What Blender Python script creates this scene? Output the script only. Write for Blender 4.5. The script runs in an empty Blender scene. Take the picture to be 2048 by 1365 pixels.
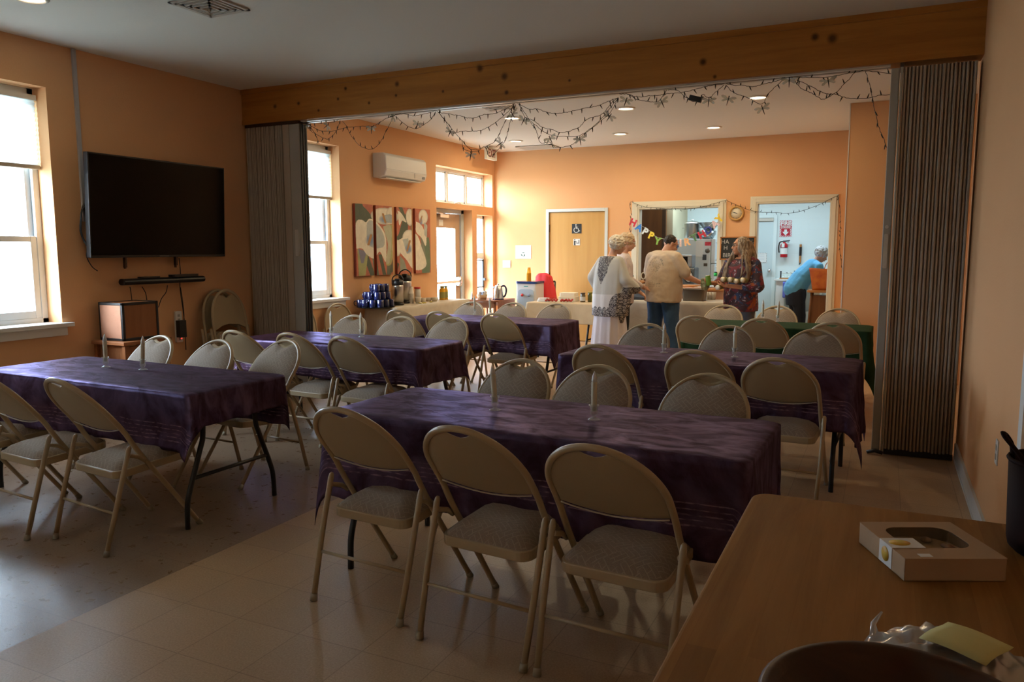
import bpy, bmesh, math, random
from mathutils import Vector, Matrix, noise
sc = bpy.context.scene
C = sc.collection
PI = math.pi
def R(d): return math.radians(d)
# ---------------------------------------------------------------- camera
F_PX, YAW, PITCH, ROLL, CAM_H = 1543.15, 0.4485, 0.1176, -0.0026, 1.48
fw = Vector((-math.sin(YAW)*math.cos(PITCH), math.cos(YAW)*math.cos(PITCH), -math.sin(PITCH)))
rt0 = Vector((math.cos(YAW), math.sin(YAW), 0)); up0 = rt0.cross(fw)
rt = rt0*math.cos(ROLL) + up0*math.sin(ROLL); up = -rt0*math.sin(ROLL) + up0*math.cos(ROLL)
cd = bpy.data.cameras.new('camera'); cam = bpy.data.objects.new('camera', cd); C.objects.link(cam)
cam.matrix_world = Matrix(((rt.x, up.x, -fw.x, 0), (rt.y, up.y, -fw.y, 0), (rt.z, up.z, -fw.z, CAM_H), (0, 0, 0, 1)))
cd.sensor_width = 36; cd.lens = F_PX*36/2048; cd.clip_start = 0.02; cd.clip_end = 200
sc.camera = cam
def at(x, y, axis, val):
    """the point of the room seen at photo pixel x, y on the plane axis = val"""
    d = fw*F_PX + rt*(x-1024) - up*(y-682.5); o = Vector((0, 0, CAM_H))
    return o + d*((val-o[axis])/d[axis])
# ---------------------------------------------------------------- world, exposure
sc.view_settings.view_transform = 'Standard'; sc.view_settings.look = 'None'
sc.view_settings.gamma = 1; sc.view_settings.use_curve_mapping = False
sc.view_settings.exposure = 0.2
w = bpy.data.worlds.new('world'); sc.world = w; w.use_nodes = True
w.node_tree.nodes['Background'].inputs[0].default_value = (0.64, 0.79, 1.0, 1)
w.node_tree.nodes['Background'].inputs[1].default_value = 23.0
sc.cycles.use_denoising = True
sc.cycles.max_bounces = 8; sc.cycles.diffuse_bounces = 5; sc.cycles.glossy_bounces = 3
sc.cycles.transmission_bounces = 6; sc.cycles.transparent_max_bounces = 8
sc.cycles.sample_clamp_indirect = 4.0; sc.cycles.caustics_reflective = False; sc.cycles.caustics_refractive = False
sn = bpy.data.lights.new('hazy_sun', 'SUN'); sn.energy = 11.0; sn.angle = R(38); sn.color = (0.93, 0.96, 1.0)
so = bpy.data.objects.new('hazy_sun', sn); C.objects.link(so); so.rotation_euler = Vector((0.52, 0.80, -0.30)).to_track_quat('-Z', 'Y').to_euler()
def portal(name, loc, rot, sx, sy):
    l = bpy.data.lights.new(name, 'AREA'); l.shape = 'RECTANGLE'; l.size = sx; l.size_y = sy
    l.cycles.is_portal = True
    o = bpy.data.objects.new(name, l); o.location = loc; o.rotation_euler = rot; C.objects.link(o)
def area(name, loc, rot, size, power, color, shape='DISK', sy=None, spread=PI):
    l = bpy.data.lights.new(name, 'AREA'); l.shape = shape; l.size = size
    if sy: l.size_y = sy
    l.energy = power; l.color = color; l.spread = spread
    o = bpy.data.objects.new(name, l); o.location = loc; o.rotation_euler = rot; C.objects.link(o); return o
XL, XR, YP, YF, YB, H, ZB = -5.947, 0.52, 6.06, 11.70, -2.6, 3.09, 2.744
XO = XL-0.20          # outer window plane
WIN = [(0.6, 1.52, 0.905, 2.747), (3.07, 4.007, 0.905, 2.747), (6.68, 7.60, 0.905, 2.72)]
TR = (9.82, 11.62, 2.18, 2.715); DR = (9.82, 10.906, 0.0, 2.106); SD = (11.07, 11.62, 0.25, 2.045)
for i, (a, b, c, d) in enumerate(WIN+[TR, DR, SD]):
    portal('daylight_portal', (XO-0.02, (a+b)/2, (c+d)/2), (0, R(-90), 0), d-c, b-a)
WBK = (-3.7, -2.4, 0.905, 2.6)      # unseen window added in the back wall to brighten the front, shade drawn
portal('daylight_portal', ((WBK[0]+WBK[1])/2, YB-0.22, (WBK[2]+WBK[3])/2), (R(90), 0, 0), WBK[1]-WBK[0], WBK[3]-WBK[2])
# recessed ceiling lamps of the far room, bluish tubes of the kitchen
WARM = (1.0, 0.78, 0.46); COOL = (0.62, 0.86, 1.0)
LAMPS = [(-5.03, 10.6), (-3.415, 10.6), (-2.133, 10.6), (-4.206, 8.75), (-2.758, 8.75), (-1.303, 8.75)]
LAMP_W = 12; KITCHEN_W = 20; FRONT_W = 3
for (x, y) in LAMPS: area('recessed_lamp_light', (x, y, H-0.035), (0, 0, 0), 0.13, LAMP_W, WARM)
area('kitchen_tube_light', (-2.9, 12.9, 2.55), (0, 0, 0), 1.2, KITCHEN_W, COOL, 'RECTANGLE', 0.3)
area('kitchen_tube_light', (-1.2, 12.8, 2.55), (0, 0, 0), 1.2, KITCHEN_W, COOL, 'RECTANGLE', 0.3)
# ---------------------------------------------------------------- materials
def inp(b, *names):
    for n in names:
        if n in b.inputs: return b.inputs[n]
def mat(name, col, rough=0.6, metal=0, spec=0.5, bump=None, vary=None, trans=0, sheen=0, coat=0, emit=None, alpha=1, obj=True):
    """bump=(scale, strength), vary=(scale, other colour, contrast)"""
    m = bpy.data.materials.new(name); m.use_nodes = True
    nt = m.node_tree; b = nt.nodes['Principled BSDF']
    b.inputs['Base Color'].default_value = (*col, 1); b.inputs['Roughness'].default_value = rough
    b.inputs['Metallic'].default_value = metal; inp(b, 'Specular IOR Level').default_value = spec
    if trans: inp(b, 'Transmission Weight').default_value = trans
    if sheen: inp(b, 'Sheen Weight').default_value = sheen
    if coat: inp(b, 'Coat Weight').default_value = coat; inp(b, 'Coat Roughness').default_value = 0.1
    if emit: inp(b, 'Emission Color').default_value = (*emit[0], 1); inp(b, 'Emission Strength').default_value = emit[1]
    if alpha < 1: b.inputs['Alpha'].default_value = alpha
    tc = None
    if vary:
        tc = nt.nodes.new('ShaderNodeTexCoord'); n = nt.nodes.new('ShaderNodeTexNoise'); n.inputs['Scale'].default_value = vary[0]
        n.inputs['Detail'].default_value = 5
        r = nt.nodes.new('ShaderNodeMapRange'); k = vary[2]; r.inputs[1].default_value = 0.5-k; r.inputs[2].default_value = 0.5+k
        x = nt.nodes.new('ShaderNodeMix'); x.data_type = 'RGBA'
        x.inputs[6].default_value = (*col, 1); x.inputs[7].default_value = (*vary[1], 1)
        nt.links.new(tc.outputs['Object'], n.inputs['Vector']); nt.links.new(n.outputs['Fac'], r.inputs[0])
        nt.links.new(r.outputs[0], x.inputs[0]); nt.links.new(x.outputs[2], b.inputs['Base Color'])
    if bump:
        tc = tc or nt.nodes.new('ShaderNodeTexCoord'); n = nt.nodes.new('ShaderNodeTexNoise'); n.inputs['Scale'].default_value = bump[0]
        n.inputs['Detail'].default_value = 4
        u = nt.nodes.new('ShaderNodeBump'); u.inputs['Strength'].default_value = bump[1]; u.inputs['Distance'].default_value = 0.01
        nt.links.new(tc.outputs['Object'], n.inputs['Vector']); nt.links.new(n.outputs['Fac'], u.inputs['Height'])
        nt.links.new(u.outputs[0], b.inputs['Normal'])
    return m
def nodes(m): return m.node_tree, m.node_tree.nodes['Principled BSDF']
class NG:
    """small node graph helper"""
    def __init__(s, m): s.nt = m.node_tree; s.b = s.nt.nodes['Principled BSDF']; s.tc = s.nt.nodes.new('ShaderNodeTexCoord')
    def n(s, t, **k):
        x = s.nt.nodes.new('ShaderNode'+t)
        for a, v in k.items(): setattr(x, a, v)
        return x
    def l(s, a, b): s.nt.links.new(a, b)
    def math(s, op, a, b=None, c=None):
        x = s.n('Math', operation=op)
        for i, v in enumerate((a, b, c)):
            if v is None: continue
            if isinstance(v, (int, float)): x.inputs[i].default_value = v
            else: s.l(v, x.inputs[i])
        return x.outputs[0]
    def mapping(s, src, scale=(1,1,1), rot=(0,0,0), loc=(0,0,0)):
        x = s.n('Mapping'); x.inputs['Scale'].default_value = scale; x.inputs['Rotation'].default_value = rot; x.inputs['Location'].default_value = loc
        s.l(src, x.inputs[0]); return x.outputs[0]
    def noise(s, vec, scale, detail=4, rough=0.5, dist=0):
        x = s.n('TexNoise'); x.inputs['Scale'].default_value = scale; x.inputs['Detail'].default_value = detail
        x.inputs['Roughness'].default_value = rough; x.inputs['Distortion'].default_value = dist
        s.l(vec, x.inputs['Vector']); return x.outputs['Fac']
    def rng(s, v, a, b, c=0, d=1):
        x = s.n('MapRange'); x.inputs[1].default_value = a; x.inputs[2].default_value = b; x.inputs[3].default_value = c; x.inputs[4].default_value = d
        s.l(v, x.inputs[0]); return x.outputs[0]
    def mix(s, f, a, b):
        x = s.n('Mix', data_type='RGBA')
        for i, v in ((0, f), (6, a), (7, b)):
            if isinstance(v, (int, float)): x.inputs[i].default_value = v
            elif isinstance(v, tuple): x.inputs[i].default_value = (*v, 1)
            else: s.l(v, x.inputs[i])
        return x.outputs[2]
    def sep(s, v): x = s.n('SeparateXYZ'); s.l(v, x.inputs[0]); return x.outputs
    def bump(s, h, st=0.3, d=0.01):
        x = s.n('Bump'); x.inputs['Strength'].default_value = st; x.inputs['Distance'].default_value = d; s.l(h, x.inputs['Height'])
        s.l(x.outputs[0], s.b.inputs['Normal'])
    def color(s, c): s.l(c, s.b.inputs['Base Color'])
M = {}
M['orange'] = mat('peach_wall_paint', (0.73, 0.405, 0.20), 0.75, spec=0.2, bump=(90, 0.12), vary=(1.3, (0.70, 0.38, 0.185), 0.3))
M['white_ceiling'] = mat('white_ceiling_paint', (0.80, 0.81, 0.79), 0.85, spec=0.2, bump=(60, 0.1))
M['kitchen_wall'] = mat('kitchen_block_paint', (0.72, 0.80, 0.80), 0.6, spec=0.3)
g = NG(M['kitchen_wall']); br = g.n('TexBrick'); br.offset = 0.5
for k, v in (('Scale', 1), ('Mortar Size', 0.004), ('Brick Width', 0.4), ('Row Height', 0.2), ('Mortar Smooth', 0.5)): br.inputs[k].default_value = v
xyz = g.sep(g.tc.outputs['Object']); cb = g.n('CombineXYZ'); g.l(xyz[0], cb.inputs[0]); g.l(xyz[2], cb.inputs[1]); g.l(cb.outputs[0], br.inputs['Vector'])
g.bump(g.math('MULTIPLY', br.outputs['Fac'], -1), 0.25)
M['trim_white'] = mat('white_trim_paint', (0.78, 0.78, 0.74), 0.4)
M['trim_cream'] = mat('cream_trim_paint', (0.66, 0.62, 0.50), 0.45)
M['vinyl'] = mat('white_window_vinyl', (0.76, 0.82, 0.86), 0.4)
M['base_blue'] = mat('pale_baseboard_paint', (0.62, 0.64, 0.64), 0.4)
# floor: large vinyl tiles, darker waxed run on the window side, lighter run on the right
m = M['floor'] = mat('vinyl_tile_floor', (0.4, 0.33, 0.26), 0.3); g = NG(m)
pos = g.tc.outputs['Object']; X, Y, Z = g.sep(pos)[:3]
br = g.n('TexBrick'); br.offset = 0.0
for k, v in (('Scale', 1), ('Mortar Size', 0.0022), ('Brick Width', 0.305), ('Row Height', 0.305), ('Mortar Smooth', 0.2), ('Bias', 0.0)): br.inputs[k].default_value = v
br.inputs['Color1'].default_value = (0.9, 0.9, 0.9, 1); br.inputs['Color2'].default_value = (1.05, 1.05, 1.05, 1); br.inputs['Mortar'].default_value = (0.62, 0.6, 0.58, 1)
g.l(g.mapping(pos, loc=(-2.895 % 0.305, 5.73 % 0.305, 0)), br.inputs['Vector'])
speck = g.rng(g.noise(pos, 130, 3, 0.7), 0.35, 0.65)
mott = g.rng(g.noise(pos, 2.2, 5, 0.6), 0.3, 0.7)
light = g.mix(speck, (0.48, 0.315, 0.18), (0.61, 0.43, 0.265)); dark = g.mix(speck, (0.26, 0.17, 0.105), (0.36, 0.255, 0.17))
side = g.math('MULTIPLY', g.rng(X, -2.897, -2.893), g.rng(Y, 5.73, 5.734, 1, 0))
far_run = g.math('MULTIPLY', g.rng(Y, 6.3, 6.304), 1); far_run = g.math('MAXIMUM', far_run, g.math('MULTIPLY', g.math('MULTIPLY', g.rng(Y, 5.73, 5.734), g.rng(X, -2.897, -2.893)), .7))
side = g.math('MAXIMUM', side, far_run)
col = g.mix(side, dark, light); col = g.mix(g.math('MULTIPLY', mott, 0.15), col, (0.2, 0.16, 0.12))
mm = g.n('Mix', data_type='RGBA', blend_type='MULTIPLY'); mm.inputs[0].default_value = 0.8; g.l(col, mm.inputs[6]); g.l(br.outputs['Color'], mm.inputs[7])
# scuffs
wv = g.rng(g.noise(g.mapping(pos, scale=(1, 9, 1), rot=(0, 0, 0.7)), 4.0, 6, 0.7, 1.2), 0.60, 0.75)
g.color(g.mix(g.math('MULTIPLY', wv, 0.08), mm.outputs[2], (0.5, 0.46, 0.42)))
rg = g.rng(g.noise(pos, 16, 5, 0.6), 0.3, 0.7, 0.27, 0.29)
rg2 = g.math('ADD', rg, g.math('MULTIPLY', side, 0.10)); g.l(rg2, g.b.inputs['Roughness'])
g.bump(g.math('ADD', g.noise(pos, 260, 2), g.math('MULTIPLY', g.noise(pos, 3, 2), 1.5)), 0.10, 0.004)
# pine beam
def wood(name, c1, c2, axis='X', scale=1.0, rough=0.45, knots=(), ring=6.0, coat=0, spec=.3, planks=0):
    m = mat(name, c1, rough, coat=coat, spec=spec); g = NG(m)
    s = {'X': (0.35, 5, 5), 'Y': (5, 0.35, 5), 'Z': (5, 5, 0.35)}[axis]
    v = g.mapping(g.tc.outputs['Object'], scale=tuple(k*scale for k in s))
    n1 = g.noise(v, ring, 6, 0.6, 0.6); n2 = g.noise(v, ring*9, 3, 0.5)
    f = g.math('ADD', g.math('MULTIPLY', g.rng(n1, 0.3, 0.7), 0.75), g.math('MULTIPLY', n2, 0.25))
    c = g.mix(f, c1, c2)
    if planks:
        br = g.n('TexBrick'); br.offset = 0.5
        for k_, v_ in (('Scale', 1), ('Mortar Size', 0.0002), ('Brick Width', 2.0), ('Row Height', planks), ('Bias', 0.0)): br.inputs[k_].default_value = v_
        br.inputs['Color1'].default_value = (0.72, 0.72, 0.72, 1); br.inputs['Color2'].default_value = (1.1, 1.1, 1.1, 1); br.inputs['Mortar'].default_value = (.7, .7, .7, 1)
        g.l(g.mapping(g.tc.outputs['Object'], rot=(0, 0, R(90))), br.inputs['Vector']); mp = g.n('Mix', data_type='RGBA', blend_type='MULTIPLY'); mp.inputs[0].default_value = .8; g.l(c, mp.inputs[6]); g.l(br.outputs['Color'], mp.inputs[7]); c = mp.outputs[2]
    for (kx, kz, kr) in knots:
        dv = g.n('VectorMath', operation='DISTANCE'); cb = g.n('CombineXYZ'); o = g.sep(g.tc.outputs['Object'])
        g.l(o[0], cb.inputs[0]); g.l(g.math('MULTIPLY', o[2], 1.0), cb.inputs[2]); g.l(cb.outputs[0], dv.inputs[0]); dv.inputs[1].default_value = (kx, 0, kz)
        c = g.mix(g.math('MULTIPLY', g.rng(dv.outputs['Value'], kr*0.5, kr*1.6, 1, 0), 0.85), c, (0.045, 0.014, 0.006))
    g.color(c); g.bump(f, 0.15, 0.004); return m
KN = []
for (kx, ky, kr) in [(550,213,.018),(597,207,.014),(637,221,.012),(676,198,.012),(691,177,.014),(738,206,.012),(794,168,.02),(792,191,.012),(886,183,.011),(960,137,.026),(1009,153,.026),(1013,185,.016),(1406,124,.022),(1630,74,.022),(1665,77,.028),(1139,161,.01),(1430,154,.012)]:
    q = at(kx, ky, 1, YP); KN.append((q.x, q.z, kr))
M['pine'] = wood('knotty_pine', (0.52, 0.215, 0.043), (0.33, 0.122, 0.022), 'X', knots=KN, ring=3, spec=.15)
M['table_wood'] = wood('oiled_table_wood', (0.38, 0.185, 0.055), (0.24, 0.108, 0.028), 'Y', ring=4, rough=0.55, spec=.07, planks=.055)
M['door_wood'] = wood('birch_door_veneer', (0.58, 0.34, 0.115), (0.50, 0.27, 0.08), 'Z', ring=2, rough=0.4)
M['brown_wood'] = wood('brown_cabinet_wood', (0.22, 0.09, 0.03), (0.13, 0.05, 0.016), 'Z', ring=2, rough=0.4)
M['honey_wood'] = wood('honey_ledge_wood', (0.5, 0.22, 0.07), (0.36, 0.14, 0.04), 'X', ring=4, rough=0.35)
M['glass'] = bpy.data.materials.new('clear_glass_pane'); M['glass'].use_nodes = True; nt = M['glass'].node_tree; nt.nodes.clear()
o_ = nt.nodes.new('ShaderNodeOutputMaterial'); a_ = nt.nodes.new('ShaderNodeBsdfTransparent'); b_ = nt.nodes.new('ShaderNodeBsdfGlossy'); x_ = nt.nodes.new('ShaderNodeMixShader')
b_.inputs['Roughness'].default_value = 0.02; x_.inputs[0].default_value = 0.06; a_.inputs[0].default_value = (0.97, 0.99, 0.98, 1)
nt.links.new(a_.outputs[0], x_.inputs[1]); nt.links.new(b_.outputs[0], x_.inputs[2]); nt.links.new(x_.outputs[0], o_.inputs[0])
def translucent(name, col, tcol, f=0.5):
    m = bpy.data.materials.new(name); m.use_nodes = True; nt = m.node_tree; nt.nodes.clear()
    o = nt.nodes.new('ShaderNodeOutputMaterial'); a = nt.nodes.new('ShaderNodeBsdfDiffuse'); b = nt.nodes.new('ShaderNodeBsdfTranslucent'); x = nt.nodes.new('ShaderNodeMixShader')
    a.inputs[0].default_value = (*col, 1); b.inputs[0].default_value = (*tcol, 1); x.inputs[0].default_value = f
    nt.links.new(a.outputs[0], x.inputs[1]); nt.links.new(b.outputs[0], x.inputs[2]); nt.links.new(x.outputs[0], o.inputs[0]); return m
M['blind_fill'] = translucent('warm_fill_shade_fabric', (0.6, 0.5, 0.38), (0.36, 0.27, 0.20), 0.6)  # tinted to give warm fill through the added back window
M['blind'] = translucent('cellular_shade_fabric', (0.75, 0.75, 0.72), (0.6, 0.62, 0.6), 0.6)
# ---------------------------------------------------------------- mesh helpers
class MB:
    """collects shapes and links them as ONE mesh object"""
    def __init__(s): s.v = []; s.f = []; s.uv = None; s.sm = []
    def add(s, vs, fs, smooth=False):
        o = len(s.v); s.v += [tuple(v) for v in vs]; s.f += [tuple(i+o for i in f) for f in fs]; s.sm += [smooth]*len(fs); return s
    def box(s, a, b, mtx=None):
        (x0, y0, z0), (x1, y1, z1) = a, b
        vs = [Vector(p) for p in ((x0,y0,z0),(x1,y0,z0),(x1,y1,z0),(x0,y1,z0),(x0,y0,z1),(x1,y0,z1),(x1,y1,z1),(x0,y1,z1))]
        if mtx: vs = [mtx @ v for v in vs]
        return s.add(vs, [(0,3,2,1),(4,5,6,7),(0,1,5,4),(1,2,6,5),(2,3,7,6),(3,0,4,7)])
    def rbox(s, a, b, r=0.01, seg=3, mtx=None, axis=2):
        """box with its four edges along axis rounded"""
        i, j = [(1,2),(2,0),(0,1)][axis]; k = axis
        pts = []
        for cx, cy, a0 in ((b[i]-r, b[j]-r, 0), (a[i]+r, b[j]-r, 90), (a[i]+r, a[j]+r, 180), (b[i]-r, a[j]+r, 270)):
            for q in range(seg+1):
                t = R(a0+90*q/seg); pts.append((cx+r*math.cos(t), cy+r*math.sin(t)))
        return s.prism(pts, a[k], b[k], axis=axis, mtx=mtx)
    def prism(s, pts, z0, z1, axis=2, mtx=None, smooth=False):
        i, j = [(1,2),(2,0),(0,1)][axis]; n = len(pts); vs = []
        for z in (z0, z1):
            for p in pts:
                v = [0,0,0]; v[i] = p[0]; v[j] = p[1]; v[axis] = z; v = Vector(v); vs.append(mtx @ v if mtx else v)
        s.add(vs, [tuple(range(n))[::-1], tuple(range(n, 2*n))])
        o = len(s.v)-2*n; fs = [(o+q, o+(q+1)%n, o+n+(q+1)%n, o+n+q) for q in range(n)]
        s.f += fs; s.sm += [smooth]*n; return s
    def lathe(s, prof, seg=24, mtx=None, smooth=True, cap=True):
        """prof: (radius, z) from bottom to top"""
        vs = []; fs = []
        for (r, z) in prof:
            for q in range(seg):
                t = 2*PI*q/seg; v = Vector((r*math.cos(t), r*math.sin(t), z)); vs.append(mtx @ v if mtx else v)
        for i in range(len(prof)-1):
            for q in range(seg):
                q2 = (q+1) % seg; fs.append((i*seg+q, i*seg+q2, (i+1)*seg+q2, (i+1)*seg+q))
        s.add(vs, fs, smooth)
        if cap:
            o = len(s.v)-len(vs)
            s.f.append(tuple(o+q for q in range(seg))[::-1]); s.f.append(tuple(o+(len(prof)-1)*seg+q for q in range(seg))); s.sm += [False, False]
        return s
    def tube(s, pts, r, seg=8, closed=False, cap=True, flat=1.0, smooth=True):
        """tube along pts, r a number or one radius per point"""
        P = [Vector(p) for p in pts]; n = len(P); rr = r if isinstance(r, (list, tuple)) else [r]*n
        vs = []; fs = []; nrm = None
        for i in range(n):
            a = P[(i-1) % n] if (closed or i > 0) else P[i]; b = P[(i+1) % n] if (closed or i < n-1) else P[i]
            t = (b-a); t = t.normalized() if t.length > 1e-9 else Vector((0,0,1))
            if nrm is None:
                nrm = t.cross(Vector((0,0,1)));
                if nrm.length < 1e-3: nrm = t.cross(Vector((1,0,0)))
            nrm = (nrm - t*nrm.dot(t)); nrm = nrm.normalized() if nrm.length > 1e-6 else t.orthogonal().normalized()
            bn = t.cross(nrm)
            for q in range(seg):
                a_ = 2*PI*q/seg; vs.append(P[i] + nrm*(math.cos(a_)*rr[i]) + bn*(math.sin(a_)*rr[i]*flat))
        for i in range(n if closed else n-1):
            for q in range(seg):
                q2 = (q+1) % seg; j = (i+1) % n; fs.append((i*seg+q, i*seg+q2, j*seg+q2, j*seg+q))
        s.add(vs, fs, smooth)
        if cap and not closed:
            o = len(s.v)-len(vs); s.f.append(tuple(o+q for q in range(seg))[::-1]); s.f.append(tuple(o+(n-1)*seg+q for q in range(seg))); s.sm += [False]*2
        return s
    def cyl(s, a, b, r, seg=16): return s.tube([a, b], r, seg)
    def capsule(s, a, b, ra, rb, seg=14, k=4):
        a = Vector(a); b = Vector(b); d = b-a; L = max(d.length, 1e-6); m = d.to_track_quat('Z', 'Y').to_matrix().to_4x4(); m.translation = a
        prof = [(max(ra*math.cos(t), 1e-4), ra*math.sin(t)) for t in [(-PI/2)+PI/2*i/k for i in range(k+1)]]
        prof += [(max(rb*math.cos(t), 1e-4), L+rb*math.sin(t)) for t in [PI/2*i/k for i in range(k+1)]]
        return s.lathe(prof, seg, m)
    def ell(s, c, r, rot=(0,0,0), seg=16, k=10):
        m = Matrix.Translation(c) @ Matrix.Rotation(rot[2], 4, 'Z') @ Matrix.Rotation(rot[1], 4, 'Y') @ Matrix.Rotation(rot[0], 4, 'X') @ Matrix.Diagonal((*r, 1))
        return s.lathe([(max(math.cos(t), 1e-4), math.sin(t)) for t in [-PI/2+PI*i/k for i in range(k+1)]], seg, m)
    def grid(s, fn, nu, nv, smooth=True, closed_u=False):
        vs = [fn(u/(nu if closed_u else nu-1), v/(nv-1)) for v in range(nv) for u in range(nu)]
        fs = []
        for v in range(nv-1):
            for u in range(nu if closed_u else nu-1):
                u2 = (u+1) % nu; fs.append((v*nu+u, v*nu+u2, (v+1)*nu+u2, (v+1)*nu+u))
        return s.add(vs, fs, smooth)
    def build(s, name, m, parent=None, loc=None, rot=None):
        me = bpy.data.meshes.new(name); me.from_pydata(s.v, [], s.f); me.update()
        me.polygons.foreach_set('use_smooth', s.sm)
        if s.uv:
            ul = me.uv_layers.new(name='cloth')
            for lp in me.loops: ul.data[lp.index].uv = s.uv[lp.vertex_index]
        me.materials.append(m if not isinstance(m, str) else M[m])
        o = bpy.data.objects.new(name, me); C.objects.link(o)
        if parent: o.parent = parent
        if loc is not None: o.location = loc
        if rot is not None: o.rotation_euler = rot
        return o
def recalc(o):
    bm = bmesh.new(); bm.from_mesh(o.data); bmesh.ops.recalc_face_normals(bm, faces=bm.faces); bm.to_mesh(o.data); bm.free(); return o
def bevel(o, w=0.004, seg=2):
    b = o.modifiers.new('bevel', 'BEVEL'); b.width = w; b.segments = seg; b.limit_method = 'ANGLE'; b.angle_limit = R(40); return o
def thing(name, label, cat, loc=(0,0,0), rz=0, group=None):
    o = bpy.data.objects.new(name, None); C.objects.link(o); o.location = loc; o.rotation_euler = (0, 0, rz); o.empty_display_size = 0.1
    o['label'] = label; o['category'] = cat
    if group: o['group'] = group
    return o
def tag(o, label, cat, group=None, kind=None):
    o['label'] = label; o['category'] = cat
    if group: o['group'] = group
    if kind: o['kind'] = kind
    return o
def struct(o, label=None):
    o['kind'] = 'structure'
    if label: o['label'] = label
    return o
def sempty(name, loc=(0,0,0)):
    o = bpy.data.objects.new(name, None); C.objects.link(o); o.location = loc; o['kind'] = 'structure'; return o
def copy_tree(o, parent=None):
    kids = [c for c in bpy.data.objects if c.parent == o]
    c = o.copy(); C.objects.link(c)
    if parent: c.parent = parent
    for k in kids: copy_tree(k, c)
    return c
def dup(o, loc, rz, label, group=None):
    c = copy_tree(o); c.location = loc; c.rotation_euler[2] = rz; c['label'] = label
    if group: c['group'] = group
    return c
def smoothpath(pts, n=8):
    """Catmull-Rom through pts"""
    P = [Vector(p) for p in pts]; out = []
    for i in range(len(P)-1):
        p0 = P[max(i-1, 0)]; p1 = P[i]; p2 = P[i+1]; p3 = P[min(i+2, len(P)-1)]
        for k in range(n):
            t = k/n; out.append(0.5*((2*p1)+(p2-p0)*t+(2*p0-5*p1+4*p2-p3)*t*t+(3*p1-p0-3*p2+p3)*t**3))
    out.append(P[-1]); return out
def wall_boxes(mb, axis, t0, t1, u0, u1, v0, v1, holes):
    """slab between t0 and t1 along axis, spanning u (the other ground axis) and z, with rectangular holes (ua, ub, za, zb)"""
    us = sorted({u0, u1, *[h[0] for h in holes], *[h[1] for h in holes]}); vs = sorted({v0, v1, *[h[2] for h in holes], *[h[3] for h in holes]})
    us = [u for u in us if u0 <= u <= u1]; vs = [v for v in vs if v0 <= v <= v1]
    for i in range(len(us)-1):
        run = None
        for j in range(len(vs)-1):
            cu, cv = (us[i]+us[i+1])/2, (vs[j]+vs[j+1])/2
            inside = any(h[0] < cu < h[1] and h[2] < cv < h[3] for h in holes)
            if inside: continue
            a = (t0, us[i], vs[j]) if axis == 0 else (us[i], t0, vs[j]); b = (t1, us[i+1], vs[j+1]) if axis == 0 else (us[i+1], t1, vs[j+1])
            mb.box(a, b)
    return mb
# ================================================================ the room
struct(MB().box((XL-0.3, YB-0.2, -0.06), (3.0, 15.0, 0.0)).build('floor', 'floor'))
struct(MB().box((XL-0.3, YB-0.2, H), (1.4, YF+0.1, H+0.12)).build('ceiling', 'white_ceiling'))
struct(wall_boxes(MB(), 0, XL-0.24, XL, YB, YF+0.15, 0, H, WIN+[TR, DR, SD]).build('wall_left', 'orange'))
struct(MB().box((XR, YB, 0), (XR+0.15, YP+0.25, H)).build('wall_right', 'orange'))
struct(wall_boxes(MB(), 1, YB-0.2, YB, XL-0.24, XR+0.15, 0, H, [WBK]).build('wall_back', 'orange'))
K_O = (at(1279, 417, 1, YF).x, at(1437, 417, 1, YF).x, 0.915, at(1350, 417, 1, YF).z)    # kitchen pass-through
D_O = (at(1516, 410, 1, YF).x, at(1661, 410, 1, YF).x, 0.0, at(1590, 406, 1, YF).z)      # kitchen doorway
D1 = (-4.955, -4.00, 0.0, 2.085)
struct(wall_boxes(MB(), 1, YF, YF+0.13, XL-0.24, 1.4, 0, H, [K_O, D_O, D1]).build('wall_far', 'orange'))
struct(MB().box((-0.431, 9.594, 0), (1.4, YF, H)).build('wall_bump_out', 'orange'))
struct(MB().box((1.3, YP+0.25, 0), (1.4, 9.6, H)).build('wall_right', 'orange'))
struct(MB().box((XR+0.15, YP+0.12, 0), (1.4, YP+0.25, H)).build('wall_return', 'orange'))
# kitchen shell
struct(MB().box((-4.3, 14.0, 0), (1.2, 14.1, 2.7)).build('wall_kitchen_rear', 'kitchen_wall'))
struct(MB().box((-4.4, YF+0.13, 0), (-4.3, 14.1, 2.7)).build('wall_kitchen_left', 'kitchen_wall'))
struct(MB().box((1.1, YF+0.13, 0), (1.2, 14.1, 2.7)).build('wall_kitchen_right', 'kitchen_wall'))
struct(MB().box((-4.4, YF+0.13, 2.7), (1.2, 14.1, 2.8)).build('ceiling', 'white_ceiling'))
struct(MB().box((-0.62, YF+0.131, 0), (-0.60, 11.9, 2.7)).build('wall_kitchen_stub', 'kitchen_wall')) if False else None
# closet behind the restroom door
struct(MB().box((D1[0]-0.1, YF+0.13, 0), (D1[1]+0.1, YF+0.2, 2.3)).build('wall_restroom', 'kitchen_wall'))
# outdoors
M['grass'] = mat('pale_bounce_ground', (0.40, 0.42, 0.41), 0.9, vary=(0.6, (0.30, 0.36, 0.28), 0.3))  # lawn turned pale and neutral so its bounce lightens the ceiling
struct(MB().box((-60, -60, -0.35), (XL-0.25, 60, -0.3)).box((XL-0.25, -60, -0.35), (20, YB-0.25, -0.3)).build('ground_outside', 'grass'))
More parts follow.
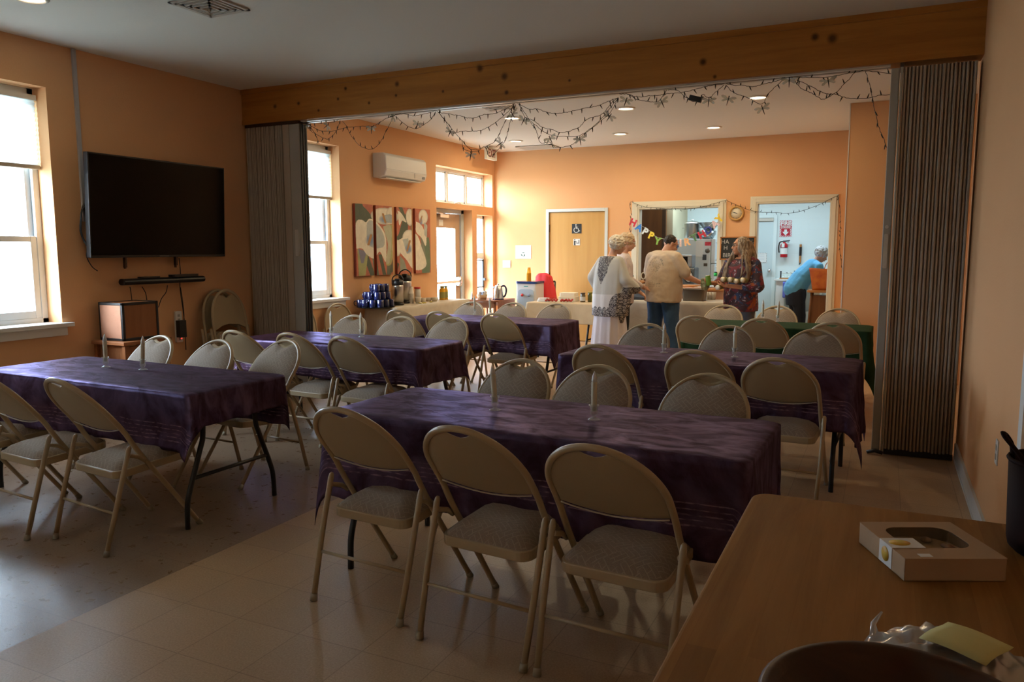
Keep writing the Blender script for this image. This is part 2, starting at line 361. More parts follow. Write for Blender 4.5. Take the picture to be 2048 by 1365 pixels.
# beam with its track
b = MB(); b.box((XL, YP, ZB), (XR, YP+0.2, H)); bm_ = struct(b.build('beam', 'pine')); 
struct(MB().box((XL, YP-0.012, ZB+0.30), (XR, YP, H)).build('beam_top_board', 'pine'))
struct(MB().box((XL, YP-0.008, ZB), (XR, YP, ZB+0.045)).build('beam_bottom_board', 'pine'))
M['track'] = mat('dull_track_metal', (0.62, 0.60, 0.54), 0.4, 0.3)
t = MB(); t.box((-5.22, YP+0.03, ZB-0.012), (-0.03, YP+0.07, ZB)); t.box((-5.22, YP+0.11, ZB-0.012), (-0.03, YP+0.15, ZB)); struct(t.build('trim_1', 'track'))
# baseboards
bb = MB(); bb.box((XR-0.015, YB, 0), (XR, YP+0.1, 0.115)); bb.box((XR-0.02, YB, 0), (XR, YP+0.1, 0.015)); struct(bb.build('baseboard_right', 'base_blue'))
for (a, c) in ((YB, DR[0]-0.05), (DR[1]+0.05, YF)): struct(MB().box((XL, a, 0), (XL+0.015, c, 0.11)).build('baseboard_left', 'base_blue'))
struct(MB().box((XL, YF-0.015, 0), (D1[0]-0.06, YF, 0.11)).build('baseboard_far', 'base_blue'))
struct(MB().box((D1[1]+0.06, YF-0.015, 0), (D_O[0]-0.1, YF, 0.11)).build('baseboard_far', 'base_blue'))
struct(MB().box((XL, YB, 0), (XR, YB+0.015, 0.11)).build('baseboard_back', 'base_blue'))
# corner bead on the bump-out
struct(MB().box((-0.434, 9.588, 0), (-0.424, 9.6, H)).build('trim_2', 'trim_white'))
# ---- double-hung windows with shades
def hung_window(n, y0, y1, z0, z1, zb, back=False):
    r = sempty(f'window_{n}', (XL, (y0+y1)/2, z0))
    if back: r.location = ((y0+y1)/2, YB, z0); r.rotation_euler[2] = R(90)
    W = (y1-y0)/2; Hh = z1-z0
    f = MB(); xo, xi = -0.235, -0.165
    f.box((xo, -W, 0), (xi, -W+0.05, Hh)).box((xo, W-0.05, 0), (xi, W, Hh)).box((xo, -W, Hh-0.05), (xi, W, Hh)).box((xo, -W, 0), (xi, W, 0.04))
    bevel(f.build('window_frame', 'vinyl', r))
    zm = 0.70*0.99
    s = MB(); xa, xb = -0.20, -0.17      # lower sash
    s.box((xa, -W+0.05, 0.04), (xb, -W+0.1, zm)).box((xa, W-0.1, 0.04), (xb, W-0.05, zm)).box((xa, -W+0.1, 0.04), (xb, W-0.1, 0.10)).box((xa, -W+0.1, zm-0.045), (xb, W-0.1, zm))
    bevel(s.build('lower_sash', 'vinyl', r))
    s = MB(); xa2, xb2 = -0.23, -0.20
    s.box((xa2, -W+0.05, zm-0.04), (xb2, -W+0.095, Hh-0.05)).box((xa2, W-0.095, zm-0.04), (xb2, W-0.05, Hh-0.05)).box((xa2, -W+0.09, Hh-0.1), (xb2, W-0.09, Hh-0.05)).box((xa2, -W+0.09, zm-0.04), (xb2, W-0.09, zm))
    bevel(s.build('upper_sash', 'vinyl', r))
    MB().box((-0.187, -W+0.09, 0.09), (-0.184, W-0.09, zm-0.04)).build('pane', 'glass', r)
    MB().box((-0.217, -W+0.09, zm), (-0.214, W-0.09, Hh-0.09)).build('pane', 'glass', r)
    l = MB(); l.box((-0.17, -0.06, 0.10), (-0.155, -0.03, 0.115)).box((-0.17, 0.03, 0.10), (-0.155, 0.06, 0.115)); l.box((-0.185, -0.03, zm), (-0.165, 0.03, zm+0.015)); l.build('latch', 'track', r)
    s = MB(); s.box((-0.165, -W, -0.003), (0.0, W, 0.003)); s.box((0.0, -W-0.07, -0.03), (0.055, W+0.07, 0.003)); s.box((0.0, -W-0.03, -0.10), (0.02, W+0.03, -0.03))
    s.prism([(0.02, -0.03), (0.05, -0.03), (0.02, -0.08)], W+0.005, W+0.02, axis=1, mtx=Matrix(((0,0,1,0),(0,1,0,0),(1,0,0,0),(0,0,0,1))) @ Matrix.Identity(4)) if False else None
    bevel(s.build('window_sill', 'trim_white', r), 0.003)
    # cellular shade
    top = Hh-0.05; bot = zb-z0; nn = int((top-bot-0.06)/0.019); q = MB()
    prof = []
    for i in range(nn+1): prof.append((-0.135+(0.009 if i % 2 else -0.003), top-0.045-(top-0.045-bot-0.03)*i/nn))
    q.grid(lambda u, v: (prof[min(int(round(v*nn)), nn)][0], -W+0.012+u*(2*W-0.024), prof[min(int(round(v*nn)), nn)][1]), 2, nn+1, smooth=False)
    q.build('shade', 'blind_fill' if back else 'blind', r)
    rl = MB(); rl.box((-0.16, -W+0.01, top-0.045), (-0.11, W-0.01, top-0.005)); rl.build('shade_head_rail', 'vinyl', r)
    rl = MB(); rl.box((-0.155, -W+0.01, bot), (-0.115, W-0.01, bot+0.032)); bevel(rl.build('shade_bottom_rail', mat('shade_rail', (0.42, 0.38, 0.31), 0.5), r), 0.004)
ZS = at(84, 340, 0, XL-0.13).z; ZS2 = at(662, 400, 0, XL-0.13).z
hung_window(1, *WIN[1], ZS); hung_window(2, *WIN[2], ZS2); hung_window(6, *WIN[0], 1.05); hung_window(7, *WBK, 0.96, True)  # the last one is the added fill window, out of view
# ---- transom, sidelight
r = sempty('window_4', (XL, TR[0], TR[2])); L = TR[1]-TR[0]; hh = TR[3]-TR[2]; f = MB(); a, c = -0.22, -0.165
f.box((a, 0, 0), (c, L, 0.035)).box((a, 0, hh-0.045), (c, L, hh)); n = 3
for i in range(n+1):
    yy = i*L/n; f.box((a, max(yy-0.03, 0), 0.035), (c, min(yy+0.03, L), hh-0.045))
for i in range(n):
    ya, yb = i*L/n+0.03, (i+1)*L/n-0.03
    for (p, q) in (((ya, 0.035), (ya+0.03, hh-0.045)), ((yb-0.03, 0.035), (yb, hh-0.045)), ((ya, 0.035), (yb, 0.06)), ((ya, hh-0.07), (yb, hh-0.045))): f.box((a+0.01, p[0], p[1]), (c-0.012, q[0], q[1]))
bevel(f.build('window_frame', 'vinyl', r), 0.003)
MB().box((-0.2, 0.03, 0.035), (-0.197, L-0.03, hh-0.045)).build('pane', 'glass', r)
l = MB(); l.tube([(-0.15, L/2-0.09, 0.03), (-0.13, L/2, 0.045), (-0.15, L/2+0.1, 0.025)], 0.009); l.box((-0.165, L/2-0.1, 0.01), (-0.14, L/2-0.03, 0.035)); l.build('latch', 'track', r)
r = sempty('window_5', (XL, SD[0], SD[2])); L = SD[1]-SD[0]; hh = SD[3]-SD[2]; f = MB()
f.box((a, 0, 0), (c, L, 0.04)).box((a, 0, hh-0.05), (c, L, hh)).box((a, 0, 0), (c, 0.05, hh)).box((a, L-0.05, 0), (c, L, hh)); zc = at(960, 511, 0, XL-0.18).z-SD[2]; f.box((a, 0.05, zc-0.06), (c, L-0.05, zc+0.04))
bevel(f.build('window_frame', 'vinyl', r), 0.003); MB().box((-0.2, 0.04, 0.04), (-0.197, L-0.04, hh-0.05)).build('pane', 'glass', r)
M['black_rubber'] = mat('black_gasket', (0.02, 0.02, 0.022), 0.5)
f = MB(); z0 = zc-0.54
f.box((-0.165, 0.05, z0), (-0.15, 0.075, zc-0.07)).box((-0.165, L-0.085, z0), (-0.14, L-0.05, zc-0.07)).box((-0.165, 0.05, z0), (-0.15, L-0.05, z0+0.02)).box((-0.165, 0.05, zc-0.09), (-0.15, L-0.05, zc-0.07)); f.box((-0.15, L-0.09, z0+0.12), (-0.10, L-0.06, z0+0.16)); f.build('hopper_sash', 'black_rubber', r)
# ---- exit door
M['tan_door'] = mat('tan_steel_door', (0.50, 0.34, 0.22), 0.45); M['chrome'] = mat('brushed_steel', (0.72, 0.73, 0.74), 0.25, 1.0)
r = sempty('door_1', (XL, DR[0], 0)); W_ = DR[1]-DR[0]; hh = DR[3]
f = MB(); f.box((-0.235, 0, 0), (-0.15, 0.06, hh)).box((-0.235, W_-0.08, 0), (-0.15, W_, hh)).box((-0.235, 0, hh-0.06), (-0.15, W_, hh)); bevel(f.build('door_frame', mat('pale_grey_frame', (0.55, 0.62, 0.64), 0.4), r), 0.003)
s = MB(); d0, d1 = 0.065, W_-0.085; zt = hh-0.065
s.box((-0.225, d0, 0.01), (-0.18, d0+0.13, zt)).box((-0.225, d1-0.14, 0.01), (-0.18, d1, zt)).box((-0.225, d0+0.13, zt-0.22), (-0.18, d1-0.14, zt)).box((-0.225, d0+0.13, 0.01), (-0.18, d1-0.14, 0.28))
bevel(s.build('door_panel', 'tan_door', r), 0.003)
MB().box((-0.205, d0+0.12, 0.27), (-0.2, d1-0.13, zt-0.21)).build('pane', 'glass', r)
p = MB(); zb = 0.985; p.rbox((-0.15, d0+0.03, zb-0.02), (-0.115, d1-0.12, zb+0.02), 0.008, axis=1); p.rbox((-0.18, d1-0.13, zb-0.075), (-0.13, d1-0.04, zb+0.075), 0.02, axis=0); p.ell((-0.125, d1-0.085, zb), (0.03, 0.04, 0.07)); p.box((-0.18, d0+0.03, zb-0.03), (-0.14, d0+0.06, zb+0.03))
p.build('push_bar', 'chrome', r)
p = MB(); p.box((-0.18, d0+0.25, zt-0.07), (-0.12, d0+0.5, zt-0.02)); p.tube([(-0.13, d0+0.45, zt-0.02), (-0.1, d0+0.2, zt-0.005), (-0.15, d0+0.05, zt)], 0.012); p.build('door_closer', 'chrome', r)
MB().box((-0.18, d0+0.3, zt-0.19), (-0.177, d0+0.42, zt-0.10)).build('notice', mat('notice_paper', (0.8, 0.78, 0.72), 0.7), r)
# ---- restroom door
r = sempty('door_2', (D1[0], YF, 0)); W_ = D1[1]-D1[0]; hh = D1[3]
f = MB(); f.box((-0.05, -0.018, 0), (0.0, 0.13, hh+0.05)).box((W_, -0.018, 0), (W_+0.05, 0.13, hh+0.05)).box((0, -0.018, hh), (W_, 0.13, hh+0.05))
bevel(f.build('door_frame', mat('light_grey_frame', (0.62, 0.66, 0.66), 0.4), r), 0.003)
MB().box((0.004, 0.012, 0.01), (W_-0.004, 0.055, hh-0.004)).build('door_panel', 'door_wood', r)
M['dark_metal'] = mat('dark_bronze', (0.09, 0.06, 0.045), 0.4, 0.8)
for z in (at(1098, 457, 1, YF).z, at(1098, 553, 1, YF).z, 0.25): MB().box((-0.006, 0.0, z-0.06), (0.012, 0.014, z+0.06)).build('hinge', 'dark_metal', r)
k = MB(); k.lathe([(0.03, 0), (0.03, 0.01), (0.012, 0.015), (0.012, 0.05), (0.028, 0.06), (0.028, 0.08), (0.01, 0.09)], 16, Matrix.Translation((W_-0.07, 0.012, 1.0)) @ Matrix.Rotation(R(90), 4, 'X')); k.build('door_handle', 'chrome', r)
# ---- casings of the pass-through and the kitchen doorway
def casing(n, o, wl, bottom):
    b = MB(); x0, x1, z0, z1 = o; y = YF
    for k, (i, th) in enumerate(((0, 0.022), (0.022, 0.030), (0.072, 0.016))):
        j = (0.022, 0.072, wl)[k]
        b.box((x0-j, y-th, z0), (x0-i, y, z1+j)).box((x1+i, y-th, z0), (x1+j, y, z1+j)).box((x0-i, y-th, z1+i), (x1+i, y, z1+j))
    b.box((x0-0.012, y-0.01, z0), (x0+0.004, y+0.13, z1)).box((x1-0.004, y-0.01, z0), (x1+0.012, y+0.13, z1)).box((x0, y-0.01, z1-0.004), (x1, y+0.13, z1+0.012))
    struct(bevel(b.build(f'trim_{n}', 'trim_cream'), 0.003))
casing(3, K_O, 0.115, True); casing(4, D_O, 0.105, False)
struct(bevel(MB().box((K_O[0]-0.15, YF-0.18, 0.875), (K_O[1]+0.22, YF+0.35, 0.915)).build('trim_5', 'honey_wood'), 0.006), 'honey wood counter ledge of the kitchen hatch')
# ---- ceiling vents
M['vent'] = mat('vent_enamel', (0.60, 0.58, 0.54), 0.45); M['dark_gap'] = mat('duct_shadow_gap', (0.05, 0.045, 0.04), 0.9)
def vent(cx, cy, sx, sy, label, slats=5):
    r = thing('ceiling_vent', label, 'vent', (cx, cy, H)); b = MB()
    b.box((-sx/2+.02, -sy/2+.02, -0.004), (sx/2-.02, sy/2-.02, -0.002)); b.build('backing', 'dark_gap', r)
    for i in range(slats):
        k = 1-i*(0.9/slats)-0.0; a_, c_ = sx/2*k, sy/2*k; t_ = 0.022 if i == 0 else 0.012; z0, z1 = -0.012-0.004*i, -0.004
        f = MB()
        for (xa, ya, xb, yb) in ((-a_, -c_, a_, -c_+t_), (-a_, c_-t_, a_, c_), (-a_, -c_, -a_+t_, c_), (a_-t_, -c_, a_, c_)): f.box((xa, ya, z0), (xb, yb, z1))
        f.build('frame' if i == 0 else 'louver', 'vent', r)
    return r
vent(-4.10, 3.93, 0.36, 0.36, 'square white ceiling vent near the television wall, in front of the beam')
vent(-4.05, 8.02, 0.36, 0.36, 'square ceiling vent seen just under the wooden beam')
r = thing('ceiling_vent', 'long slatted white ceiling vent beside the exit sign', 'vent', (-5.0, 11.35, H)); b = MB(); b.box((-0.30, -0.2, -0.006), (0.30, 0.2, -0.003)); b.build('backing', 'dark_gap', r)
f = MB(); f.box((-0.3, -0.2, -0.014), (0.3, -0.17, -0.004)).box((-0.3, 0.17, -0.014), (0.3, 0.2, -0.004)).box((-0.3, -0.2, -0.014), (-0.27, 0.2, -0.004)).box((0.27, -0.2, -0.014), (0.3, 0.2, -0.004)); f.build('frame', 'vent', r)
s = MB()
for i in range(9): s.box((-0.27, -0.16+i*0.038, -0.012), (0.27, -0.137+i*0.038, -0.005))
s.build('louver', 'vent', r)
# ---- recessed lamps
M['lamp_glow'] = mat('lamp_lens', (1, 0.95, 0.85), 0.4, emit=((1.0, 0.82, 0.6), 9.0))
names = ['recessed round ceiling lamp nearest the exit sign', 'recessed round ceiling lamp in the far row above the hatch', 'recessed round ceiling lamp in the far row, right of the hatch',
         'recessed round ceiling lamp in the near row above the wall air conditioner side', 'recessed round ceiling lamp in the near row, middle one', 'recessed round ceiling lamp in the near row, rightmost by the peach bump-out']
for (x, y), nm in zip(LAMPS, names):
    r = thing('ceiling_lamp', nm, 'ceiling light', (x, y, H), group='recessed lamps in the far room ceiling')
    MB().lathe([(0.085, -0.001), (0.11, -0.001), (0.11, -0.006), (0.088, -0.016), (0.085, -0.001)], 28, cap=False).build('trim_ring', mat('lamp_ring', (0.7, 0.66, 0.6), 0.4), r)
    MB().lathe([(0.001, -0.004), (0.086, -0.004), (0.086, -0.002), (0.001, -0.002)], 28).build('lens', 'lamp_glow', r)
q = at(60, -5, 2, H); r = thing('ceiling_lamp', 'recessed round ceiling lamp at the top left corner of the photo', 'ceiling light', (q.x, q.y, H))
MB().lathe([(0.085, -0.001), (0.11, -0.001), (0.11, -0.006), (0.088, -0.016), (0.085, -0.001)], 28, cap=False).build('trim_ring', 'vent', r); MB().lathe([(0.001, -0.004), (0.086, -0.004), (0.086, -0.002), (0.001, -0.002)], 28).build('lens', 'lamp_glow', r); area('recessed_lamp_light', (q.x, q.y, H-0.035), (0, 0, 0), 0.13, 3, WARM)
for (x, y) in ((-2.9, 12.9), (-1.2, 12.8)):
    r = thing('tube_lamp', 'long white tube lamp on the kitchen ceiling', 'ceiling light', (x, y, 2.7), group='kitchen ceiling tube lamps')
    MB().box((-0.62, -0.16, -0.08), (0.62, 0.16, 0)).build('housing', 'vinyl', r); MB().box((-0.6, -0.14, -0.1), (0.6, 0.14, -0.08)).build('diffuser', mat('tube_glow', (0.9, 0.95, 1), 0.5, emit=((0.75, 0.9, 1), 3.0)), r)
# ================================================================ folding chairs
M['beige_metal'] = mat('beige_enamelled_steel', (0.43, 0.325, 0.19), 0.34, spec=0.5)
M['beige_panel'] = mat('beige_back_panel', (0.39, 0.295, 0.172), 0.5, bump=(220, 0.08))
def weave(name, base, line, dark, back=False):
    m = mat(name, base, 0.85, sheen=0.15); g = NG(m); o = g.tc.outputs['Object']; x, y, z = g.sep(o)[:3]
    cb = g.n('CombineXYZ'); g.l(x, cb.inputs[0]); g.l(g.math('MULTIPLY', z, 1.25) if back else y, cb.inputs[1])
    def strips(rot, ph):
        v = g.mapping(cb.outputs[0], rot=(0, 0, rot)); a, b = g.sep(v)[:2]
        br = g.n('TexBrick'); br.offset = 0.5
        for k, q in (('Scale', 1), ('Mortar Size', 0.0016), ('Brick Width', 0.056), ('Row Height', 0.0185), ('Mortar Smooth', 0.3)): br.inputs[k].default_value = q
        br.inputs['Color1'].default_value = (0, 0, 0, 1); br.inputs['Color2'].default_value = (0.12, 0.12, 0.12, 1); br.inputs['Mortar'].default_value = (1, 1, 1, 1)
        g.l(v, br.inputs['Vector']); return br.outputs['Color']
    a = strips(R(40), 0); b = strips(R(-40), 1)
    ck = g.n('TexChecker'); ck.inputs['Scale'].default_value = 1/0.056; ck.inputs[1].default_value = (0, 0, 0, 1); ck.inputs[2].default_value = (1, 1, 1, 1)
    g.l(g.mapping(cb.outputs[0], rot=(0, 0, R(40))), ck.inputs[0])
    f = g.mix(ck.outputs['Fac'], a, b)
    sp = g.rng(g.noise(o, 420, 2), 0.35, 0.65)
    c0 = g.mix(sp, dark, base); g.color(g.mix(g.math('MULTIPLY', g.sep(f)[0], 0.42), c0, line)); g.bump(g.math('ADD', sp, g.sep(f)[0]), 0.15, 0.002); return m
M['weave'] = weave('woven_beige_fabric', (0.31, 0.235, 0.17), (0.52, 0.43, 0.32), (0.23, 0.172, 0.122)); M['weave_back'] = weave('woven_beige_back_fabric', (0.31, 0.235, 0.17), (0.52, 0.43, 0.32), (0.23, 0.172, 0.122), True)
M['rubber_tip'] = mat('beige_rubber_tip', (0.36, 0.31, 0.22), 0.6)
SP = [(.27, 0), (.12, .216), (-.03, .432), (-.085, .516), (-.13, .593), (-.19, .672), (-.245, .742), (-.335, .862)]
SPs = smoothpath([(0, a, b) for a, b in SP], 8); SL = [0.0]
for i in range(1, len(SPs)): SL.append(SL[-1]+(SPs[i]-SPs[i-1]).length)
def spine(s):
    s = max(0, min(s, SL[-1]))
    for i in range(1, len(SL)):
        if s <= SL[i]: t = (s-SL[i-1])/(SL[i]-SL[i-1]); return SPs[i-1].lerp(SPs[i], t)
    return SPs[-1]
S1 = SL[-1]; S0 = S1-0.235; AX = 0.212
def on_back(x, s, d=0.0):
    p = spine(s); t = (spine(s+0.01)-spine(s-0.01)).normalized(); n = Vector((0, t.z, -t.y))   # towards the sitter
    if n.y < 0: n = -n
    return Vector((x, p.y, p.z)) + n*d
def make_chair():
    t = thing('folding_chair', 'chair', 'chair')
    # bent tube: two front legs joined by the arch of the back
    pts = [on_back(-AX-0.006*(1-s/S0), s) for s in [i*S0/14 for i in range(14)]]
    pts += [on_back(-AX*math.cos(a), S0+(S1-S0)*math.sin(a)) for a in [PI*i/28 for i in range(29)]]
    pts += [on_back(AX+0.006*(1-s/S0), s) for s in [i*S0/14 for i in range(13, -1, -1)]]
    MB().tube(pts, 0.0125, 10).build('back_and_front_leg_tube', 'beige_metal', t)
    for sx in (-1, 1):
        x = sx*0.2395
        MB().tube([(sx*0.2295, -.262, 0.02), (sx*0.2375, -.20, .25), (x, -.128, .50), (x, -.122, .515), (x, -.119, .522)], [.0125, .0125, .0125, .0105, .005], 10).build('rear_leg', 'beige_metal', t)
        MB().tube([(sx*0.229, -.266, 0.0), (sx*0.2295, -.261, 0.03)], [0.016, 0.0145], 10).build('rubber_tip', 'rubber_tip', t)
        a = on_back(sx*(AX+.006), 0.0); b = on_back(sx*(AX+.006), 0.035)
        MB().tube([a, b], [0.016, 0.0145], 10).build('rubber_tip', 'rubber_tip', t)
        MB().tube([(sx*0.228, -.135, .475), (sx*0.228, -.075, .455), (sx*0.228, -.035, .425)], 0.007, 6, flat=1.6).build('hinge_link', 'beige_metal', t)
    MB().tube([(-0.235, -.212, .20), (0.235, -.212, .20)], 0.0075, 8).build('stretcher', 'beige_metal', t)
    # back: outline with the hand-hold notch at the top
    def outline(ax, lo, dip, nw=.078, nd=.050):
        o = []; sb = 0.735
        for i in range(13): x = -ax*0.985+2*ax*0.985*i/12; o.append((x, sb-lo+dip*(1-(x/ax)**2)*-1))
        for i in range(25):
            a = PI*i/24; x = ax*math.cos(a); s = S0+(S1-S0-0.011)*math.sin(a)
            nt_ = max(0, 1-(abs(x)/nw)**1.6) * nd
            o.append((x, s-nt_))
        return o
    def pad(ol, thick, off, power=5, rings=6):
        mb = MB(); cx, cs = 0.0, 0.875; n = len(ol); vs = []; fs = []
        for k in range(rings+1):
            r = 1-(k/rings)**1.0 if k < rings else 0.02
            r = [1.0, 0.985, 0.955, 0.88, 0.7, 0.4, 0.02][k]
            for (x, s) in ol:
                px, ps = cx+(x-cx)*r, cs+(s-cs)*r; vs.append(on_back(px, ps, off+thick*(1-r**power)))
        vs += [on_back(x, s, off-0.002*(1 if thick > 0 else -1)) for x, s in ol]
        for k in range(rings):
            for q in range(n): fs.append((k*n+q, k*n+(q+1)%n, (k+1)*n+(q+1)%n, (k+1)*n+q))
        fs.append(tuple(rings*n+q for q in range(n)))
        o = (rings+1)*n; fs += [(o+q, o+(q+1)%n, (q+1)%n, q) for q in range(n)]; fs.append(tuple(o+q for q in range(n)))
        mb.add(vs, fs, True); return mb
    recalc(pad(outline(AX-0.010, 0.0, 0.034, .056, .034), -0.010, -0.003, 8).build('back_panel', 'beige_panel', t))
    recalc(pad(outline(AX+0.004, -0.012, 0.030, .088, .052), 0.030, 0.006, 4).build('back_pad', 'weave_back', t))
    lip = [on_back(x, s-0.001, -0.010) for x, s in outline(AX-0.012, 0.0, 0.034)[:13]]
    MB().tube(lip, 0.003, 6).build('panel_rolled_edge', mat('pale_lip_edge', (0.55, 0.48, 0.36), 0.35) if 'edge' not in M else M['edge'], t)
    # seat
    def rr(hx, y0, y1, r, n=5):
        o = []
        for cx, cy, a0 in ((hx-r, y1-r, 0), (-hx+r, y1-r, 90), (-hx+r, y0+r, 180), (hx-r, y0+r, 270)):
            for q in range(n+1): a = R(a0+90*q/n); o.append((cx+r*math.cos(a), cy+r*math.sin(a)))
        return o
    sh = Matrix(((1,0,0,0),(0,1,0,0),(0,0.06,1,0.395),(0,0,0,1)))
    f = MB(); ol = rr(0.198, -.175, .225, .05); f.prism(ol, -0.032, 0.008, mtx=sh, smooth=False); bevel(f.build('seat_pan', 'beige_metal', t), 0.005, 2)
    mb = MB(); n = len(ol); vs = []; fs = []; R_ = [1.0, 0.99, 0.96, 0.87, 0.65, 0.3, 0.02]; o2 = rr(0.190, -.167, .217, .05)
    for r in R_: vs += [sh @ Vector((x*r, 0.025+(y-0.025)*r, 0.008+0.046*(1-r**5))) for x, y in o2]
    for k in range(len(R_)-1):
        for q in range(n): fs.append((k*n+q, k*n+(q+1)%n, (k+1)*n+(q+1)%n, (k+1)*n+q))
    fs.append(tuple((len(R_)-1)*n+q for q in range(n))); mb.add(vs, fs, True); mb.build('seat_pad', 'weave', t)
    return t
M['edge'] = mat('pale_lip_edge', (0.52, 0.46, 0.35), 0.35)  # paler line along the bottom lip of the back panel
chair0 = make_chair(); chair_used = [False]
def chair(x, y, rz, label, group, z=0, rx=None):
    if not chair_used[0]:
        chair_used[0] = True; c = chair0; c.location = (x, y, z); c.rotation_euler[2] = R(rz); c['label'] = label; c['group'] = group
    else: c = dup(chair0, (x, y, z), R(rz), label, group)
    return c
T = -4
def dchair(ax, ay, rz, label, group):
    chair(ax, ay, rz, label, group)
GR = {'T1': 'chairs at the front purple table', 'TL': 'chairs at the left purple table', 'M': 'chairs at the middle purple table', 'N': 'chairs at the far left purple table', 'R': 'chairs at the right purple table', 'G': 'chairs at the green table'}
def cl(side, which, table): return f'beige folding chair, {side}, {which}, {table}'
NEAR = 'plain metal back towards us'; FAR = 'woven fabric back facing us'
rows = [
 ('T1', [(-1.874, 2.704, T, NEAR, 'left one of three, near side'), (-1.286, 2.616, T-1, NEAR, 'middle one of three, near side'), (-.779, 2.575, T, NEAR, 'right one of three, near side'),
         (-1.821, 3.565, 180+T, FAR, 'left one of three, far side'), (-1.356, 3.527, 180+T, FAR, 'middle one of three, far side'), (-.768, 3.48, 180+T, FAR, 'right one of three, far side')], 'of the nearest purple table'),
 ('TL', [(-4.70, 2.70, T, NEAR, 'mostly outside the photo, near side'), (-4.119, 2.65, T-1, NEAR, 'left one in view, near'), (-3.546, 2.683, T-2, NEAR, 'right one in view, near'),
         (-4.719, 3.58, 180+T, FAR, 'left one, far side'), (-4.125, 3.56, 180+T, FAR, 'middle one of the far side'), (-3.729, 3.762, 180-8, FAR, 'right one, far side')], 'of the left purple table'),
 ('M', [(-4.489, 4.734, T, NEAR, 'palest left one, near side'), (-3.974, 4.775, T, NEAR, 'middle one of the near side'), (-3.441, 4.731, T, NEAR, 'right one of the near side'),
        (-4.521, 5.59, 180+T, FAR, 'left one, far side'), (-4.047, 5.684, 180+T, FAR, 'middle one of the far side'), (-3.555, 5.789, 180+T, FAR, 'right one of the far side')], 'of the table before the left partition'),
 ('N', [(-4.49, 6.97, T, NEAR, 'left one, near side'), (-4.0, 6.97, T, NEAR, 'middle one of the near side'), (-3.37, 6.98, T, NEAR, 'right one, near side'),
        (-4.40, 7.70, 180+T, FAR, 'left one, far side'), (-3.89, 7.77, 180+T, FAR, 'middle one, far side'), (-3.37, 7.84, 180+T, FAR, 'right one, far side')], 'of the table nearest the coffee table'),
 ('R', [(-1.634, 5.027, T, NEAR, 'left one of the near side'), (-.997, 4.999, T, NEAR, 'middle one of the near side'), (-.502, 4.866, T, NEAR, 'right one, near side'),
        (-1.762, 5.90, 180+T, FAR, 'left one of the far side'), (-1.111, 5.992, 180+T, FAR, 'middle one, far side'), (-.468, 5.99, 180+T, FAR, 'right one of the far side')], 'of the table beside the right partition'),
 ('G', [(-1.539, 7.499, T, NEAR, 'left one of the near side'), (-.945, 7.457, T, NEAR, 'middle one of the near side'), (-.348, 7.294, T, NEAR, 'right one of the near side'),
        (-1.584, 8.361, 180+T, FAR, 'left one, far side'), (-1.035, 8.44, 180+T, FAR, 'middle one, far side'), (-.422, 8.30, 180+T, FAR, 'right one, far side')], 'of the dark green table'),
]
for k, lst, tn in rows:
    for (x, y, rz, side, which, *_r) in lst:
        chair(x, y, rz, f'beige folding chair, {which} {tn}', GR[k])
# ---- folded chairs leaning on the wall: the same chair folded flat
def make_folded():
    t = thing('folded_chair', 'folded', 'chair')
    def ob(x, s, d=0): return Vector((x, d, s))
    pts = [ob(-AX, s) for s in (0, .3, .6)]+[ob(-AX*math.cos(a), .68+.24*math.sin(a)) for a in [PI*i/20 for i in range(21)]]+[ob(AX, s) for s in (.6, .3, 0)]
    MB().tube(pts, 0.0125, 10).build('back_and_front_leg_tube', 'beige_metal', t)
    o = [(-.198, .60), (-.1, .635), (0, .645), (.1, .635), (.198, .60)]+[((AX-.012)*math.cos(a), .68+.226*math.sin(a)-max(0, 1-(abs(AX*math.cos(a))/.078)**1.6)*.05) for a in [PI*i/20 for i in range(21)]]
    MB().prism([(x, z) for x, z in o], 0, 0.02, axis=1, mtx=Matrix(((0,0,1,0),(0,1,0,0),(1,0,0,0),(0,0,0,1)))).build('back_panel', 'beige_panel', t)
    for sx in (-1, 1): MB().tube([(sx*.236, .012, 0), (sx*.236, .012, .62)], .0125, 8).build('rear_leg', 'beige_metal', t)
    b = MB(); b.rbox((-.195, .0, .16), (.195, .03, .585), .05, axis=1); bevel(b.build('seat_pan', 'beige_metal', t), .004)
    b = MB(); b.rbox((-.18, -.028, .175), (.18, .0, .57), .05, axis=1); bevel(b.build('seat_pad', 'weave', t), .012, 3)
    MB().tube([(-.235, .012, .2), (.235, .012, .2)], .0075, 8).build('stretcher', 'beige_metal', t)
    return t
fc = make_folded(); q = at(457, 578, 0, XL+0.13)
def place_folded(o, x, y, rz, tilt, label, grp):
    o.location = (x, y, 0.0); o.scale = (1, 1, .93) if 'under' in label else (1, 1, 1.2); o.rotation_euler = (R(tilt), 0, R(rz)); o['label'] = label; o['group'] = grp
place_folded(fc, XL+0.27, 5.62, 90, -8, 'beige folded chair leaning on the wall beside the left partition, front one of two', 'folded chairs by the left partition')
c2 = copy_tree(fc); place_folded(c2, XL+0.20, 5.575, 90, -8, 'beige folded chair leaning on the wall beside the left partition, hidden behind another', 'folded chairs by the left partition')
c3 = copy_tree(fc); place_folded(c3, XL+0.20, 7.34, 80, -7, 'folded chair leaning under the window sill next to the coffee table', 'folded chairs under the far window')
c4 = copy_tree(fc); place_folded(c4, XL+0.20, 6.76, 96, -7, 'folded chair half hidden by the left partition, under the far window', 'folded chairs under the far window')
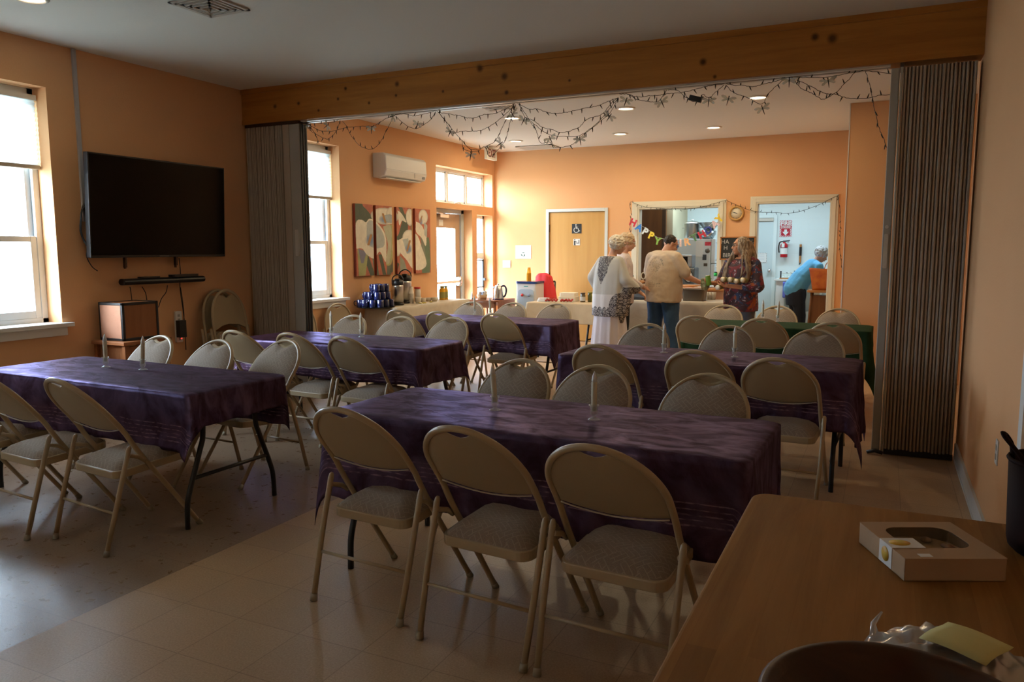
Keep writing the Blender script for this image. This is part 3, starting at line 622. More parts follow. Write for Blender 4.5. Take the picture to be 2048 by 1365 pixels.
# ================================================================ tables, cloths, candles
M['black_leg'] = mat('black_powder_steel', (0.012, 0.012, 0.013), 0.4); M['table_grey'] = mat('folding_table_top', (0.3, 0.28, 0.25), 0.5)
def cloth_mat(name, base, hi, stripes=True, rough=0.37, satin=None):
    m = mat(name, base, .85, spec=0.1, sheen=0.0); g = NG(m); uvn = g.n('UVMap'); uvn.uv_map = 'cloth'; u, v = g.sep(uvn.outputs[0])[:2]; o = g.tc.outputs['Object']
    dam = g.rng(g.noise(g.mapping(o, scale=(4, 9, 4)), 1.3, 6, 0.6, 1.2), 0.38, 0.64)
    slub = g.noise(g.mapping(uvn.outputs[0], scale=(3, 160, 1)), 1.0, 3)
    c = g.mix(g.math('MULTIPLY', dam, 0.55), base, hi)
    if stripes:
        st = None
        for k, (p, wd) in enumerate(((.165, .0035), (.187, .003), (.207, .004), (.226, .003), (.247, .0045))):
            a = g.rng(g.math('ABSOLUTE', g.math('SUBTRACT', v, p)), wd*0.5, wd, 1, 0); st = a if st is None else g.math('MAXIMUM', st, a)
        br = g.rng(g.noise(g.mapping(uvn.outputs[0], scale=(9, 30, 1)), 3.0, 3), 0.42, 0.6)
        st = g.math('MULTIPLY', st, g.math('MULTIPLY', br, 0.75)); c = g.mix(st, c, (0.42, 0.27, 0.33))
    g.color(c)
    wr = g.noise(g.mapping(o, scale=(3, 5, 3)), 2.0, 4, 0.5, 0.8)
    cre = g.math('ABSOLUTE', g.math('SUBTRACT', g.noise(g.mapping(o, rot=(0,0,0.4), scale=(1, 2.2, 1)), 2.6, 2, 0.5, 0.6), 0.5)); cre = g.rng(cre, 0, 0.02, 1, 0)
    h = g.math('ADD', g.math('MULTIPLY', slub, 0.12), g.math('ADD', g.math('MULTIPLY', wr, .8), g.math('MULTIPLY', cre, 0.12)))
    g.bump(h, 0.36, 0.014)
    if satin:
        gl = g.n('BsdfGlossy'); gl.inputs['Roughness'].default_value = rough; gl.inputs['Color'].default_value = (*satin, 1); mx = g.n('MixShader'); g.l(g.rng(dam, 0, 1, .05, .21), mx.inputs[0])
        g.l(g.b.outputs[0], mx.inputs[1]); g.l(gl.outputs[0], mx.inputs[2]); g.l(g.b.inputs['Normal'].links[0].from_socket, gl.inputs['Normal'])
        oo = [n for n in g.nt.nodes if n.type == 'OUTPUT_MATERIAL'][0]; g.l(mx.outputs[0], oo.inputs[0])
    return m
M['purple'] = cloth_mat('purple_damask_cloth', (0.030, 0.007, 0.016), (0.050, 0.011, 0.018), satin=(.46, .38, .70))
M['green'] = cloth_mat('dark_green_cloth', (0.016, 0.045, 0.018), (0.028, 0.07, 0.028), False, 0.6)
def cloth(name, L, W, zt, dE, dS, m, loc, rz, label, seed=0, amp=0.016, dE2=None, group=None):
    """table cloth over an L x W top: dE drop at the ends, dS drop at the long sides"""
    rnd = random.Random(seed); rc = 0.045; hx, hy = L/2, W/2; per = []
    dL = dE2 if dE2 is not None else dE
    def side(p0, p1, n, nrm, d, longs):
        for i in range(n): t = i/n; per.append(((p0[0]+(p1[0]-p0[0])*t, p0[1]+(p1[1]-p0[1])*t), nrm, d, 1.0 if longs else 0.0, 0.0))
    def corner(cx, cy, a0, dx, dy, n=12):
        for i in range(n):
            a = R(a0+90*i/n); c_, s_ = abs(math.cos(a)), abs(math.sin(a)); rho = min(dx/max(c_, 1e-3), dy/max(s_, 1e-3))
            per.append(((cx+rc*math.cos(a), cy+rc*math.sin(a)), (math.cos(a), math.sin(a)), rho, s_, math.sin(PI*i/n)))
    nl, nw = int(L/0.035), int(W/0.035)
    side((hx, -hy+rc), (hx, hy-rc), nw, (1, 0), dE, False); corner(hx-rc, hy-rc, 0, dE, dS)
    side((hx-rc, hy), (-hx+rc, hy), nl, (0, 1), dS, True); corner(-hx+rc, hy-rc, 90, dL, dS)
    side((-hx, hy-rc), (-hx, -hy+rc), nw, (-1, 0), dL, False); corner(-hx+rc, -hy+rc, 180, dL, dS)
    side((-hx+rc, -hy), (hx-rc, -hy), nl, (0, -1), dS, True); corner(hx-rc, -hy+rc, 270, dE, dS)
    n = len(per); nv = 16; vs = []; uv = []; fs = []
    ph = [rnd.uniform(0, 6.28) for _ in range(4)]
    s_acc = 0
    for ring in range(-5, nv+1):
        s_acc = 0
        for i, ((px, py), (nx, ny), d, lf, cf) in enumerate(per):
            s_acc += 0.035 if cf == 0 else rc*1.57/12
            if ring < 0:
                k = (1, 0.992, 0.97, 0.85, 0.5)[ring+5] if ring > -6 else 1
                k = (0.05, 0.5, 0.85, 0.975, 0.994)[ring+5]
                x, y, z = px*k, py*k, zt - (0.0035 if ring == -1 else 0.0)
                wz = 0.0016*noise.noise(Vector((px*k*7+seed, py*k*9, 0))); vs.append((x, y, z+wz)); uv.append((x+5, 0.0)); continue
            t = ring/nv; dd = d*t
            fold = math.sin(s_acc*19+ph[0]+1.5*math.sin(s_acc*3+ph[1]))*0.6+math.sin(s_acc*41+ph[2])*0.4
            out = 0.006+0.010*t+amp*fold*t**1.3+cf*(0.10*dd)+0.02*math.sin(s_acc*5+ph[3])*t
            z = zt-0.006-math.sqrt(max(dd*dd-(cf*0.10*dd)**2, 0))
            tx, ty = -ny, nx; lat = cf*0.012*math.sin(ring*1.3+s_acc*60)*t
            vs.append((px+nx*out+tx*lat, py+ny*out+ty*lat, z)); uv.append((s_acc, dd*lf))
    tot = nv+6
    for k in range(tot-1):
        for q in range(n): fs.append((k*n+q, (k+1)*n+q, (k+1)*n+(q+1)%n, k*n+(q+1)%n))
    fs.append(tuple(range(n)))
    mb = MB(); mb.add(vs, fs, True); mb.uv = uv; o = recalc(mb.build(name, m)); o.location = loc; o.rotation_euler[2] = rz
    sd = o.modifiers.new('cloth thickness', 'SOLIDIFY'); sd.thickness = 0.0015; sd.offset = 1
    tag(o, label, 'tablecloth', group); return o
def folding_table(L, W, loc, rz, label, group, legx=0.16, z=0.742):
    t = thing('folding_table', label, 'table', loc, rz, group)
    b = MB(); b.rbox((-L/2, -W/2, z-0.028), (L/2, W/2, z), 0.045); bevel(b.build('tabletop', 'table_grey', t), .004)
    kw_ = min(1, W/.68)
    for sx in (-1, 1):
        x = sx*(L/2-legx)
        for sy in (-1, 1):
            MB().tube(smoothpath([(x, sy*.19*kw_, z-.028), (x, sy*.19*kw_, .50), (x, sy*.22*kw_, .40), (x, sy*.29*kw_, .22), (x, sy*.315*kw_, .13), (x, sy*.32*kw_, 0.0)], 6), .0145, 10).build('leg', 'black_leg', t)
        MB().tube([(x, -.27*kw_, .265), (x, .27*kw_, .265)], .011, 8).build('crossbar', 'black_leg', t)
        MB().tube([(x, -.19*kw_, z-.05), (x, .19*kw_, z-.05)], .011, 8).build('crossbar', 'black_leg', t)
        MB().tube([(x, 0, z-.05), (x-sx*.30, 0, z-.05)], .008, 8).build('brace', 'black_leg', t)
    return t
TB = [((-1.33, 3.085), 1.90, .72, -2, .40, .375, 'purple', 'nearest the camera', 1, None),
      ((-4.12, 3.17), 1.88, .70, -1, .17, .30, 'purple', 'at the left, by the window', 2, .2),
      ((-3.99, 5.15), 1.83, .66, -1, .28, .27, 'purple', 'in front of the left partition', 3, None),
      ((-3.80, 7.30), 1.84, .66, -2, .33, .30, 'purple', 'nearest the coffee table', 4, None),
      ((-1.08, 5.33), 1.93, .70, -2, .45, .35, 'purple', 'beside the right partition', 5, None),
      ((-.93, 7.88), 1.70, .66, -1, .42, .40, 'green', 'below the kitchen doorway', 6, None)]
for (x, y), L, W, rz, dE, dS, m, where, seed, d2 in TB:
    folding_table(L-.01, W-.01, (x, y, 0), R(rz), f'folding table with black legs {where}, under a {m} cloth' if m == 'green' else f'folding table with black legs {where}, under purple cloth', 'folding dining tables', legx=0.10)
    cloth('tablecloth', L, W, .747, dE, dS, m, (x, y, 0), R(rz), f'{"dark green" if m == "green" else "dark purple striped"} tablecloth on the table {where}', seed, dE2=d2, group='dining tablecloths')
# candles
M['candle'] = mat('ivory_candle_wax', (0.72, 0.66, 0.50), 0.45, spec=0.4); M['flame'] = mat('white_plastic_flame', (0.85, 0.84, 0.80), 0.4)
M['crystal'] = mat('pressed_glass', (.80, .82, .80), 0.06, spec=.9, alpha=.30)
hold = MB().lathe([(.001, 0), (.027, 0), (.028, .003), (.018, .007), (.008, .012), (.0085, .017), (.015, .022), (.018, .032), (.016, .042), (.0165, .048), (.021, .058), (.023, .066), (.020, .066), (.0135, .056), (.0125, .040), (.001, .038)], 24, cap=False).build('candle_holder', 'crystal')
def candle_obj():
    r = thing('taper_candle', 'c', 'candle')
    MB().lathe([(.0115, 0), (.0125, .05), (.0125, .125), (.0115, .128)], 16).build('wax_body', 'candle', r)
    MB().lathe([(.0105, .127), (.0120, .135), (.0095, .150), (.005, .164), (.0006, .175)], 14).build('flame_tip', 'flame', r)
    return r
cand = candle_obj()
CD = [(990, 821, 'left one on the nearest purple table', -3, 6), (1188, 840, 'right one on the nearest purple table', 0, 0), (212, 735, 'left one on the left purple table', 0, -2), (286, 740, 'right one on the left purple table', 0, -5),
      (663, 671, 'left one on the table before the left partition', 0, 0), (723, 675, 'right one on the table before the left partition', 0, 1), (950, 629, 'left one on the table nearest the coffee table', 0, 2), (981, 633, 'leaning right one on the table by the coffee table', 0, 3),
      (1328, 706, 'left one on the table beside the right partition', 0, 0), (1469, 715, 'right one on the table beside the right partition', 0, 0), (1525, 641, 'left one on the green table', 0, 0), (1555, 644, 'right one on the green table', 0, -3)]
for i, (px, py, lb, tx, ty) in enumerate(CD):
    q = at(px, py, 2, .749); h = hold if i == 0 else hold.copy(); 
    if i: C.objects.link(h)
    h.location = q; tag(h, f'small clear glass candle holder, {lb}', 'candle holder', 'glass candle holders')
    c = cand if i == 0 else copy_tree(cand); c.location = (q.x, q.y, q.z+.0385); c.rotation_euler = (R(tx), R(-ty), 0); c['label'] = f'ivory candle with white flame tip, {lb}'; c['group'] = 'taper candles'
# ================================================================ accordion partitions
M['pleat'] = mat('grey_beige_vinyl_pleats', (0.42, 0.345, 0.265), 0.55, bump=(300, 0.1)); M['pleat_post'] = mat('grey_vinyl_post', (0.40, 0.38, 0.33), 0.45); M['pleat_dark'] = mat('dark_pleat_gap', (0.03, 0.022, 0.016), 0.8)
def partition(x0, x1, post0, post1, label, n, bead=None):
    r = thing('accordion_partition', label, 'folding partition', ((x0+x1)/2, YP+.1, 0)); ox = (x0+x1)/2; zb, zt = 0.045, ZB-0.03; b = MB(); y0, y1 = -.085, .11
    MB().box((x0-ox, -.055, zb), (x1-ox, .09, zt)).build('pleat_core', 'pleat_dark', r)
    for i in range(n):
        xc = x0-ox+(x1-x0)*(i+.5)/n; hw = (x1-x0)/n*.5*.93; j = .006*math.sin(i*2.3)
        b.prism([(xc-hw, -.05), (xc-hw*.9, y0+.01+j), (xc-hw*.4, y0+j), (xc+hw*.4, y0+j), (xc+hw*.9, y0+.01+j), (xc+hw, -.05)], zb-.004*math.sin(i), zt)
        b.prism([(xc+hw, .08), (xc+hw*.5, y1), (xc-hw*.5, y1), (xc-hw, .08)], zb, zt)
    b.build('pleats', 'pleat', r)
    p = MB(); p.rbox((post0-ox, -.08, .025), (post1-ox, .04, zt), .006); bevel(p.build('lead_post', 'pleat_post', r), .003)
    if bead is not None: MB().tube([(bead-ox, -.09, .03), (bead-ox, -.09, zt)], .0095, 10).build('edge_bead', mat('pale_edge_bead', (0.5, 0.46, 0.38), .35), r)
    s = MB(); s.box((x0-ox, -.075, .004), (x1-ox, .10, .045)); s.build('floor_sweep', 'black_rubber', r)
    MB().box((x0-ox, -.09, zt), (post1-ox, .10, ZB)).build('head_track', 'dark_metal', r)
    return r, ox
r, ox = partition(XL+.02, -5.46, -5.44, -5.235, 'grey-beige accordion partition folded against the left wall', 21)
p = MB(); p.box((-5.44-ox, -.086, .03), (-5.36-ox, -.078, ZB-.03)); p.build('panel_strip', 'pleat', r)
hq = at(584, 480, 1, YP+.02); hm = MB(); hm.rbox((-5.31-ox, -.105, hq.z-.16), (-5.27-ox, -.08, hq.z+.10), .008, axis=1); hm.build('handle', 'track', r)
s = MB(); 
for i in range(3): s.box((-5.232-ox, -.07+i*.035, .03), (-5.224-ox, -.05+i*.035, ZB-.03))
s.build('edge_seal', 'black_rubber', r)
r, ox = partition(.055, .492, -.025, .030, 'grey-beige accordion partition folded against the right wall', 19, bead=.043)
hq = at(1775, 500, 1, YP+.02); hm = MB(); hm.rbox((-.015-ox, -.10, hq.z-.13), (.012-ox, -.08, hq.z+.11), .008, axis=1); hm.lathe([(.012, 0), (.012, .02)], 12, Matrix.Translation((0-ox, -.08, hq.z+.16)) @ Matrix.Rotation(R(90), 4, 'X')); hm.build('handle', 'track', r)
s = MB(); s.tube([(-.05-ox, -.09, .012), (.0-ox, -.11, .03), (.05-ox, -.10, .015)], .014, 6); s.build('torn_sweep', 'black_rubber', r)
# ================================================================ left wall: conduit, television, sound bar, speaker
M['black_plastic'] = mat('black_plastic', (0.012, 0.012, 0.013), 0.35); M['screen'] = mat('dark_glossy_screen', (0.003, 0.0025, 0.0025), 0.2, spec=.12)
M['cable'] = mat('black_cable', (0.012, 0.012, 0.012), 0.5); M['white_plastic'] = mat('white_plastic', (0.72, 0.72, 0.70), 0.35)
M['conduit'] = mat('grey_wire_channel', (0.42, 0.42, 0.44), 0.4)
o = MB().box((XL, 4.235, 1.72), (XL+.022, 4.268, H)).build('wire_channel', 'conduit'); tag(bevel(o, .004), 'thin grey vertical wire channel on the wall left of the television', 'wire channel')
D_ = .10; a = at(180, 516, 0, XL+.11); b_ = at(449, 514, 0, XL+.11); c_ = at(176, 303, 0, XL+.15); Wt = b_.y-a.y; Ht = c_.z-a.z
r = thing('television', 'large black flat television mounted on the peach wall', 'television', (XL+.098, (a.y+b_.y)/2, a.z)); r.rotation_euler = (0, R(2.6), 0)
b = MB(); b.box((-.03, -Wt/2, 0), (.022, Wt/2, Ht)); bevel(b.build('housing', 'black_plastic', r), .004)
MB().box((.0225, -Wt/2+.012, .02), (.024, Wt/2-.012, Ht-.012)).build('screen', 'screen', r)
MB().box((.0225, -.05, .006), (.0245, .05, .014)).build('badge', mat('grey_badge', (.12, .12, .12), .4), r)
b = MB(); b.box((-.068, -.35, -.09), (-.04, -.33, Ht*.7)).box((-.068, .18, -.08), (-.04, .20, Ht*.7)).box((-.075, -.36, .3), (-.03, .3, .42)); b.build('wall_bracket', 'dark_metal', r)
for yy in (-.34, .19): MB().box((-.064, yy-.008, -.10), (-.05, yy+.008, -.06)).build('bracket_lock', 'dark_metal', r)
# cable coil
q = at(172, 452, 0, XL+.03); mb = MB(); rn = random.Random(4)
for k in range(7):
    hr, vr = .075+.02*rn.random(), .16+.05*rn.random(); oy = rn.uniform(-.01, .02)
    mb.tube([(.015+.004*k+.006*math.sin(5*t_), oy+hr*math.cos(t_), vr*math.sin(t_)) for t_ in [2*PI*i/28 for i in range(28)]], .004, 6, closed=True)
mb.tube(smoothpath([(.02, .0, -.15), (.02, -.04, -.24), (.02, .0, -.33), (.02, .05, -.37)], 6), .004, 6); mb.tube(smoothpath([(.01, -.02, .16), (.01, .0, .3), (.0, .01, .38)], 5), .005, 6)
o = mb.build('cable_coil', 'cable', loc=(XL+.02, q.y+.02, q.z)); tag(o, 'coil of black cable hanging at the left edge of the television', 'cable')
a = at(247, 569, 0, XL+.10); b_ = at(407, 552, 0, XL+.10); z0, z1 = a.z-.01, b_.z
r = thing('sound_bar', 'long black sound bar below the television', 'speaker', (XL+.04, (a.y+b_.y)/2, z0)); L = b_.y-a.y
b = MB(); b.rbox((0, -L/2, 0), (.085, L/2, z1-z0), .03, axis=1); b.build('body', 'black_plastic', r)
MB().box((-.04, -L*.3, .01), (0, -L*.25, .05)).box((-.04, L*.25, .01), (0, L*.3, .05)).build('wall_bracket', 'dark_metal', r)
zt = z1
o = MB().rbox((-.035, -.10, 0), (.035, .10, .012), .02).build('set_top_box', 'black_plastic', loc=(XL+.08, at(298, 556, 0, XL+.08).y, zt)); tag(o, 'small flat black device on the left half of the sound bar', 'electronic box')
o = MB().rbox((-.035, -.15, 0), (.04, .15, .022), .02).build('set_top_box', 'black_plastic', loc=(XL+.08, at(367, 552, 0, XL+.08).y, zt)); tag(o, 'black streaming box with a raised front on the right half of the sound bar', 'electronic box')
def cable(name, pxs, d, r_, label, axis=0, base=XL):
    pts = smoothpath([at(x, y, axis, base+d) for x, y in pxs], 6); q = pts[0].copy(); o = MB().tube([p-q for p in pts], r_, 6).build(name, 'cable', loc=q); tag(o, label, 'cable', 'cables under the television'); return o
cable('cable', [(260, 574), (262, 586), (264, 601)], .08, .0035, 'thin black cable from the sound bar to the speaker, leftmost')
cable('cable', [(284, 574), (291, 586), (294, 602)], .08, .0035, 'thin black cable from the sound bar to the speaker top, second from left')
cable('cable', [(335, 571), (332, 585), (323, 598), (317, 615)], .08, .0035, 'thin black cable curving from the sound bar to the speaker side')
cable('cable', [(358, 516), (361, 545), (360, 575), (366, 620), (370, 655), (372, 700)], .02, .004, 'black power cable running from the television down past the outlet strip')
cable('cable', [(361, 575), (365, 600), (368, 630), (367, 650)], .035, .0035, 'black cable from the sound bar down to the power adapter')
q = at(357, 657, 0, XL+.01); r = thing('outlet_strip', 'vertical white outlet strip on the wall right of the speaker cabinet', 'outlet', (XL, q.y, q.z))
b = MB(); b.rbox((0, -.035, -.13), (.022, .035, .16), .008, axis=0); b.build('cover', 'white_plastic', r)
for z in (.12, .08, -.06, -.1): MB().box((.022, -.012, z-.012), (.0235, .012, z+.012)).build('socket', mat('socket_grey', (.35, .34, .32), .5), r)
q2 = at(361, 659, 0, XL+.04); r = thing('power_adapter', 'black power adapter with a small red light plugged into the outlet strip', 'power adapter', (XL+.024, q2.y, q2.z)); b = MB(); b.rbox((0, -.035, -.075), (.05, .04, .085), .006, axis=0); b.build('body', 'black_plastic', r)
MB().ell((.045, -.018, -.083), (.006, .006, .006)).build('indicator_light', mat('red_indicator', (1, .02, .02), .4, emit=((1, .03, .02), 3)), r)
# speaker cabinet and its stand
r = thing('speaker_cabinet', 'square wooden speaker cabinet with black edge strips', 'speaker', (-5.74, 4.46, .741)); w2, d2, h2 = .145, .175, .315; e = .022
MB().box((-w2+.004, -d2+.004, .004), (w2-.004, d2-.004, h2-.004)).build('cabinet', wood('speaker_veneer', (.36, .14, .05), (.24, .09, .03), 'Z', ring=3, rough=.5), r)
M['mesh_cloth'] = mat('reddish_speaker_cloth', (.42, .2, .12), .8, bump=(400, .3)); MB().box((-w2+e, -d2-.001, e), (w2-e, -d2+.003, h2-e)).build('grille', 'mesh_cloth', r)
f = MB()
for sx in (-1, 1):
    for sy in (-1, 1): f.box((sx*w2-(e if sx > 0 else 0), sy*d2-(e if sy > 0 else 0), 0), (sx*w2+(e if sx < 0 else 0), sy*d2+(e if sy < 0 else 0), h2))
for z in (0, h2-e):
    f.box((-w2, -d2, z), (w2, -d2+e, z+e)).box((-w2, d2-e, z), (w2, d2, z+e)).box((-w2, -d2, z), (-w2+e, d2, z+e)).box((w2-e, -d2, z), (w2, d2, z+e))
bevel(f.build('edge_strips', 'black_plastic', r), .003)
M['cherry'] = wood('reddish_stand_wood', (.36, .14, .055), (.26, .095, .035), 'Y', ring=3)
r = thing('small_stand', 'small reddish wooden stand carrying the speaker cabinet', 'table', (-5.72, 4.46, 0)); bevel(MB().box((-.2, -.235, .712), (.2, .235, .741)).build('tabletop', 'cherry', r), .004)
for sx in (-1, 1):
    for sy in (-1, 1): MB().box((sx*.17-.018, sy*.2-.018, 0), (sx*.17+.018, sy*.2+.018, .712)).build('leg', 'cherry', r)
MB().box((-.16, -.19, .55), (.16, -.17, .70)).build('apron', 'cherry', r); MB().box((.15, -.19, .55), (.17, .19, .70)).build('apron', 'cherry', r)
# ---- wall air conditioner
r = thing('air_conditioner', 'white split air conditioner high on the peach wall above the lily panels', 'air conditioner', (XL, 8.75, 2.405)); L = .48
b = MB(); b.prism([(0, .0), (.10, -.005), (.185, .02), (.215, .09), (.205, .27), (.17, .305), (0, .31)], -L, L, axis=1, mtx=Matrix(((0,0,1,0),(0,1,0,0),(1,0,0,0),(0,0,0,1)))) if False else None
prof = [(0, .0), (.10, -.005), (.185, .02), (.215, .09), (.205, .27), (.17, .305), (0, .31)]; n = len(prof)
b.add([(x, -L, z) for x, z in prof]+[(x, L, z) for x, z in prof], [tuple(range(n)), tuple(range(n, 2*n))[::-1]]+[(i, i+n, (i+1) % n+n, (i+1) % n) for i in range(n)]); bevel(recalc(b.build('body', 'white_plastic', r)), .012, 3)
b = MB(); b.box((.213, -L+.01, .10), (.217, L-.01, .102)).box((.212, L*.35, .03), (.218, L*.352, .1)); b.build('panel_seam', mat('seam_grey', (.3, .3, .3), .6), r)
b = MB(); b.box((.06, -L+.04, -.012), (.175, L-.1, -.004)); b.build('air_flap', 'white_plastic', r)
MB().box((.20, L-.10, .035), (.206, L-.04, .07)).build('display', mat('grey_display', (.25, .27, .28), .3), r)
# ---- four lily panels, one painting across them
def in_poly(x, y, P):
    c = False; j = len(P)-1
    for i in range(len(P)):
        if (P[i][1] > y) != (P[j][1] > y) and x < (P[j][0]-P[i][0])*(y-P[i][1])/(P[j][1]-P[i][1])+P[i][0]: c = not c
        j = i
    return c
def seg_d(x, y, a, b):
    dx, dy = b[0]-a[0], b[1]-a[1]; t = max(0, min(1, ((x-a[0])*dx+(y-a[1])*dy)/(dx*dx+dy*dy))); return math.hypot(x-a[0]-t*dx, y-a[1]-t*dy)
CR, BLU, GRN, OC, YG, TC = (.72, .68, .56), (.13, .22, .40), (.075, .10, .065), (.38, .20, .07), (.36, .37, .16), (.48, .14, .075)
SH = [('p', [(0, 0), (.1, .03), (.22, .18), (.28, .27), (.2, .3), (0, .27)], GRN), ('l', (.06, .0), (.12, .2), .03, GRN), ('l', (.58, 0), (.62, .12), .025, GRN), ('p', [(.55, .4), (.62, .15), (.68, .1), (.67, .4), (.6, .5), (.5, .5)], GRN), ('p', [(.88, 1), (.86, .6), (.95, .45), (1, .5), (1, 1)], (.11, .17, .10)),
      ('l', (.12, .72), (.20, 1), .03, GRN), ('l', (.22, .7), (.25, 1), .028, (.10, .13, .08)), ('l', (.30, .72), (.35, 1), .022, GRN), ('l', (.41, .82), (.41, 1), .028, (.12, .14, .1)), ('l', (.5, .7), (.44, .95), .022, GRN), ('l', (.53, .85), (.49, 1), .018, GRN), ('l', (.75, .1), (.75, .4), .03, (.16, .2, .16)), ('l', (.88, .45), (.93, .8), .02, (.18, .2, .15)),
      ('p', [(.02, .62), (.15, .66), (.11, 1), (.03, 1)], YG), ('p', [(.03, .62), (.13, .66), (.09, .82), (.06, .82)], (.2, .2, .28)), ('p', [(.34, .3), (.52, .28), (.48, .6), (.44, .84), (.37, .84), (.41, .6)], YG), ('p', [(.34, .3), (.44, .28), (.45, .5), (.42, .82), (.37, .8), (.40, .55)], (.42, .43, .3)),
      ('e', (.37, .15, .18, .12), CR), ('e', (.46, .11, .07, .10), CR), ('e', (.36, .20, .075, .07), BLU), ('e', (.43, .18, .09, .06), (.33, .38, .40)), ('l', (.345, .12), (.375, .24), .013, OC), ('p', [(.54, .05), (.60, .1), (.66, .22), (.60, .2), (.56, .27)], CR),
      ('p', [(.01, .62), (.01, .27), (.08, .22), (.13, .25), (.17, .2), (.24, .22), (.33, .33), (.38, .48), (.37, .8), (.34, .76), (.29, .66), (.22, .76), (.13, .7), (.08, .62)], CR), ('p', [(.14, .26), (.2, .22), (.32, .35), (.36, .5), (.33, .6), (.2, .6), (.14, .5)], (.40, .44, .42)), ('e', (.185, .50, .07, .10), BLU), ('l', (.155, .56), (.19, .43), .015, OC),
      ('e', (.71, .14, .055, .13), CR), ('p', [(.80, .2), (.88, .25), (.95, .42), (.94, .58), (.88, .45), (.8, .36)], CR), ('e', (.91, .12, .07, .115), CR), ('p', [(.92, .2), (.97, .25), (.96, .45), (.92, .4)], (.42, .46, .42)), ('e', (.875, .19, .028, .07), BLU), ('l', (.87, .2), (.89, .11), .008, OC),
      ('p', [(.56, .72), (.62, .8), (.66, .95), (.56, .95)], (.28, .3, .22)), ('e', (.52, .61, .065, .125), CR), ('e', (.70, .46, .10, .13), CR), ('p', [(.53, .5), (.78, .38), (.88, .6), (.95, .86), (.86, .95), (.74, .93), (.66, .8), (.56, .66)], CR), ('p', [(.6, .48), (.68, .46), (.72, .66), (.66, .7)], (.40, .45, .42)), ('e', (.685, .62, .055, .09), BLU), ('l', (.665, .65), (.705, .5), .013, OC)]
SH = [(s[0], [(p.x, p.y) for p in smoothpath([(*q_, 0) for q_ in s[1]+s[1][:1]], 4)][:-1], s[2]) if s[0] == 'p' and len(s[1]) > 4 else s for s in SH]
def lily(u, v):
    c = TC if noise.noise(Vector((u*14, v*5, 3))) < 0 else (.40, .12, .07)
    for s in SH:
        k_ = 1.0
        if s[0] == 'p' and in_poly(u, v, s[1]): c = s[2]; d = 0
        elif s[0] == 'e':
            d = ((u-s[1][0])/s[1][2])**2+((v-s[1][1])/s[1][3])**2
            if d < 1:
                if s[2] == BLU: c = tuple(p*d+q*(1-d) for p, q in zip(c, BLU))
                else: c = tuple(q*(1-.35*max(0, d-.6)/.4) for q in s[2])
        elif s[0] == 'l' and seg_d(u, v, s[1], s[2]) < s[3]: c = s[4]
    k = 1+.13*noise.noise(Vector((u*22, v*9, 0)))+.09*noise.noise(Vector((u*60, v*22, 5))); return tuple(min(1, x*k) for x in c)
m = M['canvas'] = mat('painted_canvas', (.5, .5, .5), .6); g = NG(m); vc = g.n('VertexColor'); vc.layer_name = 'paint'; g.l(vc.outputs[0], g.b.inputs['Base Color'])
M['canvas_side'] = mat('brick_red_canvas_edge', (.24, .045, .025), .6)
PX = [(709, 747), (753, 785), (794, 824), (831, 861)]; PT = [(406, 411), (413, 415), (415.5, 417.5), (418, 420)]
names = ['leftmost', 'second from left', 'third from left', 'rightmost']; y_all0, y_all1 = at(711, 480, 0, XL+.04).y, at(859, 480, 0, XL+.04).y; zt, zb = at(712, 407, 0, XL+.04).z, at(714, 553, 0, XL+.04).z
for i, nm in enumerate(names):
    ya, yb = at(PX[i][0]+(3 if i == 0 else 0), 480, 0, XL+.04).y, at(PX[i][1], 480, 0, XL+.04).y; r = thing('lily_painting', f'canvas panel of white calla lilies on brick red, {nm} of four', 'painting', (XL, (ya+yb)/2, zb), group='four calla lily canvas panels'); hw = (yb-ya)/2
    MB().box((0.002, -hw, 0), (.038, hw, zt-zb)).build('stretcher_frame', 'canvas_side', r)
    nu, nv = int(hw*2/.0045), int((zt-zb)/.0045); mb = MB(); mb.grid(lambda u, v: (.0386, -hw+u*2*hw, (1-v)*(zt-zb)), nu, nv, smooth=False)
    o = mb.build('canvas', 'canvas', r); ca = o.data.color_attributes.new('paint', 'FLOAT_COLOR', 'POINT')
    for j, vv in enumerate(o.data.vertices):
        uu = (ya+(vv.co.y+hw)-y_all0)/(y_all1-y_all0); c = lily(uu, 1-vv.co.z/(zt-zb)); ca.data[j].color = (*c, 1)
# ================================================================ coffee table on the left wall
M['linen'] = cloth_mat('cream_linen_cloth', (.60, .54, .44), (.52, .46, .36), False, .8); M['damask_w'] = cloth_mat('pale_serving_cloth', (.46, .42, .35), (.40, .36, .30), False, .8)
ct = (-5.655, 8.90); folding_table(1.88, .46, (*ct, 0), R(90), 'serving table along the wall under the lily panels, covered by pale cloth', 'serving tables', z=.765)
cloth('tablecloth', 1.91, .47, .77, .55, .62, 'linen', (*ct, 0), R(90), 'cream patterned cloth on the coffee table under the lily panels', 11, amp=.006, group='pale serving cloths')
ZC = .772
M['navy'] = mat('navy_glazed_ceramic', (.008, .014, .075), .12, spec=.6, coat=.5); M['mug_in'] = mat('white_mug_mark', (.55, .6, .68), .4)
tr = MB().lathe([(.001, 0), (.2, 0), (.225, .012), (.228, .012), (.2, .004), (.001, .004)], 30).build('serving_tray', 'black_plastic', loc=(-5.70, at(752, 600, 0, -5.70).y, ZC)); tag(tr, 'round dark tray under the navy mugs', 'tray'); tr.scale = (1, 1.25, 1)
def mug():
    r = thing('mug', 'm', 'mug'); MB().lathe([(.001, .002), (.036, .0), (.040, .004), (.0415, .01), (.0415, .092), (.039, .094), (.037, .09), (.037, .012), (.001, .008)], 22, cap=False).build('body', 'navy', r)
    MB().tube(smoothpath([(.04, 0, .075), (.065, 0, .078), (.074, 0, .055), (.066, 0, .028), (.04, 0, .022)], 6), .006, 8, flat=.8).build('handle', 'navy', r); return r
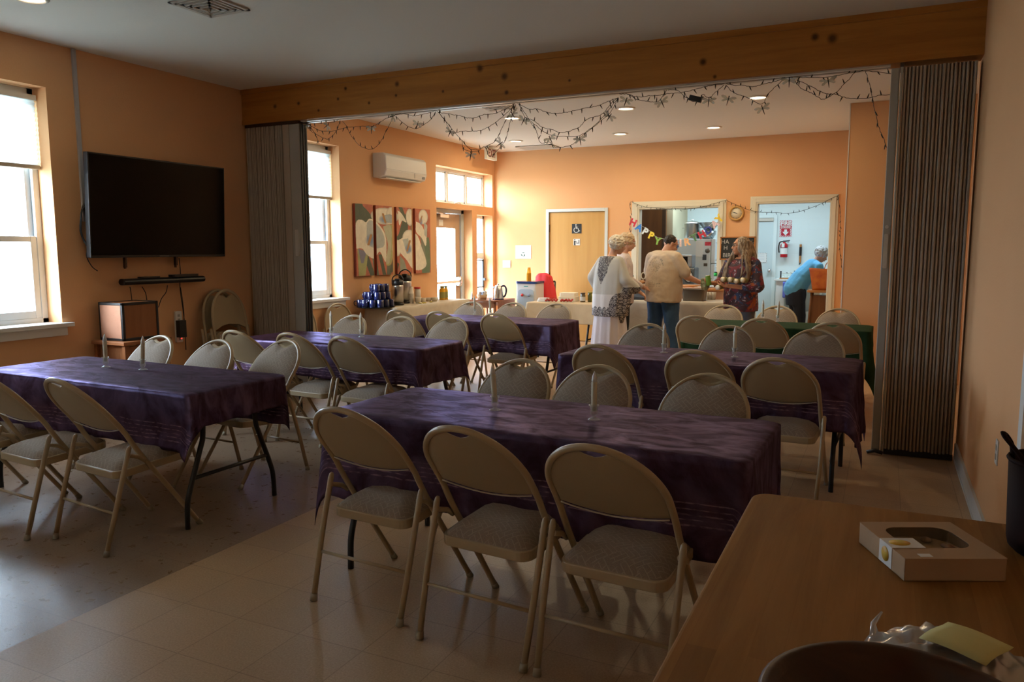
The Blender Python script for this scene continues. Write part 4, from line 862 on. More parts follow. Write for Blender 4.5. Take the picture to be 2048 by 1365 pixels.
mg = mug(); my = at(752, 600, 0, -5.70).y; k = 0; h0 = .0945
for lev, lst in enumerate([[(-.13, -.13), (-.13, -.04), (-.13, .05), (-.13, .14), (-.04, -.15), (-.04, -.06), (-.04, .03), (-.04, .12), (.05, -.12), (.05, -.03), (.05, .06), (.05, .15), (.13, -.08), (.13, .02), (.13, .11)], [(.09, -.08), (.09, .01), (.09, .10), (0, -.1), (0, -.01), (0, .08), (-.09, -.06), (-.09, .04)], [(.05, -.05), (.05, .04), (.05, .125), (-.04, 0), (-.04, .09)]]):
    for (dx, dy) in lst:
        o = mg if k == 0 else copy_tree(mg); o.location = (-5.70+dx, my+dy*1.18, ZC+.006+lev*h0); o.rotation_euler[2] = R(-150+37*k % 90); o['label'] = f'navy blue mug in the {("bottom", "middle", "top")[lev]} layer of the stacked mugs'; o['group'] = f'stacked navy mugs, {("bottom", "middle", "top")[lev]} layer'; k += 1
M['steel'] = mat('brushed_stainless', (.52, .50, .46), .28, 1.0)
def airpot(px, x, s, label, rz):
    y = at(px, 600, 0, x).y; r = thing('airpot', label, 'coffee dispenser', (x, y, ZC), R(rz)); r.scale = (s, s, s)
    MB().lathe([(.072, .0), (.078, .006), (.078, .02), (.072, .03)], 24).build('base', 'black_plastic', r); MB().lathe([(.071, .028), (.0715, .24), (.070, .262)], 24).build('body', 'steel', r)
    b = MB(); b.lathe([(.072, .26), (.078, .272), (.078, .305), (.066, .325), (.03, .333)], 24); b.prism([(-.03, .29), (-.03, .325), (-.10, .335), (-.135, .315), (-.135, .295), (-.12, .285), (-.09, .30)], -.028, .028, axis=1, mtx=None) if False else b.box((-.13, -.026, .285), (-.03, .026, .328)); b.box((-.135, -.02, .262), (-.105, .02, .29)); b.rbox((-.02, -.03, .325), (.085, .03, .345), .01); bevel(b.build('pump_lid', 'black_plastic', r), .005)
    MB().tube(smoothpath([(0, -.072, .30), (-.01, -.06, .36), (-.015, 0, .395), (-.01, .06, .36), (0, .072, .30)], 6), .007, 8).build('carry_handle', 'black_plastic', r)
airpot(796, -5.66, 1.0, 'steel airpot with black pump lid beside the mugs, shorter one in front', -60); airpot(811, -5.78, 1.14, 'taller steel airpot with black pump lid behind the shorter one', -60)
M['paper_cup'] = mat('white_paper_cup', (.70, .64, .55), .6)
def cup_stack(n, r0, r1, h, pitch, m, name, label, loc, cat='cups', grp=None, parts=True):
    """a nested stack: every cup is a thing"""
    base = None
    for i in range(n):
        if i == 0: base = MB().lathe([(r0, 0), (r1, h), (r1+.002, h), (r1+.002, h-.004), (r1-.001, h-.004), (r0-.002, .002)], 18, cap=False).build(name, m); o = base
        else: o = base.copy(); C.objects.link(o)
        o.location = (loc[0], loc[1], loc[2]+pitch*i) ; o.rotation_euler = (PI, 0, 0) if h > 0 else (0, 0, 0); o.location.z += h
        tag(o, label, cat, grp or label)
yy = at(822, 600, 0, -5.7).y; cup_stack(9, .028, .041, .095, .016, 'paper_cup', 'paper_cup', 'white paper cups nested upside down beside the airpots', (-5.7, yy, ZC), 'cup', 'stack of white paper cups by the airpots')
def jar(name, label, cat, loc, h, rr, bm, lid, lidm='white_plastic', neck=.7, lab=None, grp=None, part='jar_body'):
    r = thing(name, label, cat, loc, group=grp); MB().lathe([(.001, 0), (rr, .001), (rr, h*.72), (rr*neck, h*.84), (rr*neck, h*.9), (.001, h*.9)], 18, cap=False).build(part, bm, r)
    MB().lathe([(.001, h*.88), (rr*neck*1.12, h*.88), (rr*neck*1.12, h), (.001, h)], 18, cap=False).build('lid', lidm, r)
    if lab: MB().lathe([(rr*1.02, h*.15), (rr*1.02, h*.58)], 18, cap=False).build('paper_label', lab, r)
    return r
M['red'] = mat('red_plastic', (.55, .03, .025), .35); M['syrup'] = mat('amber_syrup', (.75, .38, .02), .08, spec=.6); M['label_gold'] = mat('olive_gold_label', (.30, .26, .06), .6); M['ceramic'] = mat('cream_ceramic', (.62, .56, .46), .35)
jar('sugar_canister', 'white canister with a red lid behind the cup stack', 'canister', (-5.82, at(835, 590, 0, -5.82).y, ZC), .20, .045, 'white_plastic', None, 'red', .9)
jar('syrup_bottle', 'amber glass bottle with a label at the far end of the coffee table, left one', 'bottle', (-5.66, at(886, 590, 0, -5.66).y-.02, ZC), .20, .045, 'syrup', None, 'label_gold', .62, 'label_gold', 'amber bottles on the coffee table')
jar('syrup_bottle', 'slimmer amber bottle at the far end of the coffee table, right one', 'bottle', (-5.66, at(896, 590, 0, -5.66).y-.06, ZC), .20, .033, 'syrup', None, 'label_gold', .55, 'label_gold', 'amber bottles on the coffee table')
for i, (px, rr, h, x, lb) in enumerate([(836, .045, .085, -5.60, 'short cream tub standing before the red lidded canister'), (846, .045, .06, -5.66, 'cream sugar bowl in the row beside the tub'), (857, .05, .05, -5.7, 'cream bowl in the middle of the coffee table row'), (869, .055, .055, -5.62, 'cream bowl nearest the amber bottles')]):
    o = MB().lathe([(.001, 0), (rr*.6, 0), (rr*.8, h*.3), (rr, h), (rr-.004, h), (rr*.72, h*.35), (.001, h*.15)], 20, cap=False).build('small_bowl', 'ceramic', loc=(x, at(px, 600, 0, x).y, ZC)); tag(o, lb, 'bowl', 'small bowls on the coffee table')
for i, (px, x) in enumerate([(842, -5.53), (848, -5.56), (862, -5.55)]):
    o = MB().box((-.025, -.02, 0), (.025, .02, .012)).build('creamer_packet', mat('yellow_packet', (.65, .55, .15), .5), loc=(x, at(px, 603, 0, x).y, ZC+.001), rot=(0, .2, i)); tag(o, 'small yellow packet lying on the coffee table cloth', 'packet', 'yellow packets on the coffee table')
# ---- exit sign
q = at(982, 302, 0, -5.65); r = thing('exit_sign', 'white exit sign with red letters hanging from the ceiling by the exit door', 'sign', (-5.65, q.y, 2.885))
bevel(MB().box((-.03, -.17, 0), (.02, .17, .185)).build('housing', mat('sign_housing', (.62, .60, .52), .5), r), .004); MB().box((-.02, -.04, .185), (.01, .04, .205)).build('ceiling_mount', 'white_plastic', r)
def text_obj(name, s, size, ext, m, parent=None, mtx=None, align='CENTER', bold=0.0):
    cu = bpy.data.curves.new(name, 'FONT'); cu.body = s; cu.size = size; cu.extrude = ext; cu.offset = bold; cu.align_x = align; cu.align_y = 'CENTER'; cu.resolution_u = 3
    t = bpy.data.objects.new('tmp', cu); C.objects.link(t); dg = bpy.context.evaluated_depsgraph_get(); dg.update(); me = bpy.data.meshes.new_from_object(t.evaluated_get(dg)); bpy.data.objects.remove(t); bpy.data.curves.remove(cu)
    if mtx: me.transform(mtx)
    me.materials.clear(); me.materials.append(M[m] if isinstance(m, str) else m); me.name = name; o = bpy.data.objects.new(name, me); C.objects.link(o)
    if parent: o.parent = parent
    return o
FX = Matrix(((0,0,1,0),(1,0,0,0),(0,1,0,0),(0,0,0,1)))      # text lying in XY -> facing +X, reading along +Y
FY = Matrix(((1,0,0,0),(0,0,-1,0),(0,1,0,0),(0,0,0,1)))      # facing -Y, reading along +X
M['exit_red'] = mat('dull_red_letters', (.22, .06, .045), .5); text_obj('lettering', 'EXIT', .17, .002, 'exit_red', r, Matrix.Translation((.021, 0, .092)) @ FX @ Matrix.Diagonal((.72, 1, 1, 1)), bold=.004)
# ================================================================ corner by the exit: drop-leaf table, kettle, basket, dispenser
M['walnut'] = wood('dropleaf_wood', (.30, .12, .06), (.2, .075, .035), 'X', ring=3); TX, TY = -5.45, 10.55
r = thing('drop_leaf_table', 'small reddish drop-leaf table in the corner by the exit', 'table', (TX, TY, 0)); MB().rbox((-.27, -.3, .705), (.27, .35, .728), .03).build('tabletop', 'walnut', r)
MB().box((.27, -.28, .50), (.285, .3, .72)).build('drop_leaf', 'walnut', r); MB().box((-.22, -.26, .61), (.22, -.24, .7)).build('apron', 'walnut', r); MB().box((-.22, .28, .61), (.22, .3, .7)).build('apron', 'walnut', r)
for sx in (-1, 1):
    for sy in (-.25, .3): MB().tube([(sx*.21, sy, 0), (sx*.21, sy, .3), (sx*.21, sy, .7)], [.014, .022, .02], 8).build('leg', 'walnut', r)
MB().box((-.16, -.2, .25), (.16, .2, .28)).build('shelf', 'dark_metal', r)
r = thing('electric_kettle', 'shiny steel electric kettle with a dark handle on the drop-leaf table', 'kettle', (-5.28, 10.5, .729), R(10)); MB().lathe([(.001, .0), (.085, .0), (.088, .016), (.001, .016)], 24, cap=False).build('base', 'navy', r)
MB().lathe([(.082, .017), (.084, .03), (.07, .14), (.055, .20), (.045, .215), (.001, .222)], 26, cap=False).build('body', 'chrome', r); MB().ell((0, 0, .232), (.014, .014, .014)).build('lid_knob', 'chrome', r)
MB().tube(smoothpath([(.055, 0, .205), (.10, 0, .205), (.125, 0, .15), (.11, 0, .07), (.08, 0, .04)], 6), .014, 10).build('handle', 'navy', r); MB().tube([(-.055, 0, .17), (-.09, 0, .195)], [.022, .01], 10).build('spout', 'chrome', r)
M['wicker'] = mat('pale_wicker', (.55, .38, .24), .7, bump=(120, .6)); r = thing('tea_basket', 'small wicker basket of tea packets left of the kettle', 'basket', (-5.52, 10.42, .729)); MB().lathe([(.001, .0), (.065, 0), (.085, .075), (.08, .075), (.062, .01)], 20, cap=False).build('basket_body', 'wicker', r)
MB().tube([(0, -.08*math.cos(t_), .075+.12*math.sin(t_)) for t_ in [PI*i/14 for i in range(15)]], .005, 6).build('basket_handle', 'wicker', r)
rn = random.Random(2)
for i in range(9):
    o = MB().box((-.025, -.003, 0), (.025, .003, .07)).build('tea_packet', mat(f'packet_{i}', rn.choice([(.7, .7, .72), (.3, .35, .5), (.75, .72, .7)]), .6), loc=(-5.52+rn.uniform(-.045, .045), 10.42+rn.uniform(-.045, .045), .775+rn.uniform(0, .03)), rot=(rn.uniform(-.4, .4), rn.uniform(-.4, .4), rn.uniform(0, 3))); tag(o, 'small tea packet standing in the wicker basket', 'packet', 'tea packets in the wicker basket')
r = thing('small_ornament', 'small silver figurine standing at the sidelight end of the drop-leaf table', 'ornament', (-5.66, 10.36, .729)); MB().lathe([(.018, 0), (.02, .01), (.008, .03), (.014, .06), (.006, .085), (.008, .10), (.001, .11)], 12).build('figure', 'steel', r)
q0 = at(1028, 566, 1, 10.75); q1 = at(1074, 566, 1, 10.75); dx = (q0.x+q1.x)/2+.01; r = thing('water_dispenser', 'white water dispenser with a dark blue top', 'water dispenser', (dx, 10.9, 0)); hw = .165
b = MB(); b.rbox((-hw, -.15, .03), (hw, .17, .965), .02); b.build('cabinet', 'white_plastic', r); M['blue_top'] = mat('dark_blue_plastic', (.01, .04, .16), .25, coat=.3)
MB().rbox((-hw-.012, -.165, .965), (hw+.012, .18, 1.0), .04).build('blue_lid', 'blue_top', r); b = MB(); b.rbox((-hw+.035, -.156, .55), (hw-.035, -.149, .88), .05, axis=1); b.build('tap_recess', mat('pale_blue_grey_recess', (.42, .50, .56), .4), r)
MB().ell((-.055, -.175, .79), (.02, .025, .024)).build('hot_tap', 'red', r); MB().ell((.06, -.175, .79), (.02, .025, .024)).build('cold_tap', mat('blue_tap', (.25, .33, .5), .35), r); MB().box((-.11, -.21, .56), (.11, -.15, .58)).build('drip_tray', 'white_plastic', r); text_obj('maker_mark', 'oasis', .035, .0006, mat('teal_mark', (.02, .3, .3), .5), r, Matrix.Translation((0, -.1515, .925)) @ FY) if False else MB().box((-.035, -.1525, .918), (.035, -.151, .932)).build('maker_mark', mat('teal_mark', (.02, .30, .26), .5), r)
M['orange_cup'] = mat('yellow_orange_cup', (.85, .38, .015), .4); cup_stack(12, .026, .038, .09, .011, 'orange_cup', 'plastic_cup', 'yellow orange plastic cups nested on top of the water dispenser', (dx+.0, 10.85, 1.0), 'cup', 'orange cups on the water dispenser')
# red jacket on a hidden chair
r = thing('dark_chair', 'dark chair behind the water dispenser carrying a red jacket', 'chair', (-4.80, 11.2, 0))
for sx in (-1, 1): MB().tube([(sx*.1, .12, 0), (sx*.1, .15, .98)], .014, 8).build('leg', 'black_leg', r); MB().tube([(sx*.2, -.25, 0), (sx*.2, -.22, .45)], .014, 8).build('leg', 'black_leg', r)
MB().box((-.21, -.24, .44), (.21, .15, .47)).build('seat', 'black_plastic', r); MB().tube([(-.1, .15, .98), (.1, .15, .98)], .014, 8).build('back_rail', 'black_leg', r)
M['red_cloth'] = mat('bright_red_cloth', (.72, .035, .04), .7, bump=(9, .8)); b = MB()
def jf(u, v):
    a_ = 2*PI*u; k = 1+.08*math.sin(5*a_+3*v)+.05*math.sin(9*a_); top = (1-v); wx = (.13+.10*v)*k; wy = (.06+.05*v)*k
    return (wx*math.cos(a_)+.02*v, .14+wy*math.sin(a_), 1.09-.55*v-(.03*math.cos(a_*2) if v < .3 else 0))
b.grid(jf, 40, 16, closed_u=True); b.f.append(tuple(range(40))); b.sm.append(True); o = recalc(b.build('red_jacket', 'red_cloth', loc=(-4.83, 11.05, 0))); tag(o, 'bright red jacket draped over a chair back beside the restroom door', 'jacket')
# ---- food table
ft = (-3.93, 10.02); folding_table(1.02, .62, (*ft, 0), R(0), 'serving table in front of the restroom door, under a tan cloth', 'serving tables', z=.755)
M['tan_cloth'] = cloth_mat('tan_linen_cloth', (.52, .40, .26), (.46, .35, .22), False, .85); cloth('tablecloth', 1.04, .64, .76, .28, .27, 'tan_cloth', (*ft, 0), 0, 'tan cloth on the food table before the restroom door', 12, amp=.02, group='pale serving cloths'); ZF = .763
M['clear'] = M['glass']; M['berry'] = mat('strawberry_red', (.50, .03, .02), .35, bump=(80, .5)); M['foam'] = mat('cream_foam', (.78, .68, .52), .6)
def clam(name, label, loc, L_, W_, h, m, rz, grp=None):
    r = thing(name, label, 'food box', loc, R(rz), grp); MB().rbox((-L_/2, -W_/2, 0), (L_/2, W_/2, h*.5), .03).build('box_base', m, r); b = MB(); b.rbox((-L_/2-.004, -W_/2-.004, h*.5), (L_/2+.004, W_/2+.004, h*.56), .03); b.rbox((-L_/2+.012, -W_/2+.012, h*.56), (L_/2-.012, W_/2-.012, h), .03); bevel(b.build('lid', m, r), .006); return r
clam('takeout_box', 'cream foam takeout box at the back of the tan food table', (-3.98, 10.12, ZF), .26, .2, .12, 'foam', 5)
rn = random.Random(8)
for i, (x, y) in enumerate([(-4.12, 9.83), (-3.90, 9.84)]):
    r = thing('berry_box', ('left' if i == 0 else 'right')+' clear box of red strawberries at the front of the tan food table', 'food box', (x, y, ZF), R(4-9*i)); b = MB(); b.rbox((-.095, -.06, .0), (.095, .06, .055), .02); b.build('box_base', 'clear', r); MB().rbox((-.10, -.065, .0555), (.10, .065, .066), .02).build('lid', 'clear', r)
    for k in range(14):
        o = MB().lathe([(.001, -.018), (.012, -.004), (.016, .008), (.008, .016), (.001, .017)], 8).build('strawberry', 'berry', loc=(x-.075+.025*(k % 7), y-.035+.035*(k//7 % 3)+.01, ZF+.024+.012*(k % 2)), rot=(rn.uniform(0, 3), rn.uniform(0, 3), 0)); tag(o, f'strawberry inside the {"left" if i == 0 else "right"} clear box', 'strawberry', f'strawberries in the {"left" if i == 0 else "right"} clear box')
o = clam('white_tray', 'shallow white plastic tray left of the strawberry boxes', (-4.28, 9.93, ZF), .17, .13, .05, 'white_plastic', 10)
M['dark_jar'] = mat('dark_pickle_glass', (.09, .07, .03), .1, coat=.5); M['olive_jar'] = mat('olive_relish_glass', (.11, .12, .03), .1, coat=.5); M['mustard'] = mat('mustard_yellow_plastic', (.78, .50, .02), .35); M['pap'] = mat('pale_jar_label', (.45, .45, .42), .6)
jar('condiment_jar', 'dark jar with a pale label, leftmost of the jars on the tan food table', 'jar', (-3.72, 9.98, ZF), .13, .036, 'dark_jar', None, 'dark_metal', .85, 'pap', 'condiment jars on the food table')
jar('condiment_jar', 'olive green jar with a yellowish lid between the dark jar and the mustard', 'jar', (-3.64, 10.06, ZF), .14, .036, 'olive_jar', None, 'label_gold', .85, None, 'condiment jars on the food table')
jar('condiment_jar', 'small dark jar behind the takeout box edge', 'jar', (-3.79, 10.18, ZF), .10, .03, 'dark_jar', None, 'white_plastic', .85, None, 'condiment jars on the food table')
r = thing('mustard_bottle', 'yellow mustard squeeze bottle at the right of the jars', 'bottle', (-3.57, 10.02, ZF)); MB().lathe([(.001, 0), (.03, 0), (.033, .03), (.029, .07), (.032, .11), (.016, .135), (.001, .136)], 18, cap=False).build('bottle_body', 'mustard', r); MB().lathe([(.018, .134), (.016, .15), (.006, .16), (.003, .185), (.001, .185)], 14).build('nozzle_cap', 'mustard', r)
# ---- long serving table before the hatch
stb = (-2.70, 10.98); folding_table(1.5, .62, (*stb, 0), 0, 'long serving table in front of the kitchen hatch, under pale cloth', 'serving tables', z=.755)
cloth('tablecloth', 1.52, .64, .76, .6, .66, 'damask_w', (*stb, 0), 0, 'pale damask cloth on the serving table before the hatch', 13, amp=.008, group='pale serving cloths')
M['grey_box'] = mat('dark_grey_enamel', (.07, .08, .09), .3); r = thing('slow_cooker', 'dark grey square cooker at the left end of the long serving table', 'cooker', (-3.14, 10.88, ZF)); b = MB(); b.rbox((-.16, -.12, .03), (.16, .12, .17), .03); bevel(b.build('body', 'grey_box', r), .006); MB().rbox((-.165, -.125, 0), (.165, .125, .03), .03).build('base', 'black_plastic', r)
MB().rbox((-.15, -.11, .17), (.15, .11, .185), .03).build('lid', 'steel', r)
M['pan'] = mat('tarnished_pan_metal', (.16, .13, .10), .38, .7); r = thing('roasting_pan', 'deep tarnished metal pan on the serving table right of the man', 'pan', (-2.40, 10.93, ZF)); pb = MB()
def ring(z, w_, d_, n=6, rr=.03):
    o = []
    for cx, cy, a0 in ((w_-rr, d_-rr, 0), (-w_+rr, d_-rr, 90), (-w_+rr, -d_+rr, 180), (w_-rr, -d_+rr, 270)):
        for k in range(n+1): a_ = R(a0+90*k/n); o.append((cx+rr*math.cos(a_), cy+rr*math.sin(a_), z))
    return o
R1 = [ring(0, .145, .10), ring(.155, .16, .115), ring(.16, .18, .135), ring(.165, .18, .135), ring(.165, .157, .112), ring(.01, .14, .096)]; n = len(R1[0]); pb.add([p for q_ in R1 for p in q_], [tuple(range(n))[::-1]]+[(k*n+i, k*n+(i+1) % n, (k+1)*n+(i+1) % n, (k+1)*n+i) for k in range(5) for i in range(n)]+[tuple(5*n+i for i in range(n))]); bevel(pb.build('pan_body', 'pan', r), .003)
M['tumbler'] = mat('frosted_tumbler', (.62, .56, .48), .25, trans=.4)
for i, (px, lb) in enumerate([(1421, 'left'), (1427, 'middle'), (1434, 'right')]):
    q = at(px, 598, 2, ZF); o = MB().lathe([(.001, 0), (.024, 0), (.036, .11), (.034, .11), (.022, .006), (.001, .006)], 18, cap=False).build('tumbler', 'tumbler', loc=(q.x, min(q.y, 11.2), ZF)); tag(o, f'{lb} cup of the three at the right end of the long serving table', 'cup', 'cups at the end of the serving table')
# ================================================================ far wall: notices, clock, board
Yw = YF-.004
def plate(name, px0, py0, px1, py1, m, label, cat, th=.004, Y=Yw):
    a = at(px0, py0, 1, Y); b_ = at(px1, py1, 1, Y); w2 = abs(b_.x-a.x)/2; h2 = abs(a.z-b_.z)/2; r = thing(name, label, cat, ((a.x+b_.x)/2, Y, (a.z+b_.z)/2)); return r, w2, h2
M['paper'] = mat('white_notice_paper', (.78, .78, .76), .7); M['ink'] = mat('dark_ink', (.03, .035, .04), .6); M['green_ink'] = mat('dark_green_ink', (.03, .12, .08), .6)
r, w2, h2 = plate('recycling_notice', 1031, 491, 1062, 518, 'paper', 'white notice with a dark recycling mark on the wall left of the restroom door', 'notice'); MB().box((-w2, -.002, -h2), (w2, 0, h2)).build('sheet', 'paper', r)
b = MB()
for i in range(3): b.box((-w2*.8, -.003, h2*(.75-.2*i)-.004), (w2*.8*(1-.15*i), -.002, h2*(.75-.2*i)+.002))
b.build('text_lines', mat('faint_ink', (.45, .47, .5), .7), r); b = MB(); cc = (0.0, -h2*.35)
for i in range(3):
    a0 = R(90+120*i); p_ = [(cc[0]+.03*math.cos(a0+t_), -.004, cc[1]+.03*math.sin(a0+t_)) for t_ in (-.75, -.4, 0, .4, .7)]; b.tube(p_, [.007, .007, .007, .007, .002], 6)
b.build('recycling_mark', 'green_ink', r)
r, w2, h2 = plate('switch_plate', 1006, 521, 1021, 536, 'paper', 'white three-gang switch plate left of the restroom door', 'light switch'); bevel(MB().box((-w2, -.006, -h2), (w2, 0, h2)).build('plate', 'white_plastic', r), .003)
for i in (-1, 0, 1): MB().box((i*w2*.6-.006, -.014, -.012), (i*w2*.6+.006, -.006, .012)).build('switch', 'white_plastic', r)
M['sign_black'] = mat('charcoal_sign', (.02, .024, .028), .4); M['sign_white'] = mat('white_sign_paint', (.75, .76, .74), .5)
YD = YF+.010
r, w2, h2 = plate('accessible_sign', 1144, 448, 1163, 467, 'sign_black', 'dark square wheelchair sign on the restroom door', 'sign', Y=YD); MB().box((-w2, -.003, -h2), (w2, 0, h2)).build('plate', 'sign_black', r); k = w2/.08; b = MB(); y_ = -.005
b.ell((-.012*k, y_, .058*k), (.011*k, .002, .011*k)); b.tube([(-.012*k, y_, .045*k), (-.008*k, y_, .0), (.025*k, y_, .0), (.04*k, y_, -.04*k), (.055*k, y_, -.035*k)], .006*k, 6); b.tube([(-.01*k, y_, .022*k), (.022*k, y_, .022*k)], .005*k, 6)
b.tube([(-.005*k+.04*k*math.cos(t_), y_, -.022*k+.04*k*math.sin(t_)) for t_ in [R(120)+R(235)*i/16 for i in range(17)]], .0055*k, 6); b.build('wheelchair_figure', 'sign_white', r)
r, w2, h2 = plate('handwashing_sign', 1147, 478, 1160, 491, 'sign_white', 'small white sign with a dark figure at a sink on the restroom door', 'sign', Y=YD); MB().box((-w2, -.003, -h2), (w2, 0, h2)).build('plate', 'sign_white', r); k = w2/.052; b = MB()
b.ell((-.03*k, y_, .035*k), (.009*k, .002, .009*k)); b.prism([(-.042*k, .02*k), (-.02*k, .02*k), (-.02*k, -.045*k), (-.042*k, -.045*k)], y_-.001, y_+.001, axis=1, mtx=None) if False else b.box((-.042*k, y_-.001, -.045*k), (-.02*k, y_+.001, .02*k)); b.tube([(-.02*k, y_, .012*k), (.004*k, y_, .0)], .004*k, 6); b.box((-.005*k, y_-.001, -.02*k), (.03*k, y_+.001, -.01*k)); b.box((.03*k, y_-.001, -.02*k), (.04*k, y_+.001, .03*k)); b.build('sink_figure', 'ink', r)
# clock
q = at(1473, 427, 1, YF); r = thing('wall_clock', 'round clock with a honey wood rim between the hatch and the kitchen doorway', 'clock', (q.x, YF, q.z)); MY = Matrix.Rotation(R(90), 4, 'X')
M['rim'] = wood('honey_clock_rim', (.55, .32, .10), (.45, .24, .07), 'X', ring=2, rough=.35); MB().lathe([(.075, .0), (.112, .0), (.116, .012), (.105, .032), (.088, .034), (.080, .02), (.075, 0)], 36, MY, cap=False).build('rim', 'rim', r)
MB().lathe([(.001, .012), (.084, .012), (.084, .014), (.001, .014)], 36, MY).build('dial', mat('cream_dial', (.66, .60, .48), .5), r)
b = MB()
for i in range(12): a_ = R(30*i); b.tube([(.066*math.cos(a_), -.0155, .066*math.sin(a_)), (.076*math.cos(a_), -.0155, .076*math.sin(a_))], .002, 4)
b.build('hour_marks', 'ink', r); MB().tube([(.012, -.017, -.004), (-.055, -.017, .018)], .0028, 5).build('hand', 'ink', r); MB().tube([(.008, -.019, .0), (-.038, -.019, .016)], .0038, 5).build('hand', 'ink', r)
# chalkboard
r, w2, h2 = plate('chalkboard', 1441, 474, 1510, 520, 'ink', 'wood-framed chalkboard with white lettering behind the long-haired woman', 'chalkboard', Y=YF-.03); f = MB()
for (xa, za, xb, zb) in ((-w2, -h2, w2, -h2+.016), (-w2, h2-.016, w2, h2), (-w2, -h2, -w2+.016, h2), (w2-.016, -h2, w2, h2)): f.box((xa, -.018, za), (xb, 0, zb))
f.build('frame', 'honey_wood', r); MB().box((-w2+.01, -.008, -h2+.01), (w2-.01, -.002, h2-.01)).build('slate', mat('chalk_slate', (.014, .016, .016), .7), r)
M['chalk'] = mat('chalk_white', (.42, .43, .42), .9)
for s, x, z in (('HA', -w2*.72, h2*.55), ('H', -w2*.68, h2*.02), ('BIRT', -w2*.50, -h2*.62)): text_obj('chalk_lettering', s, .085, .0006, 'chalk', r, Matrix.Translation((x, -.010, z)) @ FY)
b = MB()
for i in range(7): a_ = R(51*i+10); b.tube([(w2*.72, -.010, h2*.42), (w2*.72+.05*math.cos(a_), -.010, h2*.42+.06*math.sin(a_))], .0018, 4)
b.tube([(w2*.72, -.010, h2*.42), (w2*.70, -.010, h2*.05)], .0018, 4); b.build('chalk_flower', 'chalk', r); MB().box((w2*.52, -.012, -h2+.018), (w2-.018, -.009, -h2*.12)).build('pinned_note', mat('cream_note', (.55, .47, .32), .7), r)
# right wall outlet and door trim
q0 = at(1995, 905, 0, XR); r = thing('outlet_plate', 'pale outlet plate low on the right wall beside the dark pot', 'outlet', (XR, q0.y, q0.z)); bevel(MB().box((-.006, -.035, -.058), (0, .035, .058)).build('plate', 'white_plastic', r), .002); MB().box((-.008, -.015, .01), (-.006, .015, .035)).box((-.008, -.015, -.035), (-.006, .015, -.01)).build('socket', mat('socket_dull_grey', (.4, .38, .35), .5), r)  # socket faces darker than the plate
q = at(2046, 870, 0, XR); struct(MB().box((XR-.018, q.y-.09, 0), (XR, q.y, 2.15)).build('trim_6', 'trim_white'))
# ================================================================ banner and garland on the far wall
FOIL = {'r': (.42, .015, .03), 'b': (.02, .17, .55), 's': (.55, .60, .62), 'y': (.75, .48, .03), 'g': (.20, .38, .06), 'o': (.7, .35, .15), 'd': (.02, .04, .22), 'G': (.05, .13, .04), 'p': (.62, .42, .36), 'l': (.6, .45, .48)}
for k_, c_ in FOIL.items(): M['foil_'+k_] = mat('foil_card_'+k_, c_, .28, .25, bump=(60, .4), vary=(60, tuple(min(1, v*1.6+.03) for v in c_), .2))
BL = [('H', 1266, 446, 'r', 25), ('A', 1278, 456, 'b', 30), ('P', 1290, 464, 's', 33), ('P', 1302, 472, 'y', 25), ('Y', 1315, 483, 'g', 12), ('B', 1351, 490, 'b', 3), ('I', 1361, 487, 'p', -3), ('R', 1374, 485, 'o', -8), ('T', 1389, 476, 'G', -24), ('H', 1404, 470, 'r', -27), ('D', 1417, 461, 'd', -32), ('A', 1430, 449, 'l', -38), ('Y', 1439, 438, 'y', -48)]
BY = YF-.10; r = thing('birthday_banner', 'string of foil letters reading HAPPY BIRTHDAY hung across the kitchen hatch', 'banner', at(1350, 480, 1, BY)); o0 = r.location.copy()
pts = [at(1261, 428, 1, BY)]+[at(x, y-8, 1, BY) for _, x, y, _, _ in BL]+[at(1446, 428, 1, BY)]; MB().tube([p-o0 for p in smoothpath(pts, 4)], .002, 5).build('banner_string', 'paper', r)
for s, x, y, c_, an in BL:
    p = at(x, y, 1, BY)-o0; text_obj('foil_letter', s, .145, .0015, 'foil_'+c_, r, Matrix.Translation(p) @ Matrix.Rotation(R(an), 4, 'Y') @ FY, bold=.007)
M['wire'] = mat('dark_green_wire', (.012, .018, .012), .5); M['bulb'] = mat('tiny_clear_bulb', (.55, .5, .42), .15); M['socket'] = mat('dark_bulb_socket', (.015, .02, .015), .5)
def bulb_mesh(s=1.0):
    mb = MB(); mb.lathe([(.0035*s, 0), (.0035*s, .016*s), (.001*s, .016*s)], 6, cap=True); o = len(mb.v); mb.lathe([(.0022*s, .016*s), (.0026*s, .022*s), (.0006*s, .030*s)], 6, cap=False); return mb
_b = bulb_mesh(1.25); _me = None
def string_lights(name, label, lines, Y, off, cat='string lights', sp=.085, rw=.0022, seed=1, cap=96, scale=(1, 1)):
    global _me
    rn = random.Random(seed); o0 = at(*lines[0][0], 1, Y); r = thing(name, label, cat, o0); nb = 0
    for L in lines:
        P = smoothpath([at(x, y, 1, Y+rn.uniform(-.02, .02)) for x, y in L], 7); P = [p+Vector((rn.uniform(-.003, .003), 0, rn.uniform(-.003, .003))) for p in P]
        MB().tube([p-o0 for p in P], rw, 5).build('wire', 'wire', r); acc = rn.uniform(0, sp)
        for i in range(1, len(P)):
            d = (P[i]-P[i-1]).length; acc += d
            if acc > sp and nb < cap:
                acc -= sp; nb += 1
                if _me is None: ob = _b.build('bulb', 'socket', r); _me = ob.data; _me.materials.append(M['bulb'])
                else: ob = bpy.data.objects.new('bulb', _me); C.objects.link(ob); ob.parent = r
                ob.location = P[i]-o0; up_ = rn.random() < .35; ob.rotation_euler = (rn.uniform(-.5, .5)+(0 if up_ else PI), rn.uniform(-.6, .6), 0)
    return r, o0
M['wing'] = translucent('smoky_wing_film', (.30, .34, .31), (.55, .6, .56), .6)
